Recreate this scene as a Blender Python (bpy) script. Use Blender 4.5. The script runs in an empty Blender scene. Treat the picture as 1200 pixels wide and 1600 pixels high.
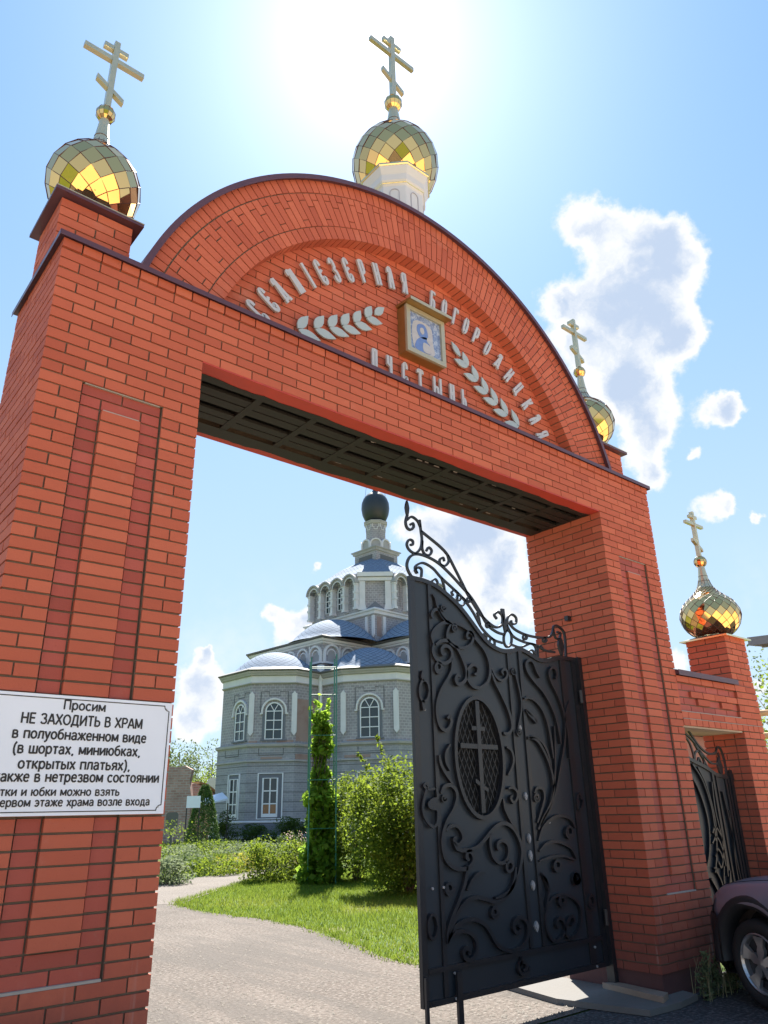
import bpy, math, random
import numpy as np
from mathutils import Vector, Matrix
PI = math.pi
S = bpy.context.scene
COL = S.collection
random.seed(7)
rng = np.random.default_rng(11)

# ------------------------------------------------------------------ camera
CAM = Vector((-0.8895, -4.2373, 1.5658))
RIGHT = Vector((0.76997728, -0.63780167, -0.01854791))
DOWN = Vector((0.22420881, 0.29765931, -0.92797055))
FWD = Vector((0.59738212, 0.71035763, 0.37219166))
cd = bpy.data.cameras.new('camera'); cam = bpy.data.objects.new('camera', cd); COL.objects.link(cam)
M = Matrix((RIGHT, -DOWN, -FWD)).transposed().to_4x4(); M.translation = CAM
cam.matrix_world = M
cd.sensor_fit = 'VERTICAL'; cd.sensor_height = 24.0; cd.lens = 1164.219 / 1600 * 24
cd.clip_start = 0.05; cd.clip_end = 3000
S.camera = cam

# ------------------------------------------------------------------ sky, sun, exposure
SUN_EL, SUN_AZ = math.radians(54.5), math.radians(39.3)
SUNDIR = Vector((math.sin(SUN_AZ) * math.cos(SUN_EL), math.cos(SUN_AZ) * math.cos(SUN_EL), math.sin(SUN_EL)))
SKY_STRENGTH, SUN_STRENGTH, EXPOSURE = 0.05, 5.0, 1.75
S.view_settings.view_transform = 'Standard'; S.view_settings.look = 'None'
S.view_settings.gamma = 1.0; S.view_settings.exposure = EXPOSURE
sd = bpy.data.lights.new('sun', 'SUN'); sd.energy = SUN_STRENGTH; sd.angle = math.radians(0.55); sd.color = (1.0, 0.95, 0.86)
so = bpy.data.objects.new('sun', sd); COL.objects.link(so)
so.rotation_euler = SUNDIR.to_track_quat('Z', 'Y').to_euler(); so.location = (20, 25, 40)

W = bpy.data.worlds.new('World'); S.world = W; W.use_nodes = True
class NT:
    def __init__(s, tree): s.t = tree; s.n = tree.nodes; s.l = tree.links
    def add(s, typ, ins=None, **kw):
        n = s.n.new(typ)
        for k, v in kw.items(): setattr(n, k, v)
        for k, v in (ins or {}).items():
            if hasattr(v, 'is_output'): s.l.new(v, n.inputs[k])
            else: n.inputs[k].default_value = v
        return n
    def math(s, op, a, b=0.0, c=None, clamp=False):
        n = s.add('ShaderNodeMath', {0: a, 1: b}, operation=op, use_clamp=clamp)
        if c is not None:
            if hasattr(c, 'is_output'): s.l.new(c, n.inputs[2])
            else: n.inputs[2].default_value = c
        return n.outputs[0]
    def mix(s, f, a, b, blend='MIX'):
        n = s.add('ShaderNodeMix', data_type='RGBA', blend_type=blend)
        for i, v in ((0, f), (6, a), (7, b)):
            if hasattr(v, 'is_output'): s.l.new(v, n.inputs[i])
            else: n.inputs[i].default_value = (*v, 1) if isinstance(v, tuple) and len(v) == 3 else v
        return n.outputs[2]
    def ramp(s, f, stops):
        n = s.add('ShaderNodeValToRGB'); e = n.color_ramp.elements
        while len(e) < len(stops): e.new(0.5)
        for el, (p, c) in zip(e, stops): el.position = p; el.color = (*c, 1) if len(c) == 3 else c
        s.l.new(f, n.inputs[0]); return n.outputs[0]
    def smooth(s, v, a, b):
        n = s.add('ShaderNodeMapRange', {0: v, 1: a, 2: b, 3: 0.0, 4: 1.0}, interpolation_type='SMOOTHSTEP'); return n.outputs[0]

# clouds sit in the sky at these directions (unit vector, angular radius)
CLOUDS = [(0.646, 0.388, 0.658, 0.034), (0.673, 0.358, 0.647, 0.033), (0.712, 0.318, 0.626, 0.035), (0.704, 0.368, 0.607, 0.051), (0.737, 0.321, 0.594, 0.032), (0.715, 0.399, 0.574, 0.045), (0.749, 0.351, 0.562, 0.04), (0.677, 0.446, 0.585, 0.035), (0.706, 0.454, 0.544, 0.047), (0.751, 0.393, 0.53, 0.055), (0.776, 0.348, 0.526, 0.029), (0.769, 0.411, 0.49, 0.045), (0.793, 0.415, 0.446, 0.034), (0.794, 0.439, 0.42, 0.034), (0.81, 0.441, 0.385, 0.026), (0.757, 0.441, 0.482, 0.046), (0.826, 0.35, 0.442, 0.028), (0.83, 0.335, 0.445, 0.019), (0.83, 0.384, 0.404, 0.012), (0.853, 0.401, 0.335, 0.025), (0.862, 0.381, 0.335, 0.013), (0.882, 0.351, 0.316, 0.01), (0.67, 0.665, 0.329, 0.059), (0.714, 0.612, 0.341, 0.05), (0.685, 0.629, 0.367, 0.05), (0.729, 0.619, 0.293, 0.041), (0.753, 0.614, 0.235, 0.033), (0.629, 0.695, 0.347, 0.03), (0.718, 0.648, 0.254, 0.042), (0.523, 0.823, 0.222, 0.042), (0.542, 0.807, 0.235, 0.03), (0.502, 0.83, 0.242, 0.021), (0.544, 0.782, 0.304, 0.016), (0.424, 0.89, 0.168, 0.048), (0.442, 0.886, 0.137, 0.056), (0.432, 0.896, 0.106, 0.039), (0.428, 0.883, 0.192, 0.016), (0.865, 0.473, 0.166, 0.022), (0.908, 0.397, 0.136, 0.02)]
def build_sky():
    k = NT(W.node_tree); k.n.clear()
    sky = k.add('ShaderNodeTexSky', sky_type='NISHITA', sun_disc=False, sun_elevation=SUN_EL, sun_rotation=SUN_AZ,
                altitude=100, air_density=1.0, dust_density=0.5, ozone_density=2.0)
    tc = k.add('ShaderNodeTexCoord'); d = tc.outputs['Generated']
    nz = k.add('ShaderNodeTexNoise', {'Vector': d, 'Scale': 22.0, 'Detail': 10.0, 'Roughness': 0.66})
    big = k.add('ShaderNodeTexNoise', {'Vector': d, 'Scale': 7.0, 'Detail': 5.0, 'Roughness': 0.6})
    wa = k.add('ShaderNodeTexNoise', {'Vector': d, 'Scale': 9.0, 'Detail': 3.0, 'Roughness': 0.55})
    wb = k.add('ShaderNodeTexNoise', {'Vector': d, 'Scale': 34.0, 'Detail': 4.0, 'Roughness': 0.6})
    def jit(n, amp):
        s_ = k.add('ShaderNodeVectorMath', {0: n.outputs['Color'], 1: (0.5, 0.5, 0.5)}, operation='SUBTRACT').outputs[0]
        return k.add('ShaderNodeVectorMath', {0: s_, 1: (amp, amp, amp)}, operation='MULTIPLY').outputs[0]
    dw = k.add('ShaderNodeVectorMath', {0: k.add('ShaderNodeVectorMath', {0: d, 1: jit(wa, 0.055)}, operation='ADD').outputs[0], 1: jit(wb, 0.034)}, operation='ADD').outputs[0]
    cur = None
    for (x, y, z, r) in CLOUDS:
        dist = k.add('ShaderNodeVectorMath', {0: dw, 1: (x, y, z)}, operation='DISTANCE').outputs['Value']
        q = k.math('DIVIDE', dist, r * (0.62 if x < 0.56 else 0.86))
        b = k.math('POWER', 2.718, k.math('MULTIPLY', k.math('MULTIPLY', q, q), -1.0))
        cur = b if cur is None else k.math('ADD', cur, b)
    n0 = k.math('SUBTRACT', nz.outputs[0], 0.5)
    dens = k.math('ADD', cur, k.math('MULTIPLY', n0, 1.25))
    alpha = k.smooth(dens, 0.34, 0.80)
    # thin veil of cloud low over the horizon
    sep = k.add('ShaderNodeSeparateXYZ', {0: d})
    low = k.math('SUBTRACT', 1.0, k.smooth(sep.outputs['Z'], 0.04, 0.34))
    veil = k.math('MULTIPLY', low, k.smooth(big.outputs[0], 0.47, 0.66))
    alpha = k.math('MAXIMUM', alpha, k.math('MULTIPLY', veil, 0.7))
    # lit rims, grey-blue bellies (the sun stands behind the clouds)
    bill = k.add('ShaderNodeTexNoise', {'Vector': dw, 'Scale': 26.0, 'Detail': 6.0, 'Roughness': 0.55})
    thick = k.smooth(k.math('ADD', cur, k.math('MULTIPLY', k.math('SUBTRACT', bill.outputs[0], 0.5), 1.9)), 0.80, 1.75)
    ccol = k.mix(thick, (6.6, 6.75, 6.9), (3.75, 4.55, 5.85))
    dot = k.add('ShaderNodeVectorMath', {0: d, 1: tuple(SUNDIR)}, operation='DOT_PRODUCT').outputs['Value']
    dot = k.math('MAXIMUM', dot, 0.0)
    aur = k.math('ADD', k.math('MULTIPLY', k.math('POWER', dot, 6.0), 0.45), k.math('ADD', k.math('MULTIPLY', k.math('POWER', dot, 34.0), 1.5), k.math('ADD', k.math('MULTIPLY', k.math('POWER', dot, 170.0), 2.4), k.math('MULTIPLY', k.math('POWER', dot, 900.0), 8.0))))
    aurc = k.add('ShaderNodeCombineColor', {0: k.math('MULTIPLY', aur, 1.25), 1: k.math('MULTIPLY', aur, 0.98), 2: k.math('MULTIPLY', aur, 0.85)})
    base = k.mix(1.0, k.mix(1.0, sky.outputs[0], (0.72, 0.95, 1.16), 'MULTIPLY'), aurc.outputs[0], 'ADD')
    # light summer haze in the air
    base = k.mix(0.30, base, (3.0, 6.0, 9.6))
    base = k.mix(k.math('MULTIPLY', k.math('SUBTRACT', 1.0, k.smooth(sep.outputs['Z'], 0.10, 0.80)), 0.70), base, (4.7, 5.7, 6.5))
    col = k.mix(alpha, base, ccol)
    col = k.mix(1.0, col, (0.93, 0.925, 0.92), 'MULTIPLY')
    bg = k.add('ShaderNodeBackground', {0: col, 1: SKY_STRENGTH})
    out = k.add('ShaderNodeOutputWorld', {0: bg.outputs[0]})

build_sky()

# ------------------------------------------------------------------ materials
MAT = {}
def material(name):
    m = bpy.data.materials.new(name); m.use_nodes = True; k = NT(m.node_tree)
    MAT[name] = m
    return m, k, k.n['Principled BSDF']
def plain(name, col, rough=0.6, metal=0.0, var=0.12, scale=6.0, bump=0.0, spec=0.5):
    m, k, b = material(name)
    tc = k.add('ShaderNodeTexCoord')
    n = k.add('ShaderNodeTexNoise', {'Vector': tc.outputs['Object'], 'Scale': scale, 'Detail': 6.0, 'Roughness': 0.65})
    c = k.mix(n.outputs[0], tuple(max(0, x * (1 - var)) for x in col), tuple(min(1, x * (1 + var)) for x in col))
    k.l.new(c, b.inputs['Base Color'])
    b.inputs['Roughness'].default_value = rough; b.inputs['Metallic'].default_value = metal
    b.inputs['Specular IOR Level'].default_value = spec
    r = k.math('MULTIPLY_ADD', n.outputs[0], 0.18, rough - 0.09, clamp=True); k.l.new(r, b.inputs['Roughness'])
    if bump:
        n2 = k.add('ShaderNodeTexNoise', {'Vector': tc.outputs['Object'], 'Scale': scale * 9, 'Detail': 5.0})
        bp = k.add('ShaderNodeBump', {'Height': n2.outputs[0], 'Strength': bump, 'Distance': 0.01}); k.l.new(bp.outputs[0], b.inputs['Normal'])
    return m
def brick_mat(name, c0, c1, c2, rough=0.72, stain=None):
    m, k, b = material(name)
    at = k.add('ShaderNodeAttribute', attribute_name='tone')
    tc = k.add('ShaderNodeTexCoord')
    n = k.add('ShaderNodeTexNoise', {'Vector': tc.outputs['Object'], 'Scale': 5.0, 'Detail': 7.0, 'Roughness': 0.7})
    g = k.add('ShaderNodeTexNoise', {'Vector': tc.outputs['Object'], 'Scale': 90.0, 'Detail': 4.0})
    f = k.math('ADD', at.outputs['Fac'], k.math('MULTIPLY', k.math('SUBTRACT', n.outputs[0], 0.5), 0.5), clamp=True)
    col = k.ramp(f, [(0.0, c0), (0.5, c1), (1.0, c2)])
    col = k.mix(k.math('MULTIPLY', k.smooth(g.outputs[0], 0.60, 0.75), 0.25), col, tuple(x * 0.55 for x in c0))
    # pale lime bloom in soft patches
    bl = k.add('ShaderNodeTexNoise', {'Vector': tc.outputs['Object'], 'Scale': 1.6, 'Detail': 8.0, 'Roughness': 0.75})
    col = k.mix(k.math('MULTIPLY', k.smooth(bl.outputs[0], 0.56, 0.78), 0.30), col, (0.52, 0.30, 0.25))
    sm_ = k.add('ShaderNodeTexNoise', {'Vector': tc.outputs['Object'], 'Scale': 16.0, 'Detail': 8.0, 'Roughness': 0.8})
    col = k.mix(k.math('MULTIPLY', k.smooth(sm_.outputs[0], 0.58, 0.72), 0.28), col, (0.27, 0.135, 0.10))
    if stain:
        sp = k.add('ShaderNodeSeparateXYZ', {0: tc.outputs['Object']})
        s0 = k.math('SUBTRACT', 1.0, k.smooth(k.math('ADD', sp.outputs['Z'], k.math('MULTIPLY', k.math('SUBTRACT', n.outputs[0], 0.5), 0.7)), 0.10, stain))
        dr = k.add('ShaderNodeTexNoise', {'Vector': k.add('ShaderNodeMapping', {0: tc.outputs['Object'], 3: (14, 14, 0.8)}).outputs[0], 'Scale': 1.0, 'Detail': 4.0})
        col = k.mix(k.math('MULTIPLY', s0, 0.80), col, (0.13, 0.05, 0.045))
        col = k.mix(k.math('MULTIPLY', k.math('MULTIPLY', s0, k.smooth(dr.outputs[0], 0.62, 0.72)), 0.5), col, (0.42, 0.36, 0.33))
    k.l.new(col, b.inputs['Base Color']); b.inputs['Roughness'].default_value = rough
    b.inputs['Specular IOR Level'].default_value = 0.2
    bp = k.add('ShaderNodeBump', {'Height': g.outputs[0], 'Strength': 0.25, 'Distance': 0.004}); k.l.new(bp.outputs[0], b.inputs['Normal'])
    return m
BR = brick_mat('red_brick', (0.385, 0.092, 0.055), (0.445, 0.112, 0.065), (0.505, 0.138, 0.080), stain=1.15)
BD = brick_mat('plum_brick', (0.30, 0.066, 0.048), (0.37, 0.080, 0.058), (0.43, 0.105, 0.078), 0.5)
MO = plain('mortar', (0.13, 0.095, 0.070), 0.9, var=0.3, scale=14, bump=0.3)
LED = plain('lime_ledge', (0.34, 0.30, 0.27), 0.9, var=0.2, scale=20)
PL = plain('plinth_render', (0.085, 0.035, 0.035), 0.75, var=0.35, scale=5, bump=0.3)
CAPM = plain('brown_sheet_metal', (0.085, 0.036, 0.050), 0.38, metal=0.0, var=0.2)
REDP = plain('red_paint', (0.42, 0.045, 0.030), 0.5, var=0.25, scale=4)
BLK = plain('black_iron', (0.016, 0.017, 0.021), 0.36, var=0.3, scale=12, bump=0.15)
SHEET = plain('slate_sheet_metal', (0.017, 0.024, 0.033), 0.42, var=0.22, scale=2.5)
SOOT = plain('sooty_steel', (0.013, 0.012, 0.011), 0.6, var=0.4, scale=8)
VOID = plain('cavity_black', (0.006, 0.006, 0.006), 0.9)
SILV = plain('worn_zinc', (0.34, 0.34, 0.35), 0.5, metal=0.3, var=0.35, scale=60)
LETM = plain('pale_silver_paint', (0.47, 0.475, 0.50), 0.42, metal=0.15, var=0.1)
LEAFM = plain('pale_green_grey_metal', (0.41, 0.46, 0.45), 0.40, metal=0.25, var=0.1)
BRONZE = plain('old_gold_sheet', (0.34, 0.21, 0.075), 0.38, metal=0.65, var=0.25, scale=9)
PALEG = plain('pale_gold_trim', (0.40, 0.385, 0.29), 0.4, metal=0.3, var=0.1)
WHT = plain('white_enamel', (0.78, 0.83, 0.92), 0.35, var=0.04)
INK = plain('black_lettering', (0.012, 0.012, 0.016), 0.5)
def gold(name, col, rough):
    m, k, b = material(name)
    at = k.add('ShaderNodeAttribute', attribute_name='tone')
    c = k.mix(at.outputs['Fac'], tuple(x * 0.86 for x in col), col)
    k.l.new(c, b.inputs['Base Color']); b.inputs['Metallic'].default_value = 1.0; b.inputs['Roughness'].default_value = rough
    return m
GOLD = gold('mirror_gold', (0.93, 0.565, 0.215), 0.035)
GOLD2 = gold('satin_gold', (0.90, 0.74, 0.42), 0.22)
SEAM = plain('dark_seam', (0.07, 0.03, 0.025), 0.5)
DRUMW = plain('white_sheet_metal', (0.56, 0.58, 0.62), 0.4, var=0.06)

# ------------------------------------------------------------------ mesh helpers
class MB:
    def __init__(s): s.v = []; s.f = []; s.m = []; s.t = []; s.uv = []
    def face(s, pts, mat=0, tone=0.5, uv=None):
        i = len(s.v); s.v += [tuple(p) for p in pts]; s.f.append(tuple(range(i, i + len(pts)))); s.m.append(mat); s.t.append(tone); s.uv.append(uv)
    def box(s, x0, y0, z0, x1, y1, z1, mat=0, tone=0.5, jit=0.0):
        if jit:
            x0 += random.uniform(-jit, jit); y0 += random.uniform(-jit, jit); x1 += random.uniform(-jit, jit); z0 += random.uniform(-jit, jit); z1 += random.uniform(-jit, jit)
        i = len(s.v)
        s.v += [(x0, y0, z0), (x1, y0, z0), (x1, y1, z0), (x0, y1, z0), (x0, y0, z1), (x1, y0, z1), (x1, y1, z1), (x0, y1, z1)]
        for q in ((0, 3, 2, 1), (4, 5, 6, 7), (0, 1, 5, 4), (1, 2, 6, 5), (2, 3, 7, 6), (3, 0, 4, 7)):
            s.f.append(tuple(i + a for a in q)); s.m.append(mat); s.t.append(tone); s.uv.append(None)
    def prism(s, poly, o, ax, ay, az, mat=0, tone=0.5):
        """poly in 2-D (counter-clockwise), plane axes ax, ay, pushed along vector az."""
        o, ax, ay, az = Vector(o), Vector(ax), Vector(ay), Vector(az)
        a = [o + ax * p[0] + ay * p[1] for p in poly]; b = [p + az for p in a]; n = len(a)
        s.face(list(reversed(a)), mat, tone); s.face(b, mat, tone)
        for i in range(n): s.face([a[i], a[(i + 1) % n], b[(i + 1) % n], b[i]], mat, tone)
    def ribbon(s, pts, w, o, ax, ay, depth, mat=0, closed=False, tone=0.5):
        """flat bar following pts (2-D), w wide, extruded by vector depth."""
        P = [Vector((p[0], p[1])) for p in pts]; n = len(P); L = []; R = []
        o, ax, ay, depth = Vector(o), Vector(ax), Vector(ay), Vector(depth)
        for i in range(n):
            a = P[i - 1] if (i > 0 or closed) else P[i]; b = P[(i + 1) % n] if (i < n - 1 or closed) else P[i]
            d = (b - a)
            if d.length < 1e-9: d = Vector((1, 0))
            d.normalize(); nn = Vector((-d.y, d.x)); ww = w[i] if isinstance(w, (list, tuple)) else w
            L.append(P[i] + nn * ww / 2); R.append(P[i] - nn * ww / 2)
        q = lambda p, k: o + ax * p.x + ay * p.y + depth * k
        rr = range(n if closed else n - 1)
        for i in rr:
            j = (i + 1) % n
            s.face([q(L[i], 0), q(R[i], 0), q(R[j], 0), q(L[j], 0)], mat, tone)
            s.face([q(L[j], 1), q(R[j], 1), q(R[i], 1), q(L[i], 1)], mat, tone)
            s.face([q(L[i], 0), q(L[j], 0), q(L[j], 1), q(L[i], 1)], mat, tone)
            s.face([q(R[j], 0), q(R[i], 0), q(R[i], 1), q(R[j], 1)], mat, tone)
        if not closed:
            s.face([q(R[0], 0), q(L[0], 0), q(L[0], 1), q(R[0], 1)], mat, tone)
            s.face([q(L[-1], 0), q(R[-1], 0), q(R[-1], 1), q(L[-1], 1)], mat, tone)
    def tube(s, a, b, r, n=6, mat=0, r2=None, tone=0.5):
        a, b = Vector(a), Vector(b); d = (b - a)
        if d.length < 1e-7: return
        d.normalize(); u = d.orthogonal().normalized(); w = d.cross(u); r2 = r if r2 is None else r2
        A = [a + (u * math.cos(2 * PI * i / n) + w * math.sin(2 * PI * i / n)) * r for i in range(n)]
        B = [b + (u * math.cos(2 * PI * i / n) + w * math.sin(2 * PI * i / n)) * r2 for i in range(n)]
        for i in range(n): s.face([A[i], A[(i + 1) % n], B[(i + 1) % n], B[i]], mat, tone)
        s.face(list(reversed(A)), mat, tone); s.face(B, mat, tone)
    def lathe(s, prof, n=24, c=(0, 0, 0), mat=0, a0=0.0, a1=2 * PI, caps=True):
        full = abs(a1 - a0 - 2 * PI) < 1e-6; m = n if full else n + 1; rings = []
        for r, z in prof:
            rings.append([Vector((c[0] + r * math.cos(a0 + (a1 - a0) * i / n), c[1] + r * math.sin(a0 + (a1 - a0) * i / n), c[2] + z)) for i in range(m)])
        for k in range(len(rings) - 1):
            for i in range(n):
                j = (i + 1) % m; s.face([rings[k][i], rings[k][j], rings[k + 1][j], rings[k + 1][i]], mat)
        if caps and full:
            s.face(list(reversed(rings[0])), mat); s.face(rings[-1], mat)
    def build(s, name, mats, parent=None, smooth=False, weld=False):
        me = bpy.data.meshes.new(name); me.from_pydata(s.v, [], s.f)
        for m in (mats if isinstance(mats, (list, tuple)) else [mats]): me.materials.append(m)
        me.polygons.foreach_set('material_index', s.m)
        a = me.attributes.new('tone', 'FLOAT', 'FACE'); a.data.foreach_set('value', s.t)
        if any(u is not None for u in s.uv):
            ul = me.uv_layers.new(name='UVMap'); fl = []
            for f, u in zip(s.f, s.uv):
                u = u or [(0.03, 0.02)] * len(f)
                for p in u: fl += [p[0], p[1]]
            ul.data.foreach_set('uv', fl)
        if smooth: me.polygons.foreach_set('use_smooth', [True] * len(s.f))
        if weld or smooth:
            import bmesh
            bm = bmesh.new(); bm.from_mesh(me); bmesh.ops.remove_doubles(bm, verts=bm.verts, dist=1e-5); bm.to_mesh(me); bm.free()
        me.update()
        o = bpy.data.objects.new(name, me); COL.objects.link(o)
        if parent: o.parent = parent; o.matrix_parent_inverse = Matrix.Translation(-Vector(parent_loc(parent)))
        return o
def parent_loc(p):
    l = Vector(p.location); q = p.parent
    return l if q is None else l + Vector((0, 0, 0))
def link(name, me, parent=None):
    o = bpy.data.objects.new(name, me); COL.objects.link(o)
    if parent: o.parent = parent
    return o
def tag(o, label=None, cat=None, group=None, kind=None):
    if label: o['label'] = label
    if cat: o['category'] = cat
    if group: o['group'] = group
    if kind: o['kind'] = kind
    return o
def thing(name, label, cat, loc=(0, 0, 0), group=None):
    o = bpy.data.objects.new(name, None); COL.objects.link(o); o.location = loc; o.empty_display_size = 0.2
    return tag(o, label, cat, group)
def crom(pts, sub=6, closed=False):
    P = [Vector((p[0], p[1])) for p in pts]; n = len(P); out = []
    for i in range(n if closed else n - 1):
        p1, p2 = P[i], P[(i + 1) % n]
        p0 = P[i - 1] if (i > 0 or closed) else p1 * 2 - p2
        p3 = P[(i + 2) % n] if (i + 2 < n or closed) else p2 * 2 - p1
        for k in range(sub):
            t = k / sub; t2 = t * t; t3 = t2 * t
            out.append(0.5 * ((2 * p1) + (p2 - p0) * t + (2 * p0 - 5 * p1 + 4 * p2 - p3) * t2 + (3 * p1 - p0 - 3 * p2 + p3) * t3))
    if not closed: out.append(P[-1])
    return [(p.x, p.y) for p in out]
def np_mesh(name, verts, faces, tone, mats, parent=None):
    """fast builder for big clouds of quads/triangles"""
    me = bpy.data.meshes.new(name); k = faces.shape[1]
    me.vertices.add(len(verts)); me.vertices.foreach_set('co', verts.astype(np.float32).ravel())
    me.loops.add(faces.size); me.loops.foreach_set('vertex_index', faces.astype(np.int32).ravel())
    me.polygons.add(len(faces)); me.polygons.foreach_set('loop_start', np.arange(0, faces.size, k, dtype=np.int32))
    me.update(calc_edges=True)
    a = me.attributes.new('tone', 'FLOAT', 'FACE'); a.data.foreach_set('value', tone.astype(np.float32))
    for m in (mats if isinstance(mats, (list, tuple)) else [mats]): me.materials.append(m)
    o = bpy.data.objects.new(name, me); COL.objects.link(o)
    if parent: o.parent = parent; o.matrix_parent_inverse = Matrix.Translation(-Vector(parent_loc(parent)))
    return o

# ------------------------------------------------------------------ brickwork
H = 4.54; V = 0.0761; BH = 0.0641          # soffit height, course height, brick height
GX, GY = 6.75, 1.03                         # gateway width and depth
def rtone(): return min(1, max(0, random.gauss(0.5, 0.24)))
def row_z(r): return H + (6 - r) * V        # bottom of course r, counted down from the coping
def ring_course(mb, x0, y0, x1, y1, z, own_front, skip=None, front_rows=None):
    """one course of real bricks around a rectangle; own_front: front/back bricks own the corners"""
    def run(a, b, start):
        out = []; p = start
        while p < b - 0.02:
            out.append((p, min(p + 0.25, b))); p += 0.26
        return out
    j = 0.0012
    if own_front:
        for a, b in run(x0, x1, x0):
            if not (skip and skip(a - x0, b - x0)): mb.box(a, y0, z, b, y0 + 0.12, z + BH, 0, rtone(), j)
            mb.box(a, y1 - 0.12, z, b, y1, z + BH, 0, rtone(), j)
        for a, b in run(y0 + 0.13, y1 - 0.13 + 0.0001, y0 + 0.13):
            mb.box(x0, a, z, x0 + 0.12, b, z + BH, 0, rtone(), j); mb.box(x1 - 0.12, a, z, x1, b, z + BH, 0, rtone(), j)
    else:
        for a, b in run(x0 + 0.13, x1 - 0.13 + 0.0001, x0 + 0.13):
            if not (skip and skip(a - x0, b - x0)): mb.box(a, y0, z, b, y0 + 0.12, z + BH, 0, rtone(), j)
            mb.box(a, y1 - 0.12, z, b, y1, z + BH, 0, rtone(), j)
        for a, b in run(y0, y1, y0):
            mb.box(x0, a, z, x0 + 0.12, b, z + BH, 0, rtone(), j); mb.box(x1 - 0.12, a, z, x1, b, z + BH, 0, rtone(), j)
def pillar(x0, parent):
    mb = MB(); I = 0.011
    for r in range(7, 64):
        z = row_z(r); A = r % 2 == 1
        inp = 13 <= r <= 55
        skip = (lambda a, b: b > 0.2505 and a < 0.779) if inp else None
        ring_course(mb, x0, 0, x0 + 1.03, GY, z, A, skip)
        if inp:
            if not A:
                mb.box(x0 + 0.13, 0, z, x0 + 0.25, 0.12, z + BH, 0, rtone(), 0.001); mb.box(x0 + 0.78, 0, z, x0 + 0.90, 0.12, z + BH, 0, rtone(), 0.001)
            d = 0.021
            if r in (13, 55):
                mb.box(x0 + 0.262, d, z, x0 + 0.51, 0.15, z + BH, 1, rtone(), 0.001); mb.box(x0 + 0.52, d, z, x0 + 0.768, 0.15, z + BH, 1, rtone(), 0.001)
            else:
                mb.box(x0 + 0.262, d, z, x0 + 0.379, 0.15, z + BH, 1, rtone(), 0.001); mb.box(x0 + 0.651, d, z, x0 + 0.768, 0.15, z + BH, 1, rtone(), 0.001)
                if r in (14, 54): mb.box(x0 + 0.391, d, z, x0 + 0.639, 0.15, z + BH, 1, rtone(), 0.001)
                else: mb.box(x0 + 0.390, 0, z, x0 + 0.640, 0.12, z + BH, 0, rtone(), 0.001)
    zt, zb = row_z(6) - 0.001, row_z(63); zp1, zp0 = row_z(12) - 0.006, row_z(55) - 0.006
    # mortar behind the bricks, stepped back inside the panel
    mb.box(x0 + I, 0.16, zb, x0 + 1.03 - I, GY - I, zt, 2)
    mb.box(x0 + I, I, zb, x0 + 0.252, 0.159, zt, 2); mb.box(x0 + 0.778, I, zb, x0 + 1.03 - I, 0.159, zt, 2)
    mb.box(x0 + 0.2525, I, zp1, x0 + 0.7775, 0.159, zt, 2); mb.box(x0 + 0.2525, I, zb, x0 + 0.7775, 0.159, zp0, 2)
    mb.box(x0 + 0.2525, 0.032, zp0, x0 + 0.7775, 0.159, zp1, 2); mb.box(x0 + 0.3925, I, row_z(53), x0 + 0.6375, 0.031, row_z(14) - 0.008, 2)
    mb.box(x0 + 0.262, 0.002, row_z(55) - 0.011, x0 + 0.768, 0.06, row_z(55) + 0.002, 3)
    mb.box(x0 + 0.40, 0.004, row_z(14) - 0.0115, x0 + 0.63, 0.05, row_z(14) - 0.003, 3)
    mb.box(x0 + 0.27, 0.006, row_z(12) - 0.0115, x0 + 0.76, 0.04, row_z(12) - 0.006, 3)
    o = mb.build('pillar', [BR, BD, MO, LED], parent)
    pb = MB(); pb.box(x0 + 0.014, 0.014, -0.1, x0 + 1.016, GY - 0.014, zb, 0)
    pb.build('plinth', PL, o)
    return o

gate = thing('brick_gateway', 'tall red brick gateway with an arched gable over its square opening', 'gateway', (GX / 2, 0.515, 0))
pillar(0.0, gate); pr = pillar(5.72, gate)
sb = MB(); sb.box(5.655, 0.52, 3.425, 5.719, 0.565, 3.475, 0); sb.build('bracket_stub', BLK, pr)

# lintel: six stretcher courses and a header course
mb = MB()
for r in range(1, 7): ring_course(mb, 0, 0, GX, GY, row_z(r), r % 2 == 1)
z = row_z(0)
for i in range(52):
    a = i * 0.13
    mb.box(a, -0.012, z, min(a + 0.12, GX), 0.24, z + BH, 0, rtone(), 0.001); mb.box(a, 0.80, z, min(a + 0.12, GX), GY, z + BH, 0, rtone(), 0.001)
for i in range(4):
    a = 0.255 + i * 0.13
    for xx in (0.0, GX - 0.25): mb.box(xx, a, z, xx + 0.25, a + 0.12, z + BH, 0, rtone(), 0.001)
mb.box(0.011, 0.011, H + 0.001, GX - 0.011, 0.14, z + 0.072, 1); mb.box(0.011, 0.90, H + 0.001, GX - 0.011, GY - 0.011, z + 0.072, 1)
mb.box(0.011, 0.141, 4.66, GX - 0.011, 0.899, z + 0.072, 1)
lin = mb.build('lintel', [BR, MO], gate)
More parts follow.
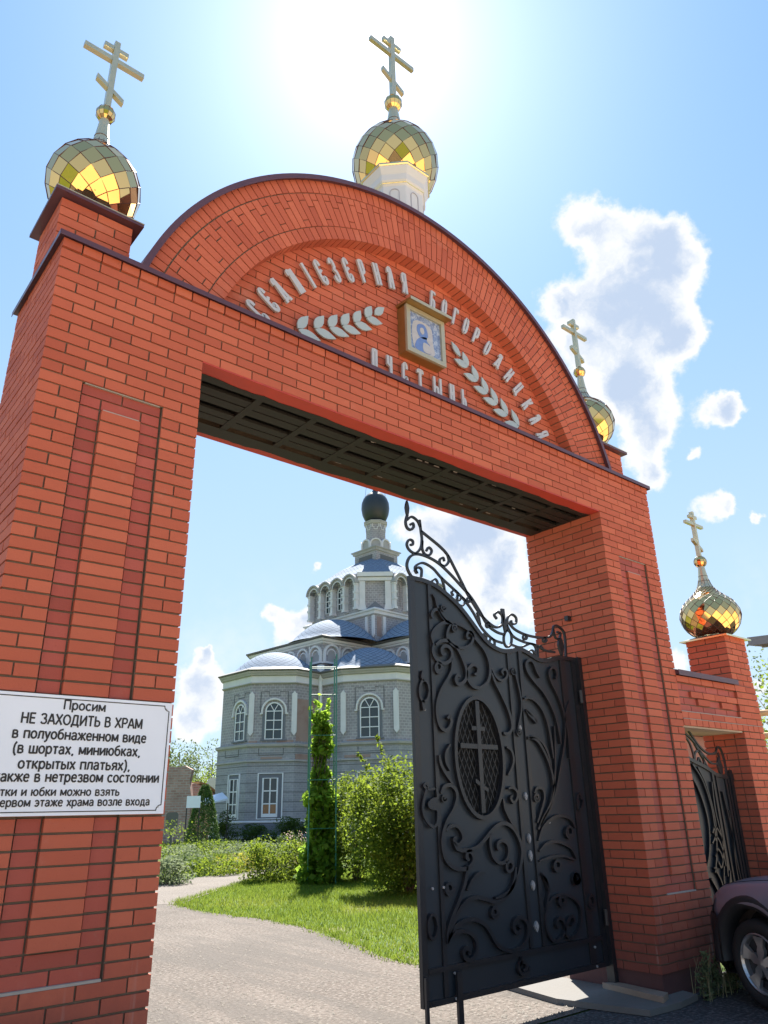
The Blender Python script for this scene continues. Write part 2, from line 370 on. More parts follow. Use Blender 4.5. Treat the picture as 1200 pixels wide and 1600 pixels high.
# painted soffit and the sooty steel grating set in it
sf = MB()
sf.box(1.032, 0.002, H - 0.012, 5.718, 0.150, H - 0.001, 0); sf.box(1.032, 0.935, H - 0.012, 5.718, GY - 0.002, H - 0.001, 0)
sf.build('painted_soffit', REDP, lin)
gr = MB()
gr.box(1.032, 0.10, 4.640, 5.718, 0.93, 4.655, 1)
def wavy(y0, amp, sgn):
    pts = []; x = 1.032
    while x < 5.718:
        y = y0 + amp * (0.6 * math.sin(x * 5.1) + 0.5 * math.sin(x * 13.7 + 1) + random.uniform(-0.5, 0.5))
        pts.append((x, y)); x += random.uniform(0.03, 0.14)
    pts.append((5.718, y0)); return pts
for y0, yi, sg in ((0.137, 0.212, 1), (0.955, 0.80, -1)):
    w = wavy(y0, 0.014, sg)
    for (a, ya), (b, yb) in zip(w[:-1], w[1:]):
        q = [(a, ya, H - 0.0165), (b, yb, H - 0.0165), (b, yi, H - 0.0165), (a, yi, H - 0.0165)]
        if sg < 0: q.reverse()
        gr.face(q[::-1], 0); gr.face([(a, ya, H - 0.0165), (b, yb, H - 0.0165), (b, yb, H - 0.008), (a, ya, H - 0.008)], 0)
for ya, yb in ((0.285, 0.375), (0.392, 0.483), (0.56, 0.64), (0.655, 0.742), (0.212, 0.2121)): gr.box(1.032, ya, H - 0.010, 5.718, yb, H + 0.015, 0)
for ya, yb in ((0.376, 0.391), (0.641, 0.654)): gr.box(1.032, ya, H + 0.02, 5.718, yb, H + 0.03, 1)
xx = 1.08
for i in range(10):
    gr.box(1.59 + (i - 1) * 0.512, 0.2, H - 0.014, 1.65 + (i - 1) * 0.512, 0.81, H + 0.02, 0)
for i in range(16):   # pale scraps and cobweb bits lodged in the grating
    px, py = random.uniform(2.6, 5.5), random.choice((0.25, 0.52, 0.77)) + random.uniform(-0.02, 0.02); a = random.uniform(0, 3); l = random.uniform(0.01, 0.035)
    gr.box(px - l, py - 0.004, H + 0.0, px + l, py + 0.004, H + 0.006, 2)
gr.build('steel_grating', [SOOT, VOID, LED], lin)
# metal coping
cp = MB()
cp.box(-0.03, -0.04, 5.0745, GX + 0.03, GY + 0.04, 5.092, 0); cp.box(-0.03, -0.043, 5.052, GX + 0.03, -0.0405, 5.092, 0)
cp.box(-0.033, -0.04, 5.048, -0.0305, GY + 0.04, 5.092, 0); cp.box(GX + 0.0305, -0.04, 5.052, GX + 0.033, GY + 0.04, 5.092, 0)
cp.build('coping', CAPM, gate)

# arched gable: three rings of voussoirs over a recessed tympanum
CX, CZ = GX / 2, 4.36
ab = MB()
def wedge(mb, a0, a1, r0, r1, y0, y1, mat=0, tone=0.5, n=1):
    for i in range(n):
        b0, b1 = a0 + (a1 - a0) * i / n, a0 + (a1 - a0) * (i + 1) / n
        P = [(math.sin(b0) * r0, math.cos(b0) * r0), (math.sin(b1) * r0, math.cos(b1) * r0), (math.sin(b1) * r1, math.cos(b1) * r1), (math.sin(b0) * r1, math.cos(b0) * r1)]
        P = [(CX + p[0], CZ + p[1]) for p in P]
        f = [(p[0], y0, p[1]) for p in P]; k = [(p[0], y1, p[1]) for p in P]
        mb.face(f, mat, tone); mb.face(k[::-1], mat, tone)
        for q in range(4):
            if n > 1 and q in (1, 3): continue
            mb.face([f[q], k[q], k[(q + 1) % 4], f[(q + 1) % 4]], mat, tone)
def ringbricks(r0, r1, splits, pitch, y0, y1, rm, gap=0.010):
    amax = math.acos(max(-1, (4.95 - CZ) / rm)); n = int(2 * amax / (pitch / rm)); st = 2 * amax / n
    for i in range(n):
        a = -amax + i * st; sp = splits[i % len(splits)] if splits else None
        segs = [(r0, r1)]
        if sp: segs = [(r0, r0 + sp), (r0 + sp + 0.01, r1)]
        for q0, q1 in segs:
            g = gap / rm
            wedge(ab, a + g / 2, a + st - g / 2, q0, q1, y0 + random.uniform(-0.0012, 0.0012), y1, 0, rtone())
ringbricks(2.79, 2.915, None, 0.078, 0.120, 0.24, 2.85)
ringbricks(2.457, 2.778, [0.25, 0.06, 0.25, 0.185], 0.075, 0.120, 0.24, 2.60)
ringbricks(2.327, 2.447, None, 0.075, 0.120, 0.30, 2.34)
wedge(ab, -1.40, 1.40, 2.336, 2.906, 0.131, 0.905, 1, 0.5, 90)
ab.build('arch', [BR, MO], gate)
ty = MB()
for i in range(22):
    z = 5.085 + i * V; hw = math.sqrt(max(0, 2.42 ** 2 - (z - CZ) ** 2)); x = CX - 2.6 + (0.13 if i % 2 else 0)
    while x < CX + 2.4:
        a, b = max(x, CX - hw), min(x + 0.25, CX + hw)
        if b - a > 0.04: ty.box(a, 0.255, z, b, 0.36, z + BH, 0, rtone(), 0.0012)
        x += 0.26
pts = [(CX + math.sin(a) * 2.40, CZ + math.cos(a) * 2.40) for a in np.linspace(-1.27, 1.27, 40)]
ty.prism([(p[0], p[1]) for p in pts][::-1], (0, 0.266, 0), (1, 0, 0), (0, 0, 1), (0, 0.5, 0), 1)
ty.build('tympanum', [BR, MO], gate)
ac = MB(); wedge(ac, -1.335, 1.335, 2.9165, 2.945, 0.075, 0.95, 0, 0.5, 90); wedge(ac, -1.335, 1.335, 2.898, 2.9455, 0.071, 0.0745, 0, 0.5, 90)
ac.build('arch_capping', CAPM, gate)
# low pedestals for the corner domes
for x0 in (0.0, 6.24):
    pb = MB()
    for i in range(7):
        ring_course(pb, x0, 0.26, x0 + 0.51, 0.77, 5.085 + i * V, i % 2 == 0)
    pb.box(x0 + 0.011, 0.271, 5.09, x0 + 0.499, 0.759, 5.612, 1)
    p = pb.build('pedestal', [BR, MO], gate)
    kb = MB(); a, b, c, d = x0 - 0.06, 0.20, x0 + 0.57, 0.83; m = (x0 + 0.255, 0.515)
    kb.box(a, b, 5.617, c, d, 5.645, 0)
    q = [(a, b), (c, b), (c, d), (a, d)]; u = [(m[0] + sx * 0.16, m[1] + sy * 0.16) for sx, sy in ((-1, -1), (1, -1), (1, 1), (-1, 1))]
    for i in range(4):
        j = (i + 1) % 4; kb.face([(*q[i], 5.6455), (*q[j], 5.6455), (*u[j], 5.70), (*u[i], 5.70)], 0)
    kb.face([(*p_, 5.70) for p_ in u], 0)
    kb.box(a - 0.002, b - 0.003, 5.640, c + 0.002, b - 0.0005, 5.648, 1)
    kb.build('pedestal_cap', [CAPM, PALEG], p)

CROSSM = plain('pale_gold_cross', (0.60, 0.54, 0.36), 0.32, metal=0.75, var=0.1)
# ------------------------------------------------------------------ gilded onion domes
PROF = [(.50, -.88), (.72, -.71), (.90, -.45), (1.0, -.08), (.985, .18), (.89, .45), (.74, .66), (.56, .83), (.40, .95), (.29, 1.08), (.22, 1.22), (.18, 1.38), (.155, 1.55)]
PROF2 = [(.42, -.80), (.70, -.66), (.92, -.38), (1.0, -.08), (.96, .14), (.82, .40), (.63, .58), (.45, .74), (.33, .90), (.25, 1.07), (.20, 1.25), (.165, 1.45), (.15, 1.6)]
def gilded_dome(label, x, y, zc, R, k, zbase, prof=PROF, nseg=13, ball=2.24, cross0=2.50, cross1=4.62, ang=0.0, baser=0.5):
    root = thing('gilded_dome', label, 'onion dome', (x, y, zbase), 'gilded domes with crosses')
    P = crom(prof, 12)
    def at(z):
        for (r0, z0), (r1, z1) in zip(P[:-1], P[1:]):
            if z0 <= z <= z1: return r0 + (r1 - r0) * (z - z0) / max(1e-9, z1 - z0)
        return P[-1][0]
    kk = lambda z: z if z < 0.8 else 0.8 + (z - 0.8) * k
    # rings spaced so that the diamonds stay nearly square
    zs = [P[0][1]]; z = P[0][1]
    arc = 0; tgt = None; i = 0
    acc = 0.0
    for (r0, z0), (r1, z1) in zip(P[:-1], P[1:]):
        acc += math.hypot(r1 - r0, z1 - z0); step = PI * (r0 + r1) / 2 / nseg * 0.95
        if z1 > 0.98: break
        if acc >= step: zs.append(z1); acc = 0.0
    V3 = lambda r, z, a: Vector((x + R * r * math.cos(a), y + R * r * math.sin(a), zc + R * kk(z)))
    G = []
    for i, z in enumerate(zs):
        G.append([V3(at(z), z, ang + 2 * PI * (j + (i % 2) * 0.5) / nseg) for j in range(nseg)])
    mb = MB(); sm = MB(); n = len(zs)
    ctr = Vector((x, y, zc))
    def panel(q):
        c = sum(q, Vector()) / len(q); nn = (q[2] - q[0]).cross(q[-1] - q[1]) if len(q) == 4 else (q[1] - q[0]).cross(q[2] - q[0])
        nn.normalize()
        if nn.dot(c - ctr) < 0: q = q[::-1]; nn = -nn
        nn = (nn + Vector([random.uniform(-1, 1) for _ in range(3)]) * 0.045).normalized()
        q = [p - nn * (p - c).dot(nn) for p in q]; q = [c + (p - c) * 1.0 for p in q]
        mb.face(q, 0, random.random())
    for i in range(n - 2):
        for j in range(nseg):
            o = i % 2; a = G[i][j]; c = G[i + 2][j]; b1 = G[i + 1][(j + o) % nseg]; b0 = G[i + 1][(j + o - 1) % nseg]
            panel([a, b1, c, b0])
            sm.tube(a, b1, 0.0032, 4); sm.tube(a, b0, 0.0032, 4)
    for j in range(nseg):
        panel([G[0][j], G[0][(j + 1) % nseg], G[1][j]])
        o = (n - 1) % 2; p = (n - 2) % 2
        panel([G[n - 1][j], G[n - 1][(j + 1) % nseg], G[n - 2][(j + o + 1 - p) % nseg if False else (j + (1 if o == 1 else 0)) % nseg]])
        for q in (0, 1): sm.tube(G[n - 2][j], G[n - 1][(j - q + (0 if o == 0 and False else 0) + (1 if (n - 2) % 2 else 0)) % nseg], 0.0032, 4)
    # dark inner shell so no gap between panels shows through
    inner = MB(); inner.lathe([(R * at(z) * 0.965, R * kk(z)) for z in np.linspace(P[0][1], 1.3, 24)], 32, (x, y, zc), 0, caps=False)
    dome = mb.build('mirror_panels', GOLD, root)
    inner.build('inner_shell', SEAM, dome, smooth=True); sm.build('seams', SEAM, dome)
    nb = MB(); zt = zs[-1]
    zn = list(np.linspace(zt, P[-1][1], 9)); n2 = 12
    zb = ball * R; top = zb / R - 0.12
    prof3 = [(at(z), kk(z)) for z in zn] + [(0.10, top)]
    for (r0, z0), (r1, z1) in zip(prof3[:-1], prof3[1:]):
        for j in range(n2):
            a0, a1 = 2 * PI * j / n2, 2 * PI * (j + 1) / n2
            q = [(r0, z0, a0), (r0, z0, a1), (r1, z1, a1), (r1, z1, a0)]
            nb.face([(x + R * r * math.cos(a), y + R * r * math.sin(a), zc + R * z) for r, z, a in q], 0, 0.6)
    nk = nb.build('neck', CROSSM, root)
    rb = MB()
    for zz in (prof3[4], prof3[7]): 
        for j in range(n2):
            a0, a1 = 2 * PI * j / n2, 2 * PI * (j + 1) / n2
            rb.tube((x + R * zz[0] * 1.01 * math.cos(a0), y + R * zz[0] * 1.01 * math.sin(a0), zc + R * zz[1]), (x + R * zz[0] * 1.01 * math.cos(a1), y + R * zz[0] * 1.01 * math.sin(a1), zc + R * zz[1]), 0.003, 4)
    for j in range(n2):
        a0 = 2 * PI * j / n2
        for q0, q1 in zip(prof3[:5], prof3[1:6]): rb.tube((x + R * q0[0] * 1.005 * math.cos(a0), y + R * q0[0] * 1.005 * math.sin(a0), zc + R * q0[1]), (x + R * q1[0] * 1.005 * math.cos(a0), y + R * q1[0] * 1.005 * math.sin(a0), zc + R * q1[1]), 0.0025, 4)
    rb.build('seams', SEAM, nk)
    bb = MB(); rB = 0.22 * R; N = 12
    for i in range(7):
        t0, t1 = -PI / 2 + PI * i / 7, -PI / 2 + PI * (i + 1) / 7
        for j in range(N):
            a0, a1 = 2 * PI * j / N, 2 * PI * (j + 1) / N
            q = [(t0, a0), (t0, a1), (t1, a1), (t1, a0)]
            f = [(x + rB * math.cos(t) * math.cos(a), y + rB * math.cos(t) * math.sin(a), zc + zb + rB * math.sin(t)) for t, a in q]
            if i == 0: f = f[1:]
            if i == 6: f = f[:3]
            bb.face(f, 0, random.random())
    bl = bb.build('ball', GOLD, root)
    bs = MB()
    for j in range(N):
        a0 = 2 * PI * j / N
        L = [(x + rB * 1.004 * math.cos(t) * math.cos(a0), y + rB * 1.004 * math.cos(t) * math.sin(a0), zc + zb + rB * 1.004 * math.sin(t)) for t in [-PI / 2 + PI * i / 7 for i in range(8)]]
        for p0, p1 in zip(L[:-1], L[1:]): bs.tube(p0, p1, 0.0018, 4)
    bs.build('seams', SEAM, bl)
    # eight-pointed cross of square tubes
    z0, z1 = zc + cross0 * R - 0.04 * R, zc + cross1 * R; hL = z1 - z0; cb = MB(); w = 0.05 * hL / 0.75 * 0.92; d = 0.045
    cb.box(x - w / 2, y - d / 2 - 0.004, z0, x + w / 2, y + d / 2 + 0.004, z1, 0)
    def bar(zm, hw, slope=0.0):
        e = 0.001
        for s in (-1, 1):
            xa, xb = x + s * (w / 2 + e), x + s * hw
            za, zb_ = zm - slope * (xa - x), zm - slope * (xb - x)
            P4 = [(xa, za - w / 2), (xb, zb_ - w / 2), (xb, zb_ + w / 2), (xa, za + w / 2)]
            if s < 0: P4 = [P4[1], P4[0], P4[3], P4[2]]
            cb.prism(P4, (0, y - d / 2, 0), (1, 0, 0), (0, 0, 1), (0, d, 0), 0)
    bar(z0 + hL * 0.72, hL * 0.335); bar(z0 + hL * 0.885, hL * 0.135); bar(z0 + hL * 0.27, hL * 0.155, 0.60)
    cb.build('cross', CROSSM, root)
    if baser:
        eb = MB(); h0 = zbase - zc
        eb.lathe([(baser * R * 1.12, h0), (baser * R * 1.12, h0 + 0.02), (baser * R, h0 + 0.03), (baser * R, h0 + 0.055), (baser * R * 1.1, h0 + 0.065), (baser * R * 1.1, P[0][1] * R + 0.005)], 8 if baser < 0.6 else 24, (x, y, zc), 0)
        eb.build('base_ring', GOLD2, root)
    return root
gilded_dome('large gilded dome with a pale cross on the pedestal left of the brick arch', 0.255, 0.515, 6.05, 0.345, 1.0, 5.702)
gilded_dome('gilded dome on the right pillar of the gateway, half hidden behind the brick arch', 6.495, 0.515, 6.07, 0.345, 1.0, 5.702, ang=0.1)
gilded_dome('small squat gilded dome with a short cross on the pier beside the narrow side gate', 8.36, 0.29, 3.83, 0.37, 0.80, 3.50, prof=PROF2, nseg=18, ball=1.92, cross0=2.12, cross1=3.84, ang=0.15, baser=0.46)
# octagonal white drum carrying the middle dome
zc = 8.33
dr = gilded_dome('largest gilded dome on a white octagonal drum above the crown of the arch', 3.375, 0.515, 8.33, 0.486, 0.93, 7.30, nseg=16, ball=2.04, cross0=2.28, cross1=4.34, ang=0.05, baser=None)
def octo(mb, prof, x, y, mat=0, a=PI / 8):
    mb.lathe(prof, 8, (x, y, 0), mat, a, a + 2 * PI)
db = MB(); octo(db, [(0.315, 7.28), (0.315, 7.76), (0.33, 7.78), (0.33, 7.80), (0.345, 7.82), (0.345, 7.90), (0.385, 7.98), (0.385, 8.00)], 3.375, 0.515)
dd = db.build('drum', DRUMW, dr)
gb = MB(); octo(gb, [(0.390, 7.985), (0.402, 7.995), (0.402, 8.015), (0.30, 8.04)], 3.375, 0.515); octo(gb, [(0.334, 7.782), (0.338, 7.790), (0.334, 7.798)], 3.375, 0.515); gb.build('gold_trim', GOLD2, dd)
nb = MB()
for i in range(8):
    a = PI / 8 + (i + 0.5) * PI / 4; r = 0.315 * math.cos(PI / 8)
    n = Vector((math.cos(a), math.sin(a), 0)); t = Vector((-math.sin(a), math.cos(a), 0)); o = Vector((3.375, 0.515, 0)) + n * (r + 0.001)
    arc = [(-0.05, 7.32), (-0.05, 7.66)] + [(-0.05 * math.cos(q), 7.66 + 0.055 * math.sin(q)) for q in np.linspace(0, PI, 9)] + [(0.05, 7.66), (0.05, 7.32)]
    nb.ribbon(arc, 0.008, o, t, (0, 0, 1), n * 0.006, 0)
nb.build('blind_niche', plain('grey_trim', (0.36, 0.36, 0.42), 0.5), dd)

# ------------------------------------------------------------------ lettering on the tympanum
GLY = {  # narrow old-Slavic letters in a 0.5 x 1 box: list of strokes
 'С': [[(.44, .70), (.42, .86), (.30, .95), (.16, .90), (.10, .78), (.10, .22), (.18, .08), (.32, .03), (.44, .10), (.46, .22), (.36, .30), (.28, .24)]],
 'Е': [[(.44, .74), (.40, .88), (.28, .95), (.16, .90), (.10, .78), (.10, .22), (.18, .08), (.32, .03), (.44, .10), (.45, .24), (.34, .28), (.27, .20)], [(.10, .50), (.26, .52), (.42, .58)]],
 'Е3': [[(.08, .78), (.14, .90), (.26, .95), (.38, .88), (.42, .76), (.40, .62), (.28, .52), (.40, .44), (.44, .30), (.42, .12), (.28, .04), (.14, .10), (.10, .22), (.20, .26)]],
 'Д': [[(.06, .74), (.06, .88), (.18, .93), (.22, .84), (.15, .80)], [(.24, .96), (.10, .14)], [(.26, .96), (.42, .14)], [(.02, .12), (.50, .12)], [(.05, .12), (.05, .00)], [(.46, .12), (.48, .00)]],
 'М': [[(.04, .76), (.04, .90), (.14, .93), (.18, .84), (.11, .80)], [(.20, .95), (.10, .0)], [(.34, .95), (.27, .0)], [(.40, .95), (.44, .0)], [(.12, .74), (.40, .80)]],
 'І': [[(.25, 1.0), (.25, .0)]],
 'Р': [[(.12, .97), (.12, .0)], [(.12, .93), (.38, .93), (.42, .80), (.40, .46), (.12, .40)]],
 'Н': [[(.10, .97), (.10, .0)], [(.40, .97), (.40, .0)], [(.10, .44), (.40, .56)]],
 'А': [[(.06, .72), (.08, .88), (.22, .95), (.34, .88), (.40, .60), (.42, .0)], [(.26, .80), (.12, .40), (.10, .0)], [(.12, .34), (.40, .34)]],
 'Я': [[(.40, .97), (.42, .0)], [(.40, .92), (.16, .92), (.10, .78), (.14, .54), (.40, .48)], [(.24, .50), (.08, .0)]],
 'Б': [[(.12, .97), (.10, .0)], [(.12, .93), (.44, .93), (.44, .84)], [(.10, .50), (.34, .50), (.42, .36), (.40, .12), (.30, .05), (.10, .05)]],
 'О': [[(.25, .95), (.12, .82), (.08, .50), (.12, .18), (.25, .05), (.38, .18), (.42, .50), (.38, .82), (.25, .95)]],
 'Г': [[(.14, .97), (.12, .0)], [(.14, .93), (.44, .93), (.46, .78)]],
 'И': [[(.10, .97), (.08, .0)], [(.42, .97), (.42, .0)], [(.10, .28), (.42, .68)]],
 'Ц': [[(.08, .97), (.08, .10)], [(.38, .97), (.38, .10)], [(.08, .10), (.46, .10)], [(.46, .10), (.48, -.04)]],
 'К': [[(.10, .97), (.10, .0)], [(.42, .95), (.30, .62), (.12, .52)], [(.14, .52), (.34, .42), (.42, .0)]],
 'П': [[(.10, .97), (.10, .0)], [(.40, .97), (.40, .0)], [(.10, .93), (.40, .93)]],
 'У': [[(.08, .97), (.10, .58), (.38, .50)], [(.40, .97), (.40, .20), (.32, .04), (.16, .02)]],
 'Т': [[(.25, .95), (.25, .0)], [(.02, .80), (.04, .93), (.46, .93), (.48, .80)]],
 'Ы': [[(.06, .97), (.06, .0)], [(.06, .46), (.26, .46), (.30, .32), (.30, .05), (.06, .05)], [(.50, .97), (.50, .0)]],
 'Ь': [[(.12, .97), (.12, .0)], [(.12, .50), (.32, .50), (.40, .36), (.40, .05), (.12, .05)]],
}
def letter(ch, o, ax, ay, w, h, parent):
    mb = MB(); o = Vector(o)
    for k, st in enumerate(GLY[ch]):
        pts = [((p[0] - 0.25) * 2 * w, p[1] * h) for p in st]
        if len(pts) > 3: pts = crom(pts, 4)
        mb.ribbon(pts, 0.029, o - Vector((0, 0.0006 * k, 0)), ax, ay, (0, 0.020, 0), 0)
    for st in GLY[ch][:2]:   # stand-off pins reaching back to the bricks
        p = st[len(st) // 2]; q = o + Vector(ax) * ((p[0] - 0.25) * 2 * w) + Vector(ay) * (p[1] * h)
        mb.tube(q + Vector((0, 0.015, 0)), (q.x, 0.262, q.z), 0.004, 5, 1)
    return mb.build('letter', [LETM, BLK], parent)
ins = thing('arched_inscription', 'pale metal old-Slavic letters following the curve of the brick arch', 'inscription', (CX, 0.21, 6.3))
ARC = [('С', -62.5), ('Е', -57.4), ('Д', -52.0), ('М', -46.0), ('І', -40.8), ('Е', -36.2), ('Е3', -31.2), ('Е', -26.3), ('Р', -21.0), ('Н', -15.7), ('А', -10.8), ('Я', -5.7),
       ('Б', 5.1), ('О', 9.8), ('Г', 14.3), ('О', 18.9), ('Р', 23.4), ('О', 28.8), ('Д', 34.3), ('И', 39.7), ('Ц', 44.8), ('К', 50.4), ('А', 55.8), ('Я', 61.0)]
for ch, a in ARC:
    t = math.radians(a); u = Vector((math.sin(t), 0, math.cos(t))); x = Vector((math.cos(t), 0, -math.sin(t)))
    r0 = 1.925 if a < 0 else 1.905; hh = 0.245 if a < 0 else 0.235
    letter(ch, Vector((CX, 0.205, 4.385)) + u * r0, x, u, 0.062, hh, ins)
ins2 = thing('straight_inscription', 'pale metal old-Slavic letters in one short straight row under the framed icon', 'inscription', (CX, 0.21, 5.25))
for ch, x in (('П', 2.775), ('У', 2.952), ('С', 3.140), ('Т', 3.335), ('Ы', 3.555), ('Н', 3.760), ('Ь', 3.925)):
    letter(ch, (x, 0.205, 5.258), (1, 0, 0), (0, 0, 1), 0.092 if ch == 'Ы' else 0.058, 0.228, ins2)

# leafy branches either side of the icon
def branch(sx, cx, label):
    t = thing('metal_leaf_branch', label, 'ornament', (cx, 0.21, 5.6))
    f = lambda p: (cx + sx * (p[0] - CX), p[1])
    nodes = [(1.945, 5.335), (2.115, 5.415), (2.265, 5.495), (2.405, 5.575), (2.545, 5.670), (2.680, 5.785)]
    def leaf(base, d, L, w):
        d = Vector(d).normalized(); n = Vector((-d.y, d.x)); prof = [(0, 0), (.18, .34), (.40, .5), (.62, .44), (.84, .2), (1, 0)]
        pts = [Vector(base) + d * (L * a) + n * (w * b) for a, b in prof] + [Vector(base) + d * (L * a) - n * (w * b) for a, b in prof[-2:0:-1]]
        pts = [f(p) for p in pts]
        if sx > 0: pts = pts[::-1]
        mb = MB(); mb.prism(pts if sx < 0 else pts, (0, 0.222, 0), (1, 0, 0), (0, 0, 1), (0, -0.014, 0), 0)
        c = f(Vector(base) + d * L * 0.5); mb.tube((c[0], 0.221, c[1]), (c[0], 0.262, c[1]), 0.004, 5, 1)
        mb.build('leaf', [LEAFM, BLK], t)
    for i, nd in enumerate(nodes):
        L = 0.215 - 0.007 * i; th = math.radians(59 + 1.5 * i); leaf((nd[0], nd[1] + 0.006), (math.cos(th), math.sin(th)), L * 0.93, 0.088)
        th = math.radians(-4 + 2.2 * i); leaf((nd[0] + 0.006, nd[1] - 0.004), (math.cos(th), math.sin(th)), L * 1.08, 0.086)
    leaf((2.785, 5.868), (0.12, 0.135), 0.18, 0.08)
    return t
branch(1, CX, 'pale metal leaf branch left of the framed icon, rising to the right')
branch(-1, CX - 0.05, 'pale metal leaf branch right of the framed icon, falling to the right')

# framed icon under a little roof
ic = thing('framed_icon', 'small gold framed icon under a little roof in the arch', 'icon', (CX, 0.2, 5.57))
x0, x1, z0, z1, yf = 3.108, 3.607, 5.572, 6.095, 0.128
ib = MB()
ib.box(x0, yf, z0, x0 + 0.012, 0.262, z1, 0); ib.box(x1 - 0.012, yf, z0, x1, 0.262, z1, 0); ib.box(x0 + 0.012, yf, z0, x1 - 0.012, 0.262, z0 + 0.012, 0); ib.box(x0 + 0.012, yf, z1 - 0.012, x1 - 0.012, 0.262, z1, 0); ib.box(x0 + 0.012, 0.17, z0 + 0.012, x1 - 0.012, 0.25, z1 - 0.012, 0)
ib.build('box', BRONZE, ic)
fb = MB(); e = 0.045; y0, y1 = yf - 0.010, yf + 0.02
fb.box(x0 - 0.002, y0, z0 - 0.002, x0 + e, y1, z1, 0); fb.box(x1 - e, y0, z0 - 0.002, x1 + 0.002, y1, z1, 0); fb.box(x0 + e, y0, z0 - 0.002, x1 - e, y1, z0 + e, 0); fb.box(x0 + e, y0, z1 - e, x1 - e, y1, z1, 0)
fb.build('frame', PALEG, ic)
rb = MB(); rb.prism([(0.040, 6.094), (0.262, 6.112), (0.262, 6.140), (0.036, 6.120)], (x0 - 0.018, 0, 0), (0, 1, 0), (0, 0, 1), (x1 - x0 + 0.05, 0, 0), 0)
rb.box(x0 - 0.02, 0.030, 6.092, x1 + 0.034, 0.036, 6.124, 1); rb.build('roof', [BRONZE, PALEG], ic)
def icon_mat():
    m, k, b = material('blue_icon_print'); tc = k.add('ShaderNodeTexCoord')
    n = k.add('ShaderNodeTexNoise', {'Vector': tc.outputs['Object'], 'Scale': 24.0, 'Detail': 8.0, 'Roughness': 0.7, 'Distortion': 1.2})
    c = k.ramp(n.outputs[0], [(0.40, (0.12, 0.17, 0.33)), (0.52, (0.22, 0.30, 0.48)), (0.62, (0.42, 0.48, 0.60))])
    k.l.new(c, b.inputs['Base Color']); b.inputs['Roughness'].default_value = 0.25; return m
ICM = icon_mat(); CREAM = plain('pale_icon_tint', (0.40, 0.40, 0.43), 0.4, var=0.2, scale=30); DBLUE = plain('deep_icon_blue', (0.12, 0.20, 0.46), 0.4, var=0.3, scale=30)
pi = MB(); pi.box(x0 + e, yf + 0.012, z0 + e, x1 - e, yf + 0.016, z1 - e, 0); pc = pi.build('picture', ICM, ic)
pp = MB(); cx, cz = (x0 + x1) / 2, (z0 + z1) / 2
def patch(mb, pts, y, mat): mb.prism(crom(pts, 5, True), (cx, y, cz), (1, 0, 0), (0, 0, 1), (0, 0.002, 0), mat)
patch(pp, [(-.15, .11), (.07, .13), (.10, -.05), (.10, -.19), (-.14, -.19)][::1], yf + 0.0095, 1)
patch(pp, [(-.09, .10), (-.01, .12), (.03, .05), (.02, -.03), (-.07, -.04), (-.11, .03)], yf + 0.0070, 2)
patch(pp, [(-.06, -.04), (.02, -.02), (.06, -.12), (.05, -.19), (-.13, -.19), (-.12, -.10)], yf + 0.0070, 2)
patch(pp, [(.02, -.02), (.06, .02), (.085, -.04), (.05, -.08), (.02, -.06)], yf + 0.0048, 0)
patch(pp, [(-.03, -.09), (.05, -.10), (.06, -.18), (-.03, -.185)], yf + 0.0048, 0)
patch(pp, [(-.06, .07), (-.025, .075), (-.015, .03), (-.04, .0), (-.07, .03)], yf + 0.0048, 0)
pp.build('painted_figures', [CREAM, CREAM, DBLUE], pc)

# ------------------------------------------------------------------ notice board on the left pillar
nt = thing('notice_board', 'white notice board with black Russian lettering on the left pillar', 'sign', (0.5, -0.02, 1.57))
sbx = MB(); sbx.box(0.022, -0.026, 1.574, 1.010, -0.006, 2.170, 0); brd = sbx.build('panel', WHT, nt)
bb = MB(); X0, X1, Z0, Z1, q = 0.040, 0.992, 1.592, 2.152, 0.028
cor = lambda cx_, cz_, a0: [(cx_ + q * math.cos(a0 + t), cz_ + q * math.sin(a0 + t)) for t in np.linspace(0, -PI / 2, 6)]
pts = [(X0 + q, Z1)] + [(X1 - q, Z1)] + cor(X1, Z1, PI)[::1][0:0]
corner = lambda cx_, cz_, a: [(cx_ + q * math.cos(t), cz_ + q * math.sin(t)) for t in a]
pts = [(X0 + q, Z1), (X1 - q, Z1)] + corner(X1, Z1, np.linspace(PI, 1.5 * PI, 6)) + [(X1, Z0 + q)] + corner(X1, Z0, np.linspace(0.5 * PI, PI, 6)) + [(X1 - q, Z0), (X0 + q, Z0)] + corner(X0, Z0, np.linspace(0, 0.5 * PI, 6)) + [(X0, Z0 + q), (X0, Z1 - q)] + corner(X0, Z1, np.linspace(1.5 * PI, 2 * PI, 6))
bb.ribbon(pts, 0.005, (0, -0.0275, 0), (1, 0, 0), (0, 0, 1), (0, 0.002, 0), 0, closed=True); bb.build('border_line', INK, brd)
LINES = [('Просим', 0.072, 2.098, 'C', 0.51), ('НЕ ЗАХОДИТЬ В ХРАМ', 0.077, 2.018, 'C', 0.518), ('в полуобнаженном виде', 0.077, 1.944, 'C', 0.518), ('(в шортах, миниюбках,', 0.077, 1.871, 'C', 0.512), ('открытых платьях),', 0.077, 1.797, 'C', 0.505), ('а также в нетрезвом состоянии', 0.075, 1.735, 'C', 0.514), ('Платки и юбки можно взять', 0.060, 1.668, 'L', 0.060), ('на первом этаже храма возле входа', 0.060, 1.618, 'L', 0.060)]
TW = [0.225, 0.645, 0.705, 0.665, 0.580, 0.905, 0.690, 0.865]
def EL(cx, cy, rx, ry, a0=0, a1=360, n=14): return [(cx + rx * math.cos(math.radians(a0 + (a1 - a0) * i / n)), cy + ry * math.sin(math.radians(a0 + (a1 - a0) * i / n))) for i in range(n + 1)]
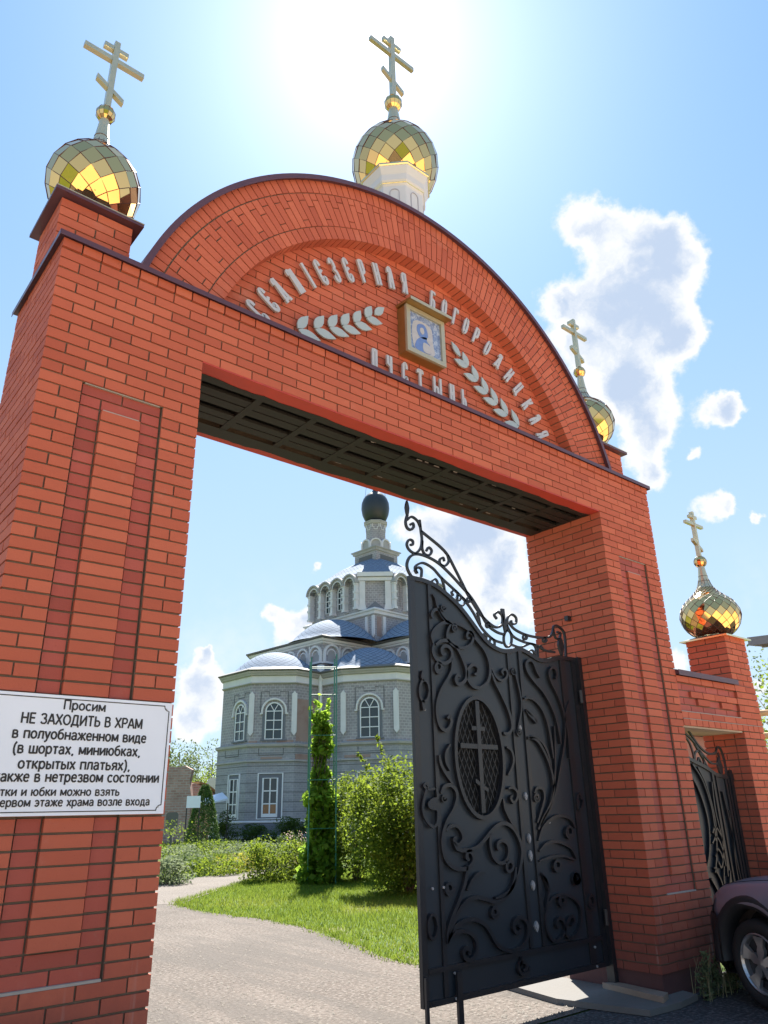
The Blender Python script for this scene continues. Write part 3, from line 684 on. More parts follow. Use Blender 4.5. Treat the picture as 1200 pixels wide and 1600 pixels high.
SANS = {   # plain sign-writer's Cyrillic: advance, strokes
 ' ': (.30, []), ',': (.24, [[(.13, .08), (.13, .0), (.07, -.14)]]), '(': (.32, [[(.26, 1.02), (.12, .75), (.08, .40), (.12, .05), (.26, -.22)]]), ')': (.32, [[(.06, 1.02), (.20, .75), (.24, .40), (.20, .05), (.06, -.22)]]),
 'о': (.55, [EL(.27, .36, .22, .32)]), 'с': (.50, [EL(.27, .36, .22, .32, 42, 318)]), 'э': (.50, [EL(.22, .36, .22, .32, 140, -140), [(.14, .36), (.43, .36)]]),
 'р': (.55, [[(.07, .72), (.07, -.26)], EL(.28, .36, .21, .32)]), 'и': (.54, [[(.07, .72), (.07, 0)], [(.07, .06), (.47, .66)], [(.47, .72), (.47, 0)]]),
 'м': (.66, [[(.07, 0), (.07, .72)], [(.07, .70), (.33, .10)], [(.33, .10), (.59, .70)], [(.59, .72), (.59, 0)]]), 'в': (.52, [[(.07, .72), (.07, 0)], [(.07, .68), (.32, .68), (.41, .58), (.39, .44), (.30, .38), (.07, .38)], [(.30, .38), (.44, .30), (.45, .12), (.34, .04), (.07, .04)]]),
 'п': (.54, [[(.07, .72), (.07, 0)], [(.07, .67), (.47, .67)], [(.47, .72), (.47, 0)]]), 'л': (.52, [[(.0, .03), (.09, .08), (.14, .69)], [(.12, .67), (.45, .67)], [(.45, .72), (.45, 0)]]),
 'у': (.48, [[(.03, .72), (.26, .06)], [(.46, .72), (.20, -.14), (.12, -.23), (.02, -.23)]]), 'б': (.55, [EL(.27, .33, .22, .29), [(.05, .34), (.08, .74), (.20, .88), (.45, .96)]]),
 'н': (.54, [[(.07, .72), (.07, 0)], [(.47, .72), (.47, 0)], [(.07, .37), (.47, .37)]]), 'а': (.52, [[(.08, .56), (.15, .67), (.32, .68), (.42, .58), (.43, 0)], [(.43, .39), (.20, .39), (.07, .29), (.07, .13), (.17, .03), (.30, .05), (.43, .20)]]),
 'ж': (.72, [[(.36, .72), (.36, 0)], [(.02, .72), (.28, .37), (.0, 0)], [(.70, .72), (.44, .37), (.72, 0)], [(.28, .37), (.44, .37)]]), 'е': (.52, [[(.07, .38), (.46, .38), (.44, .54), (.36, .66), (.22, .68), (.09, .56), (.05, .36), (.09, .15), (.21, .04), (.35, .05), (.45, .14)]]),
 'д': (.58, [[(.10, .05), (.17, .69)], [(.15, .67), (.44, .67)], [(.44, .72), (.44, .05)], [(.0, .05), (.56, .05)], [(.04, .08), (.04, -.15)], [(.52, .08), (.52, -.15)]]), 'ш': (.76, [[(.07, .72), (.07, 0)], [(.38, .72), (.38, 0)], [(.69, .72), (.69, 0)], [(.07, .05), (.69, .05)]]),
 'т': (.46, [[(.23, .70), (.23, 0)], [(.01, .67), (.45, .67)]]), 'х': (.48, [[(.03, .72), (.45, 0)], [(.45, .72), (.03, 0)]]), 'ю': (.76, [[(.07, .72), (.07, 0)], [(.07, .37), (.26, .37)], EL(.48, .36, .21, .32)]),
 'к': (.48, [[(.07, .72), (.07, 0)], [(.07, .36), (.20, .38), (.44, .72)], [(.20, .38), (.46, 0)]]), 'ы': (.68, [[(.07, .72), (.07, 0)], [(.07, .43), (.28, .43), (.38, .34), (.38, .13), (.28, .04), (.07, .04)], [(.60, .72), (.60, 0)]]),
 'ь': (.48, [[(.07, .72), (.07, 0)], [(.07, .43), (.30, .43), (.41, .34), (.41, .13), (.30, .04), (.07, .04)]]), 'я': (.52, [[(.44, .72), (.44, 0)], [(.44, .67), (.18, .67), (.08, .58), (.08, .44), (.18, .35), (.44, .35)], [(.24, .35), (.06, 0)]]),
 'з': (.48, [[(.05, .58), (.14, .68), (.32, .68), (.40, .58), (.36, .43), (.22, .38)], [(.22, .38), (.40, .31), (.43, .15), (.33, .04), (.15, .04), (.04, .14)]]), 'г': (.42, [[(.07, .72), (.07, 0)], [(.07, .67), (.41, .67)]]),
 'П': (.68, [[(.09, 1), (.09, 0)], [(.09, .95), (.59, .95)], [(.59, 1), (.59, 0)]]), 'Н': (.68, [[(.09, 1), (.09, 0)], [(.59, 1), (.59, 0)], [(.09, .52), (.59, .52)]]), 'Е': (.58, [[(.09, 1), (.09, 0)], [(.09, .95), (.53, .95)], [(.09, .52), (.49, .52)], [(.09, .05), (.54, .05)]]),
 'З': (.60, [[(.05, .80), (.15, .93), (.36, .95), (.48, .84), (.46, .62), (.28, .53)], [(.28, .53), (.49, .45), (.53, .22), (.40, .06), (.17, .06), (.04, .20)]]), 'А': (.64, [[(.02, 0), (.30, 1)], [(.34, 1), (.62, 0)], [(.12, .32), (.52, .32)]]), 'Х': (.62, [[(.03, 1), (.59, 0)], [(.59, 1), (.03, 0)]]),
 'О': (.74, [EL(.37, .5, .31, .45)]), 'Д': (.72, [[(.12, .06), (.22, .97)], [(.20, .95), (.56, .95)], [(.56, 1), (.56, .06)], [(.0, .06), (.70, .06)], [(.04, .1), (.04, -.18)], [(.66, .1), (.66, -.18)]]), 'И': (.70, [[(.09, 1), (.09, 0)], [(.09, .08), (.61, .92)], [(.61, 1), (.61, 0)]]),
 'Т': (.60, [[(.30, 1), (.30, 0)], [(.02, .95), (.58, .95)]]), 'Ь': (.58, [[(.09, 1), (.09, 0)], [(.09, .55), (.38, .55), (.51, .44), (.51, .17), (.38, .05), (.09, .05)]]), 'В': (.62, [[(.09, 1), (.09, 0)], [(.09, .95), (.38, .95), (.50, .84), (.48, .64), (.36, .54), (.09, .54)], [(.36, .54), (.53, .44), (.55, .18), (.40, .05), (.09, .05)]]),
 'Р': (.60, [[(.09, 1), (.09, 0)], [(.09, .95), (.40, .95), (.53, .84), (.53, .58), (.40, .46), (.09, .46)]]), 'М': (.80, [[(.09, 0), (.09, 1)], [(.09, .97), (.40, .12)], [(.40, .12), (.71, .97)], [(.71, 1), (.71, 0)]])}
for (body, size, z, al, x), tw in zip(LINES, TW):
    adv = sum(SANS[c_][0] + .07 for c_ in body) - .07; kx = tw / adv; cap = size * 0.70; mb = MB(); u = x - tw / 2 if al == 'C' else x; n_ = 0
    for c_ in body:
        for st in SANS[c_][1]:
            mb.ribbon([(u + p[0] * kx, z + p[1] * cap) for p in st], cap * 0.165, (0, -0.0285 - 0.00003 * (n_ % 7), 0), (1, 0, 0), (0, 0, 1), (0, 0.002, 0), 0); n_ += 1
        u += (SANS[c_][0] + .07) * kx
    mb.build('lettering', INK, brd)
sc = MB()
for X, Z in ((0.975, 2.135), (0.975, 1.61), (0.06, 1.61)): sc.tube((X, -0.026, Z), (X, -0.029, Z), 0.004, 8)
sc.build('screw', SILV, brd)

# ------------------------------------------------------------------ wrought-iron gate leaf, closed across the right half
SCROLLS=[(0.016,[(3.635,3.374),(3.667,3.345),(3.682,3.288),(3.715,3.21),(3.779,3.152),(3.858,3.129)]),(0.014,[(3.797,3.276),(3.791,3.261),(3.778,3.251),(3.763,3.246),(3.749,3.248),(3.74,3.256),(3.739,3.268),(3.744,3.279),(3.755,3.287),(3.767,3.29),(3.778,3.288),(3.784,3.281),(3.784,3.273),(3.779,3.264),(3.771,3.258),(3.762,3.257),(3.755,3.259),(3.751,3.264),(3.752,3.27),(3.755,3.275)]),(0.018,[(3.625,3.15),(3.613,3.186),(3.649,3.23),(3.701,3.238),(3.731,3.203),(3.78,3.16),(3.825,3.145)]),(0.02,[(3.616,2.921),(3.607,2.998),(3.662,3.07),(3.771,3.131),(3.929,3.144),(4.067,3.107),(4.179,3.019),(4.27,2.945),(4.322,2.849),(4.328,2.749),(4.289,2.654),(4.211,2.598),(4.139,2.581),(4.07,2.603),(4.028,2.655),(4.034,2.724),(4.081,2.778),(4.134,2.788),(4.169,2.758),(4.15,2.707),(4.112,2.704)]),(0.016,[(3.854,3.137),(3.808,3.073),(3.791,2.996),(3.844,2.942),(3.935,2.923),(4.041,2.944),(4.11,2.994),(4.13,3.055),(4.097,3.088),(4.052,3.067),(4.049,3.028),(4.084,3.028)]),(0.014,[(3.926,3.108),(3.919,3.089),(3.906,3.076),(3.89,3.07),(3.876,3.074),(3.868,3.086),(3.867,3.101),(3.873,3.116),(3.884,3.127),(3.896,3.13),(3.907,3.127),(3.913,3.117),(3.913,3.105),(3.908,3.094),(3.899,3.087),(3.89,3.085),(3.883,3.088),(3.879,3.095),(3.88,3.104),(3.884,3.111)]),(0.02,[(3.62,2.922),(3.608,2.861),(3.626,2.808),(3.681,2.769),(3.753,2.765),(3.821,2.804),(3.843,2.863),(3.815,2.909),(3.757,2.919),(3.715,2.885),(3.725,2.842),(3.766,2.848)]),(0.02,[(3.646,2.918),(3.722,2.96),(3.823,2.967),(3.911,2.917),(3.973,2.829),(4.012,2.735),(4.006,2.661),(3.955,2.609),(3.898,2.596),(3.871,2.633),(3.897,2.672),(3.932,2.663)]),(0.02,[(3.842,2.815),(3.832,2.717),(3.777,2.633),(3.694,2.532),(3.637,2.421),(3.626,2.315),(3.653,2.227),(3.708,2.192),(3.756,2.209),(3.791,2.264),(3.777,2.311),(3.745,2.291)]),(0.014,[(3.724,2.726),(3.714,2.699),(3.692,2.679),(3.667,2.672),(3.645,2.678),(3.631,2.695),(3.629,2.718),(3.638,2.739),(3.655,2.754),(3.675,2.759),(3.692,2.753),(3.702,2.739),(3.703,2.722),(3.695,2.706),(3.682,2.695),(3.667,2.693),(3.655,2.698),(3.649,2.709),(3.65,2.721),(3.656,2.731)]),(0.018,[(4.347,2.734),(4.387,2.654),(4.473,2.529),(4.545,2.402),(4.574,2.29),(4.551,2.224),(4.488,2.196),(4.448,2.206)]),(0.016,[(4.351,2.776),(4.405,2.706),(4.477,2.679),(4.544,2.707),(4.565,2.76),(4.533,2.789),(4.492,2.761),(4.509,2.732)]),(0.018,[(5.049,2.756),(5.008,2.814),(4.97,2.89),(4.927,2.916),(4.875,2.898),(4.849,2.848),(4.881,2.781),(4.965,2.704),(5.064,2.634),(5.159,2.527),(5.224,2.41),(5.258,2.274),(5.269,2.139)]),(0.018,[(4.781,2.535),(4.862,2.549),(4.964,2.514),(5.059,2.417),(5.107,2.284),(5.124,2.133),(5.13,2.001)]),(0.016,[(5.289,2.768),(5.318,2.807),(5.304,2.864),(5.248,2.873),(5.199,2.814),(5.219,2.726),(5.288,2.625),(5.351,2.488),(5.391,2.333),(5.398,2.177),(5.382,2.007)]),(0.02,[(4.793,2.431),(4.854,2.396),(4.912,2.378),(4.931,2.325),(4.897,2.349),(4.844,2.384),(4.792,2.426)]),(0.018,[(4.783,2.166),(4.89,2.187),(4.99,2.141),(5.056,2.048),(5.089,1.918)]),(0.012,[(4.66,2.815),(4.697,2.698),(4.727,2.565),(4.73,2.447),(4.678,2.312),(4.635,2.212)]),(0.014,[(4.702,2.221),(4.695,2.207),(4.68,2.196),(4.663,2.193),(4.648,2.197),(4.639,2.207),(4.638,2.219),(4.645,2.231),(4.657,2.238),(4.67,2.24),(4.682,2.237),(4.688,2.229),(4.688,2.219),(4.682,2.211),(4.673,2.206),(4.663,2.205),(4.655,2.208),(4.651,2.214),(4.652,2.22),(4.656,2.226)]),(0.012,[(5.474,2.559),(5.4,2.438),(5.364,2.297)]),(0.014,[(4.682,2.783),(4.676,2.769),(4.665,2.759),(4.652,2.755),(4.641,2.758),(4.635,2.767),(4.634,2.779),(4.64,2.79),(4.649,2.798),(4.659,2.8),(4.667,2.797),(4.672,2.79),(4.671,2.781),(4.667,2.772),(4.66,2.767),(4.653,2.766),(4.647,2.769),(4.644,2.774),(4.645,2.78),(4.648,2.786)]),(0.016,[(3.764,2.081),(3.708,2.004),(3.709,1.929),(3.749,1.868)]),(0.018,[(3.628,1.988),(3.644,1.92),(3.688,1.854),(3.771,1.761)]),(0.02,[(3.629,1.692),(3.671,1.741),(3.741,1.754),(3.798,1.721),(3.813,1.654),(3.766,1.563),(3.692,1.486),(3.64,1.399),(3.622,1.299),(3.653,1.198),(3.744,1.132),(3.858,1.117),(3.94,1.144),(3.968,1.195),(3.94,1.241),(3.898,1.237),(3.889,1.199),(3.917,1.179)]),(0.014,[(3.692,1.652),(3.687,1.641),(3.676,1.633),(3.663,1.631),(3.652,1.635),(3.644,1.643),(3.643,1.653),(3.648,1.662),(3.657,1.668),(3.667,1.669),(3.676,1.666),(3.681,1.659),(3.681,1.652),(3.677,1.645),(3.671,1.641),(3.663,1.641),(3.657,1.643),(3.654,1.648),(3.654,1.654),(3.657,1.658)]),(0.018,[(3.668,1.408),(3.718,1.438),(3.796,1.439),(3.848,1.392),(3.857,1.341),(3.811,1.301),(3.767,1.312),(3.754,1.344),(3.784,1.356)]),(0.02,[(3.748,1.319),(3.792,1.267),(3.89,1.254),(4.012,1.27),(4.12,1.331),(4.211,1.395),(4.301,1.437),(4.39,1.444),(4.474,1.408),(4.542,1.33),(4.575,1.234),(4.55,1.127),(4.492,1.024),(4.417,0.951),(4.325,0.9),(4.198,0.88)]),(0.018,[(4.187,1.369),(4.177,1.277),(4.21,1.184),(4.289,1.138),(4.36,1.153),(4.402,1.214),(4.392,1.282),(4.33,1.311),(4.275,1.293),(4.27,1.253),(4.312,1.241)]),(0.016,[(4.36,1.153),(4.361,1.091),(4.388,1.067),(4.434,1.087),(4.443,1.126),(4.404,1.148),(4.373,1.123)]),(0.016,[(4.457,1.729),(4.519,1.737),(4.57,1.701),(4.563,1.648),(4.513,1.613),(4.481,1.649),(4.507,1.672)]),(0.018,[(4.38,1.645),(4.402,1.554),(4.478,1.442),(4.547,1.365)]),(0.016,[(4.476,2.082),(4.535,2.057),(4.559,1.984),(4.531,1.91),(4.468,1.844)]),(0.014,[(3.733,0.986),(3.722,0.962),(3.701,0.947),(3.676,0.944),(3.654,0.954),(3.64,0.972),(3.638,0.993),(3.648,1.012),(3.665,1.024),(3.685,1.025),(3.701,1.016),(3.711,1.002),(3.712,0.985),(3.704,0.971),(3.691,0.964),(3.676,0.964),(3.664,0.971),(3.658,0.981),(3.659,0.993),(3.665,1.002)]),(0.02,[(3.89,1.142),(3.861,1.032),(3.783,0.903),(3.699,0.791),(3.647,0.703),(3.631,0.612)]),(0.02,[(4.095,1.074),(4.013,1.07),(3.939,1.027),(3.875,0.963)]),(0.02,[(3.635,0.617),(3.674,0.7),(3.747,0.799),(3.858,0.883),(3.978,0.904),(4.095,0.879),(4.205,0.852),(4.311,0.869),(4.398,0.933),(4.45,1.007),(4.479,1.098)]),(0.014,[(4.23,0.775),(4.219,0.754),(4.199,0.741),(4.176,0.74),(4.155,0.749),(4.143,0.765),(4.142,0.784),(4.151,0.8),(4.167,0.81),(4.186,0.81),(4.201,0.803),(4.21,0.79),(4.21,0.775),(4.202,0.763),(4.19,0.757),(4.176,0.757),(4.165,0.763),(4.16,0.773),(4.161,0.783),(4.167,0.79)]),(0.02,[(3.636,0.629),(3.712,0.708),(3.809,0.746),(3.924,0.751),(4.039,0.712),(4.112,0.645),(4.182,0.553),(4.279,0.501),(4.402,0.485),(4.513,0.518),(4.564,0.575),(4.574,0.65),(4.537,0.698),(4.474,0.716),(4.411,0.69),(4.399,0.635),(4.449,0.605),(4.489,0.633),(4.457,0.655)]),(0.02,[(3.656,0.655),(3.728,0.681),(3.822,0.68),(3.905,0.648),(3.948,0.59),(3.936,0.521),(3.875,0.476),(3.816,0.494),(3.798,0.542),(3.841,0.563),(3.87,0.531),(3.846,0.517)]),(0.016,[(5.071,0.57),(5.01,0.517),(4.912,0.495),(4.84,0.547),(4.808,0.641),(4.836,0.743),(4.918,0.818),(5.042,0.844),(5.184,0.82),(5.285,0.76),(5.32,0.675),(5.289,0.582),(5.202,0.511),(5.119,0.499),(5.073,0.537),(5.075,0.589),(5.129,0.648),(5.192,0.661),(5.204,0.617),(5.155,0.592)]),(0.016,[(5.066,0.564),(5.065,0.617),(5.029,0.657),(4.974,0.658),(4.955,0.611),(5.011,0.592)]),(0.014,[(5.127,0.789),(5.113,0.767),(5.087,0.754),(5.056,0.753),(5.031,0.762),(5.016,0.779),(5.015,0.799),(5.027,0.815),(5.048,0.825),(5.072,0.826),(5.092,0.818),(5.102,0.804),(5.102,0.789),(5.092,0.777),(5.075,0.77),(5.058,0.771),(5.044,0.777),(5.038,0.787),(5.039,0.798),(5.047,0.805)]),(0.016,[(4.806,1.032),(4.864,0.968),(4.895,0.898),(4.86,0.82),(4.825,0.75)]),(0.014,[(5.353,0.957),(5.339,0.933),(5.315,0.919),(5.288,0.916),(5.266,0.925),(5.253,0.944),(5.254,0.965),(5.265,0.984),(5.285,0.995),(5.306,0.996),(5.323,0.988),(5.332,0.973),(5.331,0.957),(5.321,0.943),(5.306,0.936),(5.29,0.936),(5.279,0.942),(5.274,0.953),(5.275,0.964),(5.283,0.973)]),(0.014,[(5.546,0.753),(5.53,0.72),(5.504,0.7),(5.476,0.696),(5.454,0.709),(5.443,0.734),(5.445,0.763),(5.459,0.789),(5.48,0.805),(5.501,0.806),(5.518,0.795),(5.526,0.775),(5.523,0.752),(5.512,0.733),(5.496,0.723),(5.48,0.723),(5.469,0.732),(5.464,0.747),(5.467,0.762),(5.475,0.774)]),(0.018,[(4.785,2.18),(4.905,2.161),(4.992,2.072),(5.062,1.95),(5.093,1.829),(5.088,1.723),(5.017,1.59),(4.901,1.475),(4.816,1.385)]),(0.016,[(4.805,1.691),(4.855,1.735),(4.932,1.723),(4.945,1.649),(4.888,1.548),(4.812,1.441)]),(0.014,[(4.875,1.654),(4.866,1.637),(4.85,1.625),(4.831,1.623),(4.815,1.628),(4.806,1.64),(4.805,1.655),(4.813,1.669),(4.826,1.677),(4.841,1.679),(4.853,1.674),(4.86,1.664),(4.859,1.653),(4.853,1.643),(4.843,1.637),(4.832,1.636),(4.824,1.64),(4.82,1.648),(4.821,1.656),(4.826,1.662)]),(0.016,[(5.37,2.31),(5.328,2.146),(5.242,1.954),(5.142,1.738),(5.042,1.59),(4.928,1.489),(4.848,1.412)]),(0.014,[(5.195,2.301),(5.164,2.03),(5.113,1.799),(5.02,1.612)]),(0.018,[(4.807,1.294),(4.889,1.397),(5.023,1.47),(5.176,1.492),(5.304,1.46),(5.358,1.384)]),(0.014,[(5.334,1.351),(5.317,1.323),(5.289,1.305),(5.257,1.301),(5.229,1.311),(5.214,1.331),(5.214,1.356),(5.228,1.378),(5.251,1.392),(5.277,1.394),(5.297,1.385),(5.308,1.369),(5.307,1.349),(5.295,1.333),(5.277,1.324),(5.259,1.323),(5.245,1.331),(5.238,1.343),(5.24,1.356),(5.249,1.367)]),(0.018,[(4.806,1.207),(4.917,1.262),(5.041,1.278),(5.161,1.256),(5.279,1.204),(5.331,1.113)]),(0.016,[(4.794,1.128),(4.972,1.154),(5.143,1.153),(5.317,1.109)]),(0.014,[(5.108,1.077),(5.093,1.052),(5.067,1.036),(5.036,1.033),(5.01,1.043),(4.995,1.062),(4.995,1.085),(5.007,1.104),(5.029,1.116),(5.053,1.118),(5.073,1.109),(5.084,1.094),(5.083,1.076),(5.072,1.062),(5.055,1.054),(5.038,1.054),(5.024,1.061),(5.018,1.072),(5.019,1.084),(5.027,1.093)]),(0.014,[(5.353,0.957),(5.339,0.932),(5.315,0.916),(5.288,0.913),(5.265,0.923),(5.253,0.942),(5.254,0.965),(5.266,0.985),(5.285,0.997),(5.306,0.998),(5.324,0.99),(5.332,0.974),(5.331,0.957),(5.321,0.942),(5.306,0.934),(5.29,0.934),(5.279,0.941),(5.273,0.952),(5.275,0.964),(5.283,0.974)]),(0.016,[(4.805,1.025),(4.864,0.968),(4.886,0.885)]),(0.014,[(3.535,0.736),(3.529,0.705),(3.517,0.68),(3.501,0.664),(3.482,0.66),(3.465,0.668),(3.45,0.687),(3.441,0.714),(3.44,0.746),(3.445,0.776),(3.457,0.802),(3.473,0.819),(3.492,0.823),(3.51,0.815),(3.524,0.796),(3.533,0.768),(3.535,0.736)]),(0.014,[(3.543,2.508),(3.537,2.473),(3.523,2.443),(3.504,2.423),(3.483,2.414),(3.462,2.42),(3.446,2.438),(3.435,2.466),(3.433,2.5),(3.439,2.534),(3.452,2.564),(3.471,2.586),(3.492,2.594),(3.513,2.589),(3.53,2.571),(3.541,2.543),(3.543,2.508)]),(0.016,[(3.477,2.673),(3.468,2.621),(3.483,2.585)]),(0.03,[(3.467,2.428),(3.479,2.343)]),(0.016,[(4.556,0.347),(4.538,0.32),(4.506,0.306),(4.469,0.307),(4.439,0.321),(4.423,0.344),(4.425,0.368),(4.442,0.386),(4.467,0.394),(4.494,0.391),(4.513,0.378),(4.521,0.36),(4.516,0.344),(4.502,0.334),(4.484,0.332),(4.469,0.337)]),(0.014,[(4.473,0.43),(4.453,0.39),(4.429,0.368)]),(0.014,[(5.524,1.631),(5.505,1.58),(5.478,1.548),(5.453,1.541),(5.435,1.558),(5.428,1.592),(5.433,1.632),(5.447,1.666),(5.465,1.686),(5.481,1.689),(5.492,1.676),(5.495,1.654),(5.491,1.631)])]
CREST=[(0.02,[(3.388,4.099),(3.363,4.022),(3.376,3.968),(3.42,3.955),(3.459,3.991),(3.452,4.025),(3.417,4.004)]),(0.018,[(3.379,4.04),(3.437,4.088),(3.508,4.065),(3.546,4.007)]),(0.018,[(3.538,4.081),(3.549,3.975),(3.558,3.888),(3.535,3.798),(3.465,3.737),(3.394,3.757),(3.369,3.804),(3.398,3.853),(3.442,3.851),(3.44,3.815),(3.409,3.807)]),(0.02,[(3.544,3.974),(3.656,3.927),(3.792,3.866),(3.883,3.803),(3.97,3.685),(4.057,3.558),(4.122,3.462),(4.189,3.384),(4.279,3.292),(4.397,3.217),(4.497,3.19),(4.579,3.231),(4.594,3.316),(4.54,3.348),(4.479,3.312),(4.511,3.276)]),(0.018,[(3.562,3.88),(3.558,3.799),(3.589,3.753),(3.646,3.756),(3.677,3.806),(3.639,3.829),(3.607,3.788)]),(0.018,[(3.883,3.803),(3.893,3.742),(3.839,3.687),(3.781,3.694),(3.777,3.737),(3.821,3.764),(3.835,3.731)]),(0.02,[(3.532,3.509),(3.432,3.499),(3.374,3.556),(3.364,3.622),(3.408,3.696),(3.498,3.735),(3.622,3.733),(3.758,3.698),(3.894,3.626),(4.031,3.535),(4.169,3.434),(4.281,3.31),(4.37,3.199),(4.492,3.145),(4.607,3.133)]),(0.018,[(3.532,3.526),(3.538,3.595),(3.497,3.608),(3.458,3.575),(3.483,3.551),(3.459,3.598),(3.5,3.64),(3.573,3.663),(3.685,3.632),(3.784,3.562),(3.931,3.483),(4.068,3.4),(4.181,3.295),(4.291,3.154),(4.432,3.067),(4.571,3.046)]),(0.016,[(3.784,3.568),(3.817,3.464),(3.753,3.439),(3.686,3.459),(3.661,3.503),(3.706,3.535),(3.734,3.505),(3.703,3.479)]),(0.016,[(3.801,3.47),(3.843,3.399),(3.898,3.356),(3.959,3.383),(3.99,3.44),(3.954,3.469),(3.909,3.445),(3.93,3.413)]),(0.016,[(3.986,3.431),(3.98,3.352),(4.038,3.333),(4.084,3.385),(4.045,3.414),(4.004,3.378)]),(0.016,[(4.269,3.185),(4.256,3.253),(4.236,3.303)]),(0.016,[(4.257,3.063),(4.298,3.099),(4.341,3.082),(4.329,3.041),(4.291,3.033)]),(0.016,[(4.377,3.026),(4.407,3.071),(4.451,3.052),(4.451,3.009)]),(0.04,[(4.603,3.39),(4.61,3.268),(4.629,3.163)]),(0.018,[(4.706,3.105),(4.698,3.072),(4.682,3.044),(4.66,3.024),(4.637,3.015),(4.616,3.019),(4.599,3.034),(4.59,3.059),(4.589,3.09),(4.597,3.122),(4.613,3.151),(4.634,3.172),(4.657,3.181),(4.679,3.177),(4.696,3.162),(4.706,3.136),(4.706,3.105)]),(0.018,[(4.646,3.219),(4.674,3.313),(4.74,3.352),(4.799,3.327),(4.787,3.271),(4.731,3.256),(4.719,3.292)]),(0.02,[(4.676,3.268),(4.762,3.207),(4.921,3.173),(5.117,3.17),(5.294,3.196),(5.363,3.258),(5.392,3.323),(5.465,3.329),(5.548,3.282),(5.559,3.168),(5.539,3.005)]),(0.016,[(5.374,3.288),(5.399,3.202),(5.465,3.205),(5.489,3.259),(5.433,3.267)]),(0.018,[(4.648,3.237),(4.726,3.136),(4.883,3.096),(5.062,3.086),(5.213,3.047),(5.364,3.047)]),(0.018,[(4.688,3.046),(4.826,3.035),(4.993,3.091),(5.061,3.057),(5.046,2.975)]),(0.014,[(5.038,2.978),(5.011,3.024),(4.954,3.014),(4.943,2.977)]),(0.014,[(5.086,2.965),(5.094,3.054),(5.132,3.084),(5.173,3.066)]),(0.014,[(4.172,3.417),(4.164,3.4),(4.15,3.388),(4.133,3.383),(4.119,3.387),(4.111,3.397),(4.112,3.41),(4.119,3.423),(4.131,3.43),(4.143,3.432),(4.152,3.428),(4.156,3.419),(4.154,3.41),(4.147,3.403),(4.139,3.399),(4.132,3.399)]),(0.014,[(4.409,3.204),(4.401,3.188),(4.387,3.176),(4.371,3.172),(4.357,3.176),(4.35,3.186),(4.351,3.2),(4.358,3.212),(4.37,3.219),(4.381,3.22),(4.39,3.216),(4.393,3.207),(4.391,3.198),(4.385,3.191),(4.377,3.187),(4.37,3.188)]),(0.014,[(4.943,3.152),(4.934,3.136),(4.919,3.124),(4.901,3.12),(4.886,3.124),(4.879,3.134),(4.88,3.147),(4.888,3.159),(4.901,3.166),(4.914,3.168),(4.923,3.163),(4.926,3.155),(4.924,3.146),(4.917,3.139),(4.908,3.135),(4.901,3.136)]),(0.014,[(5.251,3.165),(5.242,3.147),(5.227,3.135),(5.209,3.13),(5.195,3.135),(5.189,3.146),(5.19,3.16),(5.199,3.173),(5.211,3.181),(5.223,3.182),(5.232,3.177),(5.235,3.168),(5.232,3.158),(5.226,3.151),(5.217,3.147),(5.21,3.148)])]
LOCK=[(0.016,[(3.465,1.726),(3.438,1.746),(3.458,1.765),(3.485,1.746),(3.487,1.72),(3.559,1.727)]),(0.016,[(3.465,1.72),(3.433,1.643),(3.419,1.567),(3.452,1.491),(3.523,1.44),(3.572,1.476),(3.578,1.565),(3.522,1.579),(3.486,1.605),(3.526,1.643),(3.584,1.655),(3.578,1.727)]),(0.016,[(3.482,1.63),(3.573,1.636),(3.574,1.591),(3.531,1.566),(3.48,1.586)])]

GYP = 0.515
leaf = thing('wrought_iron_gate', 'big black wrought iron gate leaf with scrolls and an oval cross window', 'gate', (4.54, GYP, 0.1))
def sx(x): return CAM.x + (x - CAM.x) * 0.9777    # traced 0.62 m plane -> 0.515 m plane
TOPL = [(3.375, 3.500), (3.46, 3.503), (3.56, 3.500), (3.70, 3.475), (3.86, 3.405), (4.00, 3.320), (4.12, 3.220), (4.24, 3.110), (4.34, 3.035), (4.45, 2.993), (4.56, 2.978), (4.68, 2.995), (4.79, 3.022), (4.90, 3.005), (5.05, 2.955), (5.17, 2.950), (5.31, 2.980), (5.42, 3.005), (5.53, 3.010), (5.68, 3.012)]
TOPC = crom(TOPL, 4)
def topz(x):
    for (a, za), (b, zb) in zip(TOPC[:-1], TOPC[1:]):
        if a <= x <= b: return za + (zb - za) * (x - a) / max(1e-9, b - a)
    return TOPC[-1][1] if x > 5 else TOPC[0][1]
OV = (sx(4.242), 1.995, 0.300, 0.500)
sh = MB(); zb = 0.24
# sheet with an oval hole, built as strips
N = 96
xs = sorted(set([3.38 + (5.67 - 3.38) * i / N for i in range(N + 1)] + [OV[0] - OV[2], OV[0] + OV[2]]))
for a, b in zip(xs[:-1], xs[1:]):
    m = (a + b) / 2; q = 1 - ((m - OV[0]) / OV[2]) ** 2
    def strip(z0a, z0b, z1a, z1b):
        sh.face([(a, GYP - 0.001, z0a), (b, GYP - 0.001, z0b), (b, GYP - 0.001, z1b), (a, GYP - 0.001, z1a)], 0); sh.face([(b, GYP + 0.001, z0b), (a, GYP + 0.001, z0a), (a, GYP + 0.001, z1a), (b, GYP + 0.001, z1b)], 0)
    if q > 0:
        ha = OV[3] * math.sqrt(max(0, 1 - ((a - OV[0]) / OV[2]) ** 2)); hb = OV[3] * math.sqrt(max(0, 1 - ((b - OV[0]) / OV[2]) ** 2))
        strip(zb, zb, OV[1] - ha, OV[1] - hb); strip(OV[1] + ha, OV[1] + hb, topz(a) - 0.01, topz(b) - 0.01)
    else: strip(zb, zb, topz(a) - 0.01, topz(b) - 0.01)
sheet = sh.build('sheet_panel', SHEET, leaf)
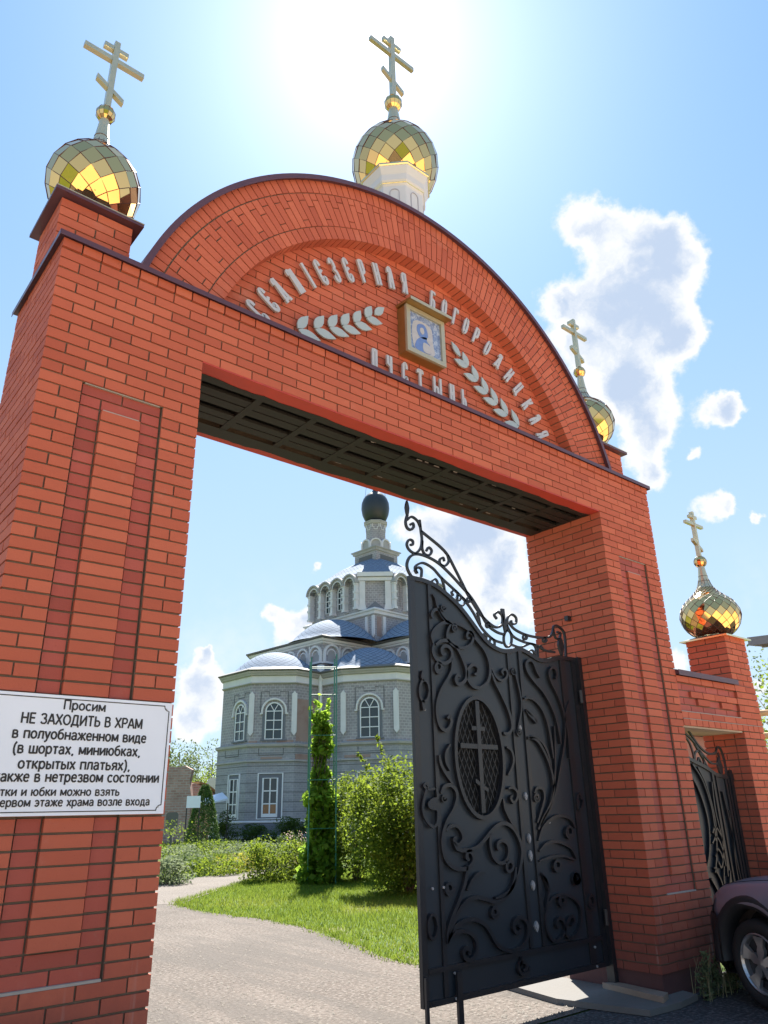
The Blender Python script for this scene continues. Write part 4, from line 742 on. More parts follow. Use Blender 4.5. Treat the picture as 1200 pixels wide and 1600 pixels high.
fr = MB(); yf, yk = GYP - 0.022, GYP + 0.022
fr.ribbon(TOPC, 0.040, (0, yf, -0.012), (1, 0, 0), (0, 0, 1), (0, yk - yf, 0), 0)
def vbar(xa, xb, z0, y0=yf + 0.004, y1=yk - 0.004, dz=-0.030): fr.prism([(xa, z0), (xb, z0), (xb, topz(xb) + dz), (xa, topz(xa) + dz)], (0, y0, 0), (1, 0, 0), (0, 0, 1), (0, y1 - y0, 0), 0)
vbar(3.376, 3.436, 0.22); vbar(sx(3.694), sx(3.738), 0.262); vbar(sx(4.726), sx(4.768), 0.472); vbar(sx(4.896), sx(4.946), 0.472); vbar(sx(5.548), sx(5.632), 0.262); vbar(5.60, 5.66, 0.22)
fr.box(3.437, yf, 0.22, 5.599, yk, 0.260, 0); fr.box(3.437, yf - 0.003, 0.432, 5.599, yk - 0.003, 0.468, 0)
fr.build('frame', BLK, leaf)
hp = MB(); hp.box(5.664, GYP - 0.06, 0.0, 5.718, GYP + 0.02, 3.02, 0); hp.tube((5.655, GYP - 0.05, 2.55), (5.655, GYP - 0.05, 2.68), 0.022, 10); hp.tube((5.655, GYP - 0.05, 0.55), (5.655, GYP - 0.05, 0.68), 0.022, 10); hp.build('hinge_post', BLK, leaf)
for xa, xb, zb_ in ((sx(3.805), sx(3.858), 0.0), (3.378, 3.404, 0.0)):
    rd = MB(); rd.box(xa, GYP - 0.05, zb_, xb, GYP - 0.026, 0.42, 0); rd.build('drop_bolt', BLK, leaf)
for w, pts in SCROLLS:
    P = crom([(CAM.x + (a - CAM.x) * 1.0, b) for a, b in pts], 5)
    s_ = MB(); L = len(P); ww = [w * 1.55 * (0.55 + 0.45 * min(1, i / 4, (L - 1 - i) / 4)) for i in range(L)]
    s_.ribbon(P, ww, (0, GYP - 0.036, 0), (1, 0, 0), (0, 0, 1), (0, 0.0345, 0), 0); s_.build('scroll', BLK, leaf)
for w, pts in CREST:
    P = crom([(CAM.x + (a - CAM.x) * 1.0, b) for a, b in pts], 5)
    s_ = MB(); s_.ribbon(P, w * 1.1, (0, GYP - 0.010, 0), (1, 0, 0), (0, 0, 1), (0, 0.020, 0), 0); s_.build('crest_scroll', BLK, leaf)
# spear tip, oval rim, lattice, cross, lock plate, worn rosettes
def diamond(c, w, h, y0, dep, mb, mat=0): 
    pr_ = [(0, -.5), (.35, -.22), (.5, .05), (.3, .3), (0, .5), (-.3, .3), (-.5, .05), (-.35, -.22)]
    mb.prism([(c[0] + a * w, c[1] + b * h) for a, b in pr_], (0, y0, 0), (1, 0, 0), (0, 0, 1), (0, dep, 0), mat)
tp = MB(); diamond((CAM.x + (sx(3.482) - CAM.x), 4.155), 0.045, 0.17, GYP - 0.012, 0.024, tp); tp.build('spear_tip', BLK, leaf)
tp = MB(); diamond((5.47, 3.12), 0.09, 0.22, GYP - 0.014, 0.024, tp); tp.build('leaf_ornament', BLK, leaf)
ow = MB(); ell = [(OV[0] + OV[2] * math.cos(a), OV[1] + OV[3] * math.sin(a)) for a in np.linspace(0, 2 * PI, 49)[:-1]]
ow.ribbon(ell, 0.034, (0, GYP - 0.034, 0), (1, 0, 0), (0, 0, 1), (0, 0.05, 0), 0, closed=True); ov = ow.build('oval_window', BLK, leaf)
lt = MB()
for s in (-1, 1):
    for i in range(-12, 13):
        # slanted wires clipped to the ellipse
        c = i * 0.125; seg = []
        for t in np.linspace(-1, 1, 61):
            xx = t * OV[2]; zz = c + s * 2.1 * xx
            if (xx / OV[2]) ** 2 + (zz / OV[3]) ** 2 < 0.96: seg.append((OV[0] + xx, OV[1] + zz))
        for p0, p1 in zip(seg[:-1:5], seg[5::5]):
            o_ = 0.003 * s; lt.tube((p0[0], GYP + o_, p0[1]), (p1[0], GYP + o_, p1[1]), 0.0042, 4)
lt.build('lattice', BLK, ov)
cr = MB(); y0, y1 = GYP - 0.030, GYP - 0.010
cr.box(OV[0] - 0.024, y0, OV[1] - 0.46, OV[0] + 0.024, y1, OV[1] + 0.47, 0); cr.box(OV[0] - 0.235, y0 + 0.002, OV[1] + 0.060, OV[0] + 0.235, y1 - 0.002, OV[1] + 0.100, 0); cr.box(OV[0] - 0.085, y0 + 0.002, OV[1] + 0.215, OV[0] + 0.085, y1 - 0.002, OV[1] + 0.250, 0)
cr.prism([(-.075, .03), (.075, -.05), (.075, -.085), (-.075, -.005)][::-1], (OV[0], y0 + 0.002, OV[1] - 0.215), (1, 0, 0), (0, 0, 1), (0, 0.016, 0), 0)
cr.build('cross', BLK, ov)
bk = MB(); bk.face([(OV[0] - .3, GYP + 0.03, OV[1] - .5), (OV[0] + .3, GYP + 0.03, OV[1] - .5), (OV[0] + .3, GYP + 0.03, OV[1] + .5), (OV[0] - .3, GYP + 0.03, OV[1] + .5)], 0)
ell2 = [(OV[0] + (OV[2] + .01) * math.cos(a), OV[1] + (OV[3] + .01) * math.sin(a)) for a in np.linspace(0, 2 * PI, 49)[:-1]]
bk = MB(); bk.prism(ell2, (0, GYP + 0.030, 0), (1, 0, 0), (0, 0, 1), (0, 0.003, 0), 0); bk.build('dark_oval_fill', VOID, ov)  # black sheet added so the oval looks dark inside
lk = MB()
lk.ribbon(crom(LOCK[0][1], 4), 0.018, (0, GYP - 0.040, 0), (1, 0, 0), (0, 0, 1), (0, 0.016, 0), 0)
lk.ribbon(crom(LOCK[1][1], 4), 0.024, (0, GYP - 0.041, 0), (1, 0, 0), (0, 0, 1), (0, 0.016, 0), 0)
lk.prism(crom(LOCK[2][1][::-1], 3, True), (0, GYP - 0.042, 0), (1, 0, 0), (0, 0, 1), (0, 0.014, 0), 0)
lk.build('lock_plate', BLK, leaf)
cent = sx(4.832)
for z, w, h in ((0.625, 0.052, 0.085), (0.94, 0.045, 0.08), (1.175, 0.042, 0.09), (1.315, 0.040, 0.08), (1.665, 0.040, 0.07), (2.26, 0.036, 0.055)):
    rs = MB(); diamond((cent + (z - 1.2) * 0.0, z), w, h, GYP - 0.020, 0.018, rs); diamond((cent, z), w * 0.55, h * 0.5, GYP - 0.026, 0.008, rs); tag(rs.build('rosette', SILV, leaf), 'worn silver rosette')
for X, Z in ((3.70, 0.245), (3.70, 0.41), (5.47, 0.24), (5.47, 0.39), (3.50, 1.0), (3.62, 1.0), (3.49, 2.35), (3.63, 2.35), (4.99, 1.44), (5.01, 1.47)):
    bt = MB(); bt.tube((X, GYP - 0.018, Z), (X, GYP - 0.032, Z), 0.010, 8); bt.build('bolt', SILV, leaf)

# ------------------------------------------------------------------ side wall with the narrow gate
sw = thing('brick_side_wall', 'low red brick wall with a narrow gate opening, joined to the right pillar', 'wall', (7.6, 0.25, 0))
wb = MB(); ZT = 2.883
def wz(i): return ZT - (i + 1) * V        # course i from the top
for i in range(38):
    z = wz(i)
    if z < 0.12: break
    if i == 0: x = 6.755
    for side in (0, 1):
        y0, y1 = (0.0, 0.12) if side == 0 else (0.39, 0.51)
        if i < 7:      # above the opening
            x = 6.755 if i % 2 == 0 else 6.755 - 0.13
            while x < 8.56:
                a, b = max(x, 6.755), min(x + 0.25, 8.575)
                rec = 1 <= i <= 4 and a < 8.05 and side == 0
                if i == 6:
                    if x < 8.06 or True:
                        for q in (x, x + 0.13):
                            if 6.75 < q < 8.5: wb.box(q, y0 - 0.006, z, min(q + 0.12, 8.575), y1, z + BH, 0, rtone(), 0.001)
                elif b - a > 0.03:
                    if rec:
                        st = (i in (1, 4)) or (int((a - 6.755) / 0.13) % 4 == 0); b = min(b, 8.06)
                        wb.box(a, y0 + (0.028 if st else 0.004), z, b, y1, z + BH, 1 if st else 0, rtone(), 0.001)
                    else: wb.box(a, y0, z, b, y1, z + BH, 0, rtone(), 0.001)
                x += 0.26
            if 1 <= i <= 4 and side == 0:
                wb.box(8.072, y0, z, 8.072 + (0.12 if i % 2 else 0.25), y1, z + BH, 0, rtone(), 0.001); wb.box(8.072 + (0.13 if i % 2 else 0.26), y0, z, 8.575, y1, z + BH, 0, rtone(), 0.001)
        else:          # pier right of the opening
            own = i % 2 == 0
            if own:
                wb.box(8.07, y0, z, 8.32, y1, z + BH, 0, rtone(), 0.001); wb.box(8.33, y0, z, 8.575, y1, z + BH, 0, rtone(), 0.001)
            else:
                wb.box(8.07, y0, z, 8.19, y1, z + BH, 0, rtone(), 0.001); wb.box(8.20, y0, z, 8.45, y1, z + BH, 0, rtone(), 0.001); wb.box(8.46, y0, z, 8.575, y1, z + BH, 0, rtone(), 0.001)
    if i >= 7:
        for xa, xb in ((8.07, 8.19), (8.455, 8.575)):
            wb.box(xa, 0.13, z, xb, 0.25 if i % 2 == 0 else 0.38, z + BH, 0, rtone(), 0.001)
            if i % 2 == 0: wb.box(xa, 0.26, z, xb, 0.38, z + BH, 0, rtone(), 0.001)
    else: wb.box(8.455, 0.13, z, 8.575, 0.38, z + BH, 0, rtone(), 0.001)
wb.box(6.756, 0.034, wz(5) + 0.01, 8.066, 0.50, ZT - 0.004, 2); wb.box(6.756, 0.012, wz(6) + 0.004, 8.066, 0.50, wz(5) + 0.009, 2)
wb.box(8.081, 0.011, 0.1, 8.564, 0.499, ZT - 0.003, 2); wb.box(6.756, -0.002, wz(4) - 0.011, 8.07, 0.05, wz(4) - 0.003, 3); wb.box(6.756, -0.008, wz(5) - 0.0105, 8.57, 0.03, wz(5) - 0.004, 3)
wb.box(6.756, 0.02, wz(6) - 0.02, 8.068, 0.49, wz(6) - 0.001, 4)
body = wb.build('wall', [BR, BD, MO, LED, plain('lintel_board', (0.40, 0.34, 0.28), 0.8, var=0.3, scale=5)], sw)
pb = MB(); pb.box(8.085, 0.015, -0.1, 8.56, 0.495, 0.14, 0); pb.build('plinth', PL, sw)
cb = MB(); cb.prism([(-0.035, 2.884), (0.46, 2.884), (0.30, 3.02), (-0.035, 2.925)], (6.756, 0, 0), (0, 1, 0), (0, 0, 1), (1.33, 0, 0), 0); cb.box(6.756, -0.040, 2.872, 8.086, -0.0355, 2.93, 0); cb.build('coping', CAPM, sw)
pdm = MB()
for i in range(8): ring_course(pdm, 8.105, 0.035, 8.615, 0.545, 2.885 + i * V, i % 2 == 0)
pdm.box(8.116, 0.046, 2.88, 8.604, 0.534, 3.475, 1); pd_ = pdm.build('pedestal', [BR, MO], sw)
kb = MB(); kb.box(8.05, -0.02, 3.478, 8.67, 0.60, 3.490, 0)
q = [(8.05, -0.02), (8.67, -0.02), (8.67, 0.60), (8.05, 0.60)]; u = [(8.36 + sx_ * 0.17, 0.29 + sy_ * 0.17) for sx_, sy_ in ((-1, -1), (1, -1), (1, 1), (-1, 1))]
for i in range(4):
    j = (i + 1) % 4; kb.face([(*q[i], 3.4905), (*q[j], 3.4905), (*u[j], 3.535), (*u[i], 3.535)], 1)
kb.face([(*p, 3.535) for p in u], 1); kb.box(8.047, -0.024, 3.472, 8.673, -0.0205, 3.492, 0); kb.box(8.046, -0.0203, 3.472, 8.0495, 0.60, 3.492, 0)
kb.build('pedestal_cap', [GOLD2, CAPM], pd_)

# narrow iron gate in it
ng = thing('iron_wicket_gate', 'narrow black iron gate with flowing bars, closed in the opening behind the parked car', 'gate', (7.4, 0.26, 0.1))
Y0 = 0.25
def wtop(x): return 2.06 - 0.20 * max(0, min(1, (x - 7.15) / 0.55)) - 0.02 * math.sin((x - 6.8) * 6) if x > 7.15 else 2.06 + 0.25 * max(0, (7.15 - x))
nb = MB(); xs = list(np.linspace(6.80, 7.96, 24))
for a, b in zip(xs[:-1], xs[1:]):
    nb.face([(a, Y0 - .001, .15), (b, Y0 - .001, .15), (b, Y0 - .001, wtop(b)), (a, Y0 - .001, wtop(a))], 0); nb.face([(b, Y0 + .001, .15), (a, Y0 + .001, .15), (a, Y0 + .001, wtop(a)), (b, Y0 + .001, wtop(b))], 0)
nb.build('sheet_panel', SHEET, ng)
fb = MB(); fb.ribbon([(x, wtop(x)) for x in xs], 0.04, (0, Y0 - 0.02, 0), (1, 0, 0), (0, 0, 1), (0, 0.04, 0), 0)
for a, b in ((6.78, 6.82), (7.60, 7.64), (7.68, 7.71), (7.88, 7.92), (7.94, 7.98)): fb.prism([(a, .12), (b, .12), (b, wtop(b) - .02), (a, wtop(a) - .02)], (0, Y0 - .018, 0), (1, 0, 0), (0, 0, 1), (0, .036, 0), 0)
fb.box(6.821, Y0 - .02, .12, 7.94, Y0 + .02, .16, 0); fb.build('frame', BLK, ng)
pb = MB(); pb.box(7.99, Y0 - .03, 0, 8.045, Y0 + .03, 1.93, 0); pb.box(8.046, Y0 - 0.03, 1.82, 8.069, Y0 + .06, 1.88, 0); pb.build('hinge_post', BLK, ng)
WS = [[(7.30, 1.95), (7.42, 1.75), (7.48, 1.4), (7.40, 1.1), (7.30, .9)], [(7.20, 1.98), (7.36, 1.8), (7.45, 1.5), (7.42, 1.2)], [(7.10, 1.9), (7.25, 1.7), (7.33, 1.4), (7.25, 1.1), (7.1, .9)], [(7.55, 1.8), (7.52, 1.5), (7.56, 1.2), (7.50, 1.0)],
      [(7.38, 1.28), (7.46, 1.34), (7.55, 1.24), (7.58, 1.05), (7.55, .85)], [(7.34, 1.18), (7.45, 1.24), (7.53, 1.12), (7.54, .95)], [(7.36, 1.05), (7.44, 1.12), (7.50, 1.02), (7.44, .94), (7.40, 1.0)], [(7.30, .95), (7.40, .80), (7.42, .6), (7.36, .45)], [(7.50, .95), (7.45, .78), (7.52, .6), (7.56, .45)],
      [(7.62, .9), (7.54, .75), (7.45, .72), (7.40, .60), (7.48, .5)], [(7.75, 1.7), (7.80, 1.3), (7.76, .9), (7.80, .5)], [(7.05, 1.5), (7.15, 1.2), (7.05, .9), (7.15, .6)], [(7.20, .85), (7.30, .7), (7.25, .5), (7.15, .45)], [(7.83, 1.5), (7.79, 1.1), (7.83, .7)]]
for pts in WS:
    s_ = MB(); s_.ribbon(crom(pts, 5), 0.018, (0, Y0 - .032, 0), (1, 0, 0), (0, 0, 1), (0, .030, 0), 0); s_.build('scroll', BLK, ng)
WC = [[(7.12, 2.34), (7.24, 2.36), (7.40, 2.22), (7.52, 2.14), (7.66, 2.10), (7.80, 2.12), (7.86, 2.18), (7.93, 2.16), (7.97, 2.05), (7.975, 1.88)], [(7.16, 2.32), (7.32, 2.24), (7.46, 2.12), (7.56, 2.05), (7.66, 2.0), (7.80, 2.0), (7.86, 2.05), (7.85, 2.12)],
      [(7.36, 2.2), (7.46, 2.08), (7.56, 1.96), (7.66, 1.88), (7.76, 1.86)], [(7.14, 2.3), (7.26, 2.2), (7.30, 2.05), (7.26, 1.98)], [(7.30, 2.0), (7.34, 2.10), (7.44, 2.12), (7.50, 2.02), (7.48, 1.93)], [(7.36, 1.98), (7.40, 2.05), (7.45, 1.98)], [(7.05, 2.25), (7.12, 2.2), (7.10, 2.1)]]
for pts in WC:
    s_ = MB(); s_.ribbon(crom(pts, 5), 0.020, (0, Y0 - .01, 0), (1, 0, 0), (0, 0, 1), (0, .02, 0), 0); s_.build('crest_scroll', BLK, ng)
ob = MB(); diamond((7.84, 1.96), 0.10, 0.22, Y0 - .012, .024, ob); ob.build('leaf_ornament', BLK, ng)

# rose-plastered shed behind the narrow gate
PLAS = plain('rose_plaster', (0.42, 0.20, 0.17), 0.85, var=0.12, scale=2, bump=0.2)
ob = thing('plastered_outbuilding', 'low rose plastered outbuilding glimpsed through the narrow side gate', 'building', (11, 4.5, 0))
mb = MB(); mb.box(9.0, 3.2, -0.1, 13.4, 6.0, 2.75, 0); mb.build('wall', PLAS, ob)
mb = MB(); mb.prism([(3.0, 2.752), (6.2, 2.752), (6.2, 2.85), (4.6, 3.05), (3.0, 2.85)], (8.9, 0, 0), (0, 1, 0), (0, 0, 1), (4.6, 0, 0), 0); mb.build('roof', CAPM, ob)

# timber shelter whose eave pokes in on the right
GREYM = plain('grey_roof_metal', (0.17, 0.18, 0.20), 0.55, var=0.2); WOOD = plain('honey_timber', (0.48, 0.30, 0.15), 0.6, var=0.25, scale=7)
sh_ = thing('timber_shelter', 'timber shelter with a grey metal eave at the right edge behind the side wall', 'shelter', (17.5, 2.6, 0))
def PT(az, D): a = math.radians(az); return Vector((CAM.x + D * math.sin(a), CAM.y + D * math.cos(a), 0))
mb = MB(); c0 = PT(66.0, 16.0)
ex = Vector((0.99, 0.08, 0)).normalized(); ey = Vector((0.30, -0.95, 0)).normalized()
def rp(a, b, z): p = c0 + ex * a + ey * b; return (p.x, p.y, z + 0.10 * a)
mb.face([rp(0, 0, 4.52), rp(0, 4, 4.52), rp(6, 4, 4.52), rp(6, 0, 4.52)], 0); mb.face([rp(0, 0, 4.45), rp(6, 0, 4.45), rp(6, 4, 4.45), rp(0, 4, 4.45)], 0)
for p, q in (((0, 0), (6, 0)), ((0, 4), (0, 0)), ((6, 0), (6, 4)), ((6, 4), (0, 4))): mb.face([rp(*p, 4.40), rp(*q, 4.40), rp(*q, 4.56), rp(*p, 4.56)], 0)
mb.build('roof', GREYM, sh_)
for a in (0.45, 1.3, 2.2, 3.1, 4.0, 4.9, 5.7):
    r_ = MB(); r_.tube(rp(a, 0.08, 4.40), rp(a, 3.92, 4.40), 0.05, 4); r_.build('rafter', GREYM, sh_)
for a in (2.6, 5.6):
    for b in (0.4, 3.6):
        r_ = MB(); r_.tube(Vector(rp(a, b, -0.3)), Vector(rp(a, b, 4.42)), 0.07, 8); r_.build('post', WOOD, sh_)
q0, q1 = PT(64.6, 14.0), PT(72.0, 15.5)
for z in (2.94, 2.58):
    r_ = MB(); r_.tube(q0 + Vector((0, 0, z)), q1 + Vector((0, 0, z + .12)), 0.05, 8); r_.build('rail', WOOD, sh_)
# ------------------------------------------------------------------ the parked car, nose to the side gate
def car():
    root = thing('parked_car', 'lilac grey car with black plastic wheel arches parked nose-in beside the right pillar', 'car', (5.8, -0.82, 0))
    a = math.radians(22); h = Vector((math.sin(a), math.cos(a), 0)); l = Vector((-math.cos(a), math.sin(a), 0))  # forward, left
    o = Vector((6.09, -0.76, 0)) - l * 0.0                  # ground point of the front left wheel
    # car frame: X forward from the front axle, Y left from the left flank (negative = inward), Z up
    def T(x, y, z): return o + h * x + l * (y + 0.10) + Vector((0, 0, z))
    PAINT, k, b = material('lilac_grey_paint'); b.inputs['Base Color'].default_value = (0.24, 0.225, 0.28, 1); b.inputs['Metallic'].default_value = 0.3; b.inputs['Roughness'].default_value = 0.34; b.inputs['Coat Weight'].default_value = 0.6; b.inputs['Coat Roughness'].default_value = 0.08
    tcn = k.add('ShaderNodeTexCoord'); nn = k.add('ShaderNodeTexNoise', {'Vector': tcn.outputs['Object'], 'Scale': 3.0, 'Detail': 6.0}); k.l.new(k.math('MULTIPLY_ADD', nn.outputs[0], 0.25, 0.24), b.inputs['Roughness'])
    CLAD = plain('black_cladding', (0.020, 0.021, 0.024), 0.55, var=0.2, scale=20, bump=0.1); TYRE = plain('tyre_rubber', (0.012, 0.012, 0.013), 0.75, var=0.3, scale=20); RIM = plain('alloy_silver', (0.50, 0.51, 0.53), 0.35, metal=0.85, var=0.08)
    GLASS, k2, b2 = material('tinted_glass'); b2.inputs['Base Color'].default_value = (0.02, 0.025, 0.03, 1); b2.inputs['Roughness'].default_value = 0.05
    LAMP, k3, b3 = material('lamp_glass'); b3.inputs['Base Color'].default_value = (0.45, 0.47, 0.5, 1); b3.inputs['Roughness'].default_value = 0.08
    WB, WID = 2.55, 1.72
    # side profile of the upper body edge: (x, belt/top height), lofted over half width with a rounded plan
    xs = [0.70, 0.66, 0.56, 0.42, 0.25, 0.0, -0.3, -0.6, -0.9, -1.3, -1.9, -2.4, -2.9, -3.25, -3.32]
    hood = [0.66, 0.79, 0.86, 0.905, 0.935, 0.965, 0.99, 1.01, 1.03, 1.04, 1.05, 1.06, 1.07, 1.05, 0.80]
    inset = [0.36, 0.20, 0.10, 0.045, 0.015, 0.0, 0.0, 0.0, 0.0, 0.0, 0.0, 0.0, 0.02, 0.10, 0.22]
    arch = 0.43
    def low(x):       # lower edge of painted body / wheel-arch opening
        for cx in (0.0, -WB):
            d = abs(x - cx)
            if d < arch: return max(0.30, 0.335 + math.sqrt(arch ** 2 - d * d))
        return 0.30
    def section(x, top, ins):
        yo = -ins; yi = -WID + ins; pts = []
        lo = low(x)
        pts.append((yo + 0.0, lo)); pts.append((yo + 0.012, (lo + top - 0.22) / 2 if lo < top - 0.3 else lo + 0.02)); pts.append((yo, top - 0.17)); pts.append((yo - 0.035, top - 0.07)); pts.append((yo - 0.11, top - 0.02)); pts.append((yo - 0.30, top + 0.015)); pts.append(((yo + yi) / 2, top + 0.04))
        pts += [(yo + yi - p[0], p[1]) for p in reversed(pts[:-1])]
        return [T(x, p[0], p[1]) for p in pts]
    xr = []
    for p, q in zip(xs[:-1], xs[1:]):
        n = max(1, int(abs(q - p) / 0.06)); xr += [p + (q - p) * i / n for i in range(n)]
    xr.append(xs[-1])
    def ip(arr, x):
        for p, q, u, v in zip(xs[:-1], xs[1:], arr[:-1], arr[1:]):
            if q <= x <= p: return u + (v - u) * (p - x) / (p - q)
        return arr[-1]
    secs = [section(x, ip(hood, x), ip(inset, x)) for x in xr]
    mb = MB()
    for s0, s1 in zip(secs[:-1], secs[1:]):
        for i in range(len(s0) - 1): mb.face([s0[i], s0[i + 1], s1[i + 1], s1[i]], 0)
    mb.face(secs[0][::-1], 0); mb.face(secs[-1], 0)
    mb.build('body', PAINT, root, smooth=True)
    # bumper of black plastic wrapping the nose below the paint
    bm_ = MB(); prof = []
    for z, push in ((0.20, -0.10), (0.26, -0.03), (0.40, 0.0), (0.56, 0.005), (0.63, -0.005), (0.665, -0.03)):
        row = [T(0.39, 0.012 + min(0, push + 0.03), z)] + [T(x + push * 0.6, y + push * 0.35 + 0.012, z) for x, y in ((0.50, -0.035), (0.60, -0.10), (0.68, -0.22), (0.735, -0.42), (0.75, -0.66), (0.755, -0.86))]
        row += [T(x + push * 0.6, -WID - y - push * 0.35 - 0.012, z) for x, y in reversed(((0.50, -0.035), (0.60, -0.10), (0.68, -0.22), (0.735, -0.42), (0.75, -0.66)))] + [T(0.39, -WID - 0.012, z)]
        prof.append(row)
    for r0, r1 in zip(prof[:-1], prof[1:]):
        for i in range(len(r0) - 1): bm_.face([r0[i], r0[i + 1], r1[i + 1], r1[i]], 0)
    bm_.build('bumper', CLAD, root, smooth=True)
    # wheel-arch cladding
    for cx in (0.0, -WB):
        for ys in (0.014, -WID - 0.014):
            cm = MB(); sg = 1 if ys > -0.5 else -1
            A_ = [(math.cos(t), math.sin(t)) for t in np.linspace(-0.10, PI + 0.10, 25)]
            for (c0_, s0_), (c1_, s1_) in zip(A_[:-1], A_[1:]):
                q = []
                rin, rout = 0.405, 0.505
                for c_, s_, r_, yy in ((c0_, s0_, rin, ys - sg * 0.02), (c0_, s0_, rout - 0.02, ys), (c0_, s0_, rout, ys - sg * 0.03)): q.append(T(cx + c_ * r_, yy, 0.335 + s_ * r_))
                for c_, s_, r_, yy in ((c1_, s1_, rin, ys - sg * 0.02), (c1_, s1_, rout - 0.02, ys), (c1_, s1_, rout, ys - sg * 0.03)): q.append(T(cx + c_ * r_, yy, 0.335 + s_ * r_))
                inn = [T(cx + c0_ * rin, ys - sg * 0.16, 0.335 + s0_ * rin), T(cx + c1_ * rin, ys - sg * 0.16, 0.335 + s1_ * rin)]
                cm.face([q[0], q[1], q[4], q[3]], 0); cm.face([q[1], q[2], q[5], q[4]], 0); cm.face([inn[0], q[0], q[3], inn[1]], 0)
            cm.build('wheel_arch', CLAD, root, smooth=True)
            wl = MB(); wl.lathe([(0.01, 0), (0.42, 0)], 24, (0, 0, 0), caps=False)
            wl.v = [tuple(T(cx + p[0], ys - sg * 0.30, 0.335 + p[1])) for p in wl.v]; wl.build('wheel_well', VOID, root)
    sill = MB()
    for ys in (0.010, -WID - 0.010): 
        P8 = [T(-0.45, ys, 0.22), T(-2.10, ys, 0.22), T(-2.10, ys, 0.34), T(-0.45, ys, 0.34)]; sill.face(P8, 0)
    sill.face([T(0.5, -0.05, 0.21), T(0.5, -WID + .05, 0.21), T(-3.2, -WID + .05, 0.24), T(-3.2, -0.05, 0.24)], 0)
    sill.face([T(0.5, -0.06, 0.205), T(0.68, -0.30, 0.20), T(0.72, -0.60, 0.20), T(0.72, -WID + .6, 0.20), T(0.5, -WID + .06, 0.205)], 0); sill.build('sill', CLAD, root)
    # wheels
    for cx in (0.0, -WB):
        for ys, sg in ((-0.02, 1), (-WID + 0.02, -1)):
            def TW(r, ang, d): return T(cx + r * math.cos(ang), ys - sg * d, 0.332 + r * math.sin(ang))
            hub = MB(); N = 40
            prof = [(0.225, 0.02), (0.245, 0.0), (0.29, -0.006), (0.318, 0.012), (0.330, 0.045), (0.332, 0.10), (0.330, 0.16), (0.31, 0.195), (0.24, 0.2)]
            for (r0, d0), (r1, d1) in zip(prof[:-1], prof[1:]):
                for i in range(N):
                    t0, t1 = 2 * PI * i / N, 2 * PI * (i + 1) / N; hub.face([TW(r0, t0, d0), TW(r0, t1, d0), TW(r1, t1, d1), TW(r1, t0, d1)], 0)
            w_ = hub.build('wheel', TYRE, root, smooth=True)
            rm = MB()
            for (r0, d0), (r1, d1) in (((0.226, 0.012), (0.216, 0.006)), ((0.216, 0.006), (0.205, 0.03)), ((0.205, 0.03), (0.20, 0.12))):
                for i in range(N):
                    t0, t1 = 2 * PI * i / N, 2 * PI * (i + 1) / N; rm.face([TW(r0, t0, d0), TW(r0, t1, d0), TW(r1, t1, d1), TW(r1, t0, d1)], 0)
            for i in range(5):
                t = 2 * PI * i / 5 + 0.35
                for k0, k1 in zip(range(0, 6), range(1, 7)):
                    def edge(kk_, s_):
                        r_ = 0.045 + (0.208 - 0.045) * kk_ / 6; hw = 0.36 - 0.17 * kk_ / 6 if kk_ < 4 else 0.245 + 0.05 * (kk_ - 4); hw = max(0.19, 0.55 - 0.40 * kk_ / 6) if kk_ < 3 else 0.23 + 0.02 * (kk_ - 3); return TW(r_, t + s_ * hw, 0.018 + 0.012 * math.sin(kk_ / 6 * PI))
                    rm.face([edge(k0, -1), edge(k0, 1), edge(k1, 1), edge(k1, -1)], 0)
                    def edb(kk_, s_): 
                        r_ = 0.045 + (0.208 - 0.045) * kk_ / 6; hw = max(0.19, 0.55 - 0.40 * kk_ / 6) if kk_ < 3 else 0.23 + 0.02 * (kk_ - 3); return TW(r_ , t + s_ * hw, 0.06)
                    for s_ in (-1, 1): rm.face([edge(k0, s_), edge(k1, s_), edb(k1, s_), edb(k0, s_)], 0)
            for i in range(16):
                t0, t1 = 2 * PI * i / 16, 2 * PI * (i + 1) / 16; rm.face([TW(0, 0, 0.012), TW(0.05, t0, 0.02), TW(0.05, t1, 0.02)], 0)
            rm.build('rim', RIM, w_)
            bd = MB()
            for i in range(24):
                t0, t1 = 2 * PI * i / 24, 2 * PI * (i + 1) / 24; bd.face([TW(0, 0, 0.075), TW(0.205, t0, 0.075), TW(0.205, t1, 0.075)], 0)
            bd.build('brake_disc', CLAD, w_)
    # cabin
    cm = MB(); ring = []
    for x, z, ins in ((-0.55, 1.00, 0.14), (-1.05, 1.32, 0.24), (-1.35, 1.50, 0.28), (-2.3, 1.53, 0.29), (-2.95, 1.44, 0.27), (-3.22, 1.06, 0.16)): ring.append([T(x, -0.10, 0.98), T(x, -ins, z), T(x, -WID + ins, z), T(x, -WID + 0.10, 0.98)])
    for r0, r1 in zip(ring[:-1], ring[1:]):
        for i in range(3): cm.face([r0[i], r0[i + 1], r1[i + 1], r1[i]], 0 if (r0 in ring[2:4] and i == 1) else 1)
    cm.build('cabin', [PAINT, GLASS], root, smooth=False)
    # bonnet shut line, side repeater, door seam and headlamps
    sm = MB(); L_ = [T(x, -ip(inset, x) - 0.118, ip(hood, x) - 0.015) for x in np.linspace(0.5, -0.5, 14)]
    for p, q in zip(L_[:-1], L_[1:]): sm.tube(p, q, 0.003, 4)
    dl = [T(-0.52, 0.014, z) for z in np.linspace(0.34, 0.93, 6)]
    for p, q in zip(dl[:-1], dl[1:]): sm.tube(p, q, 0.003, 4)
    sm.build('shut_line', VOID, root)
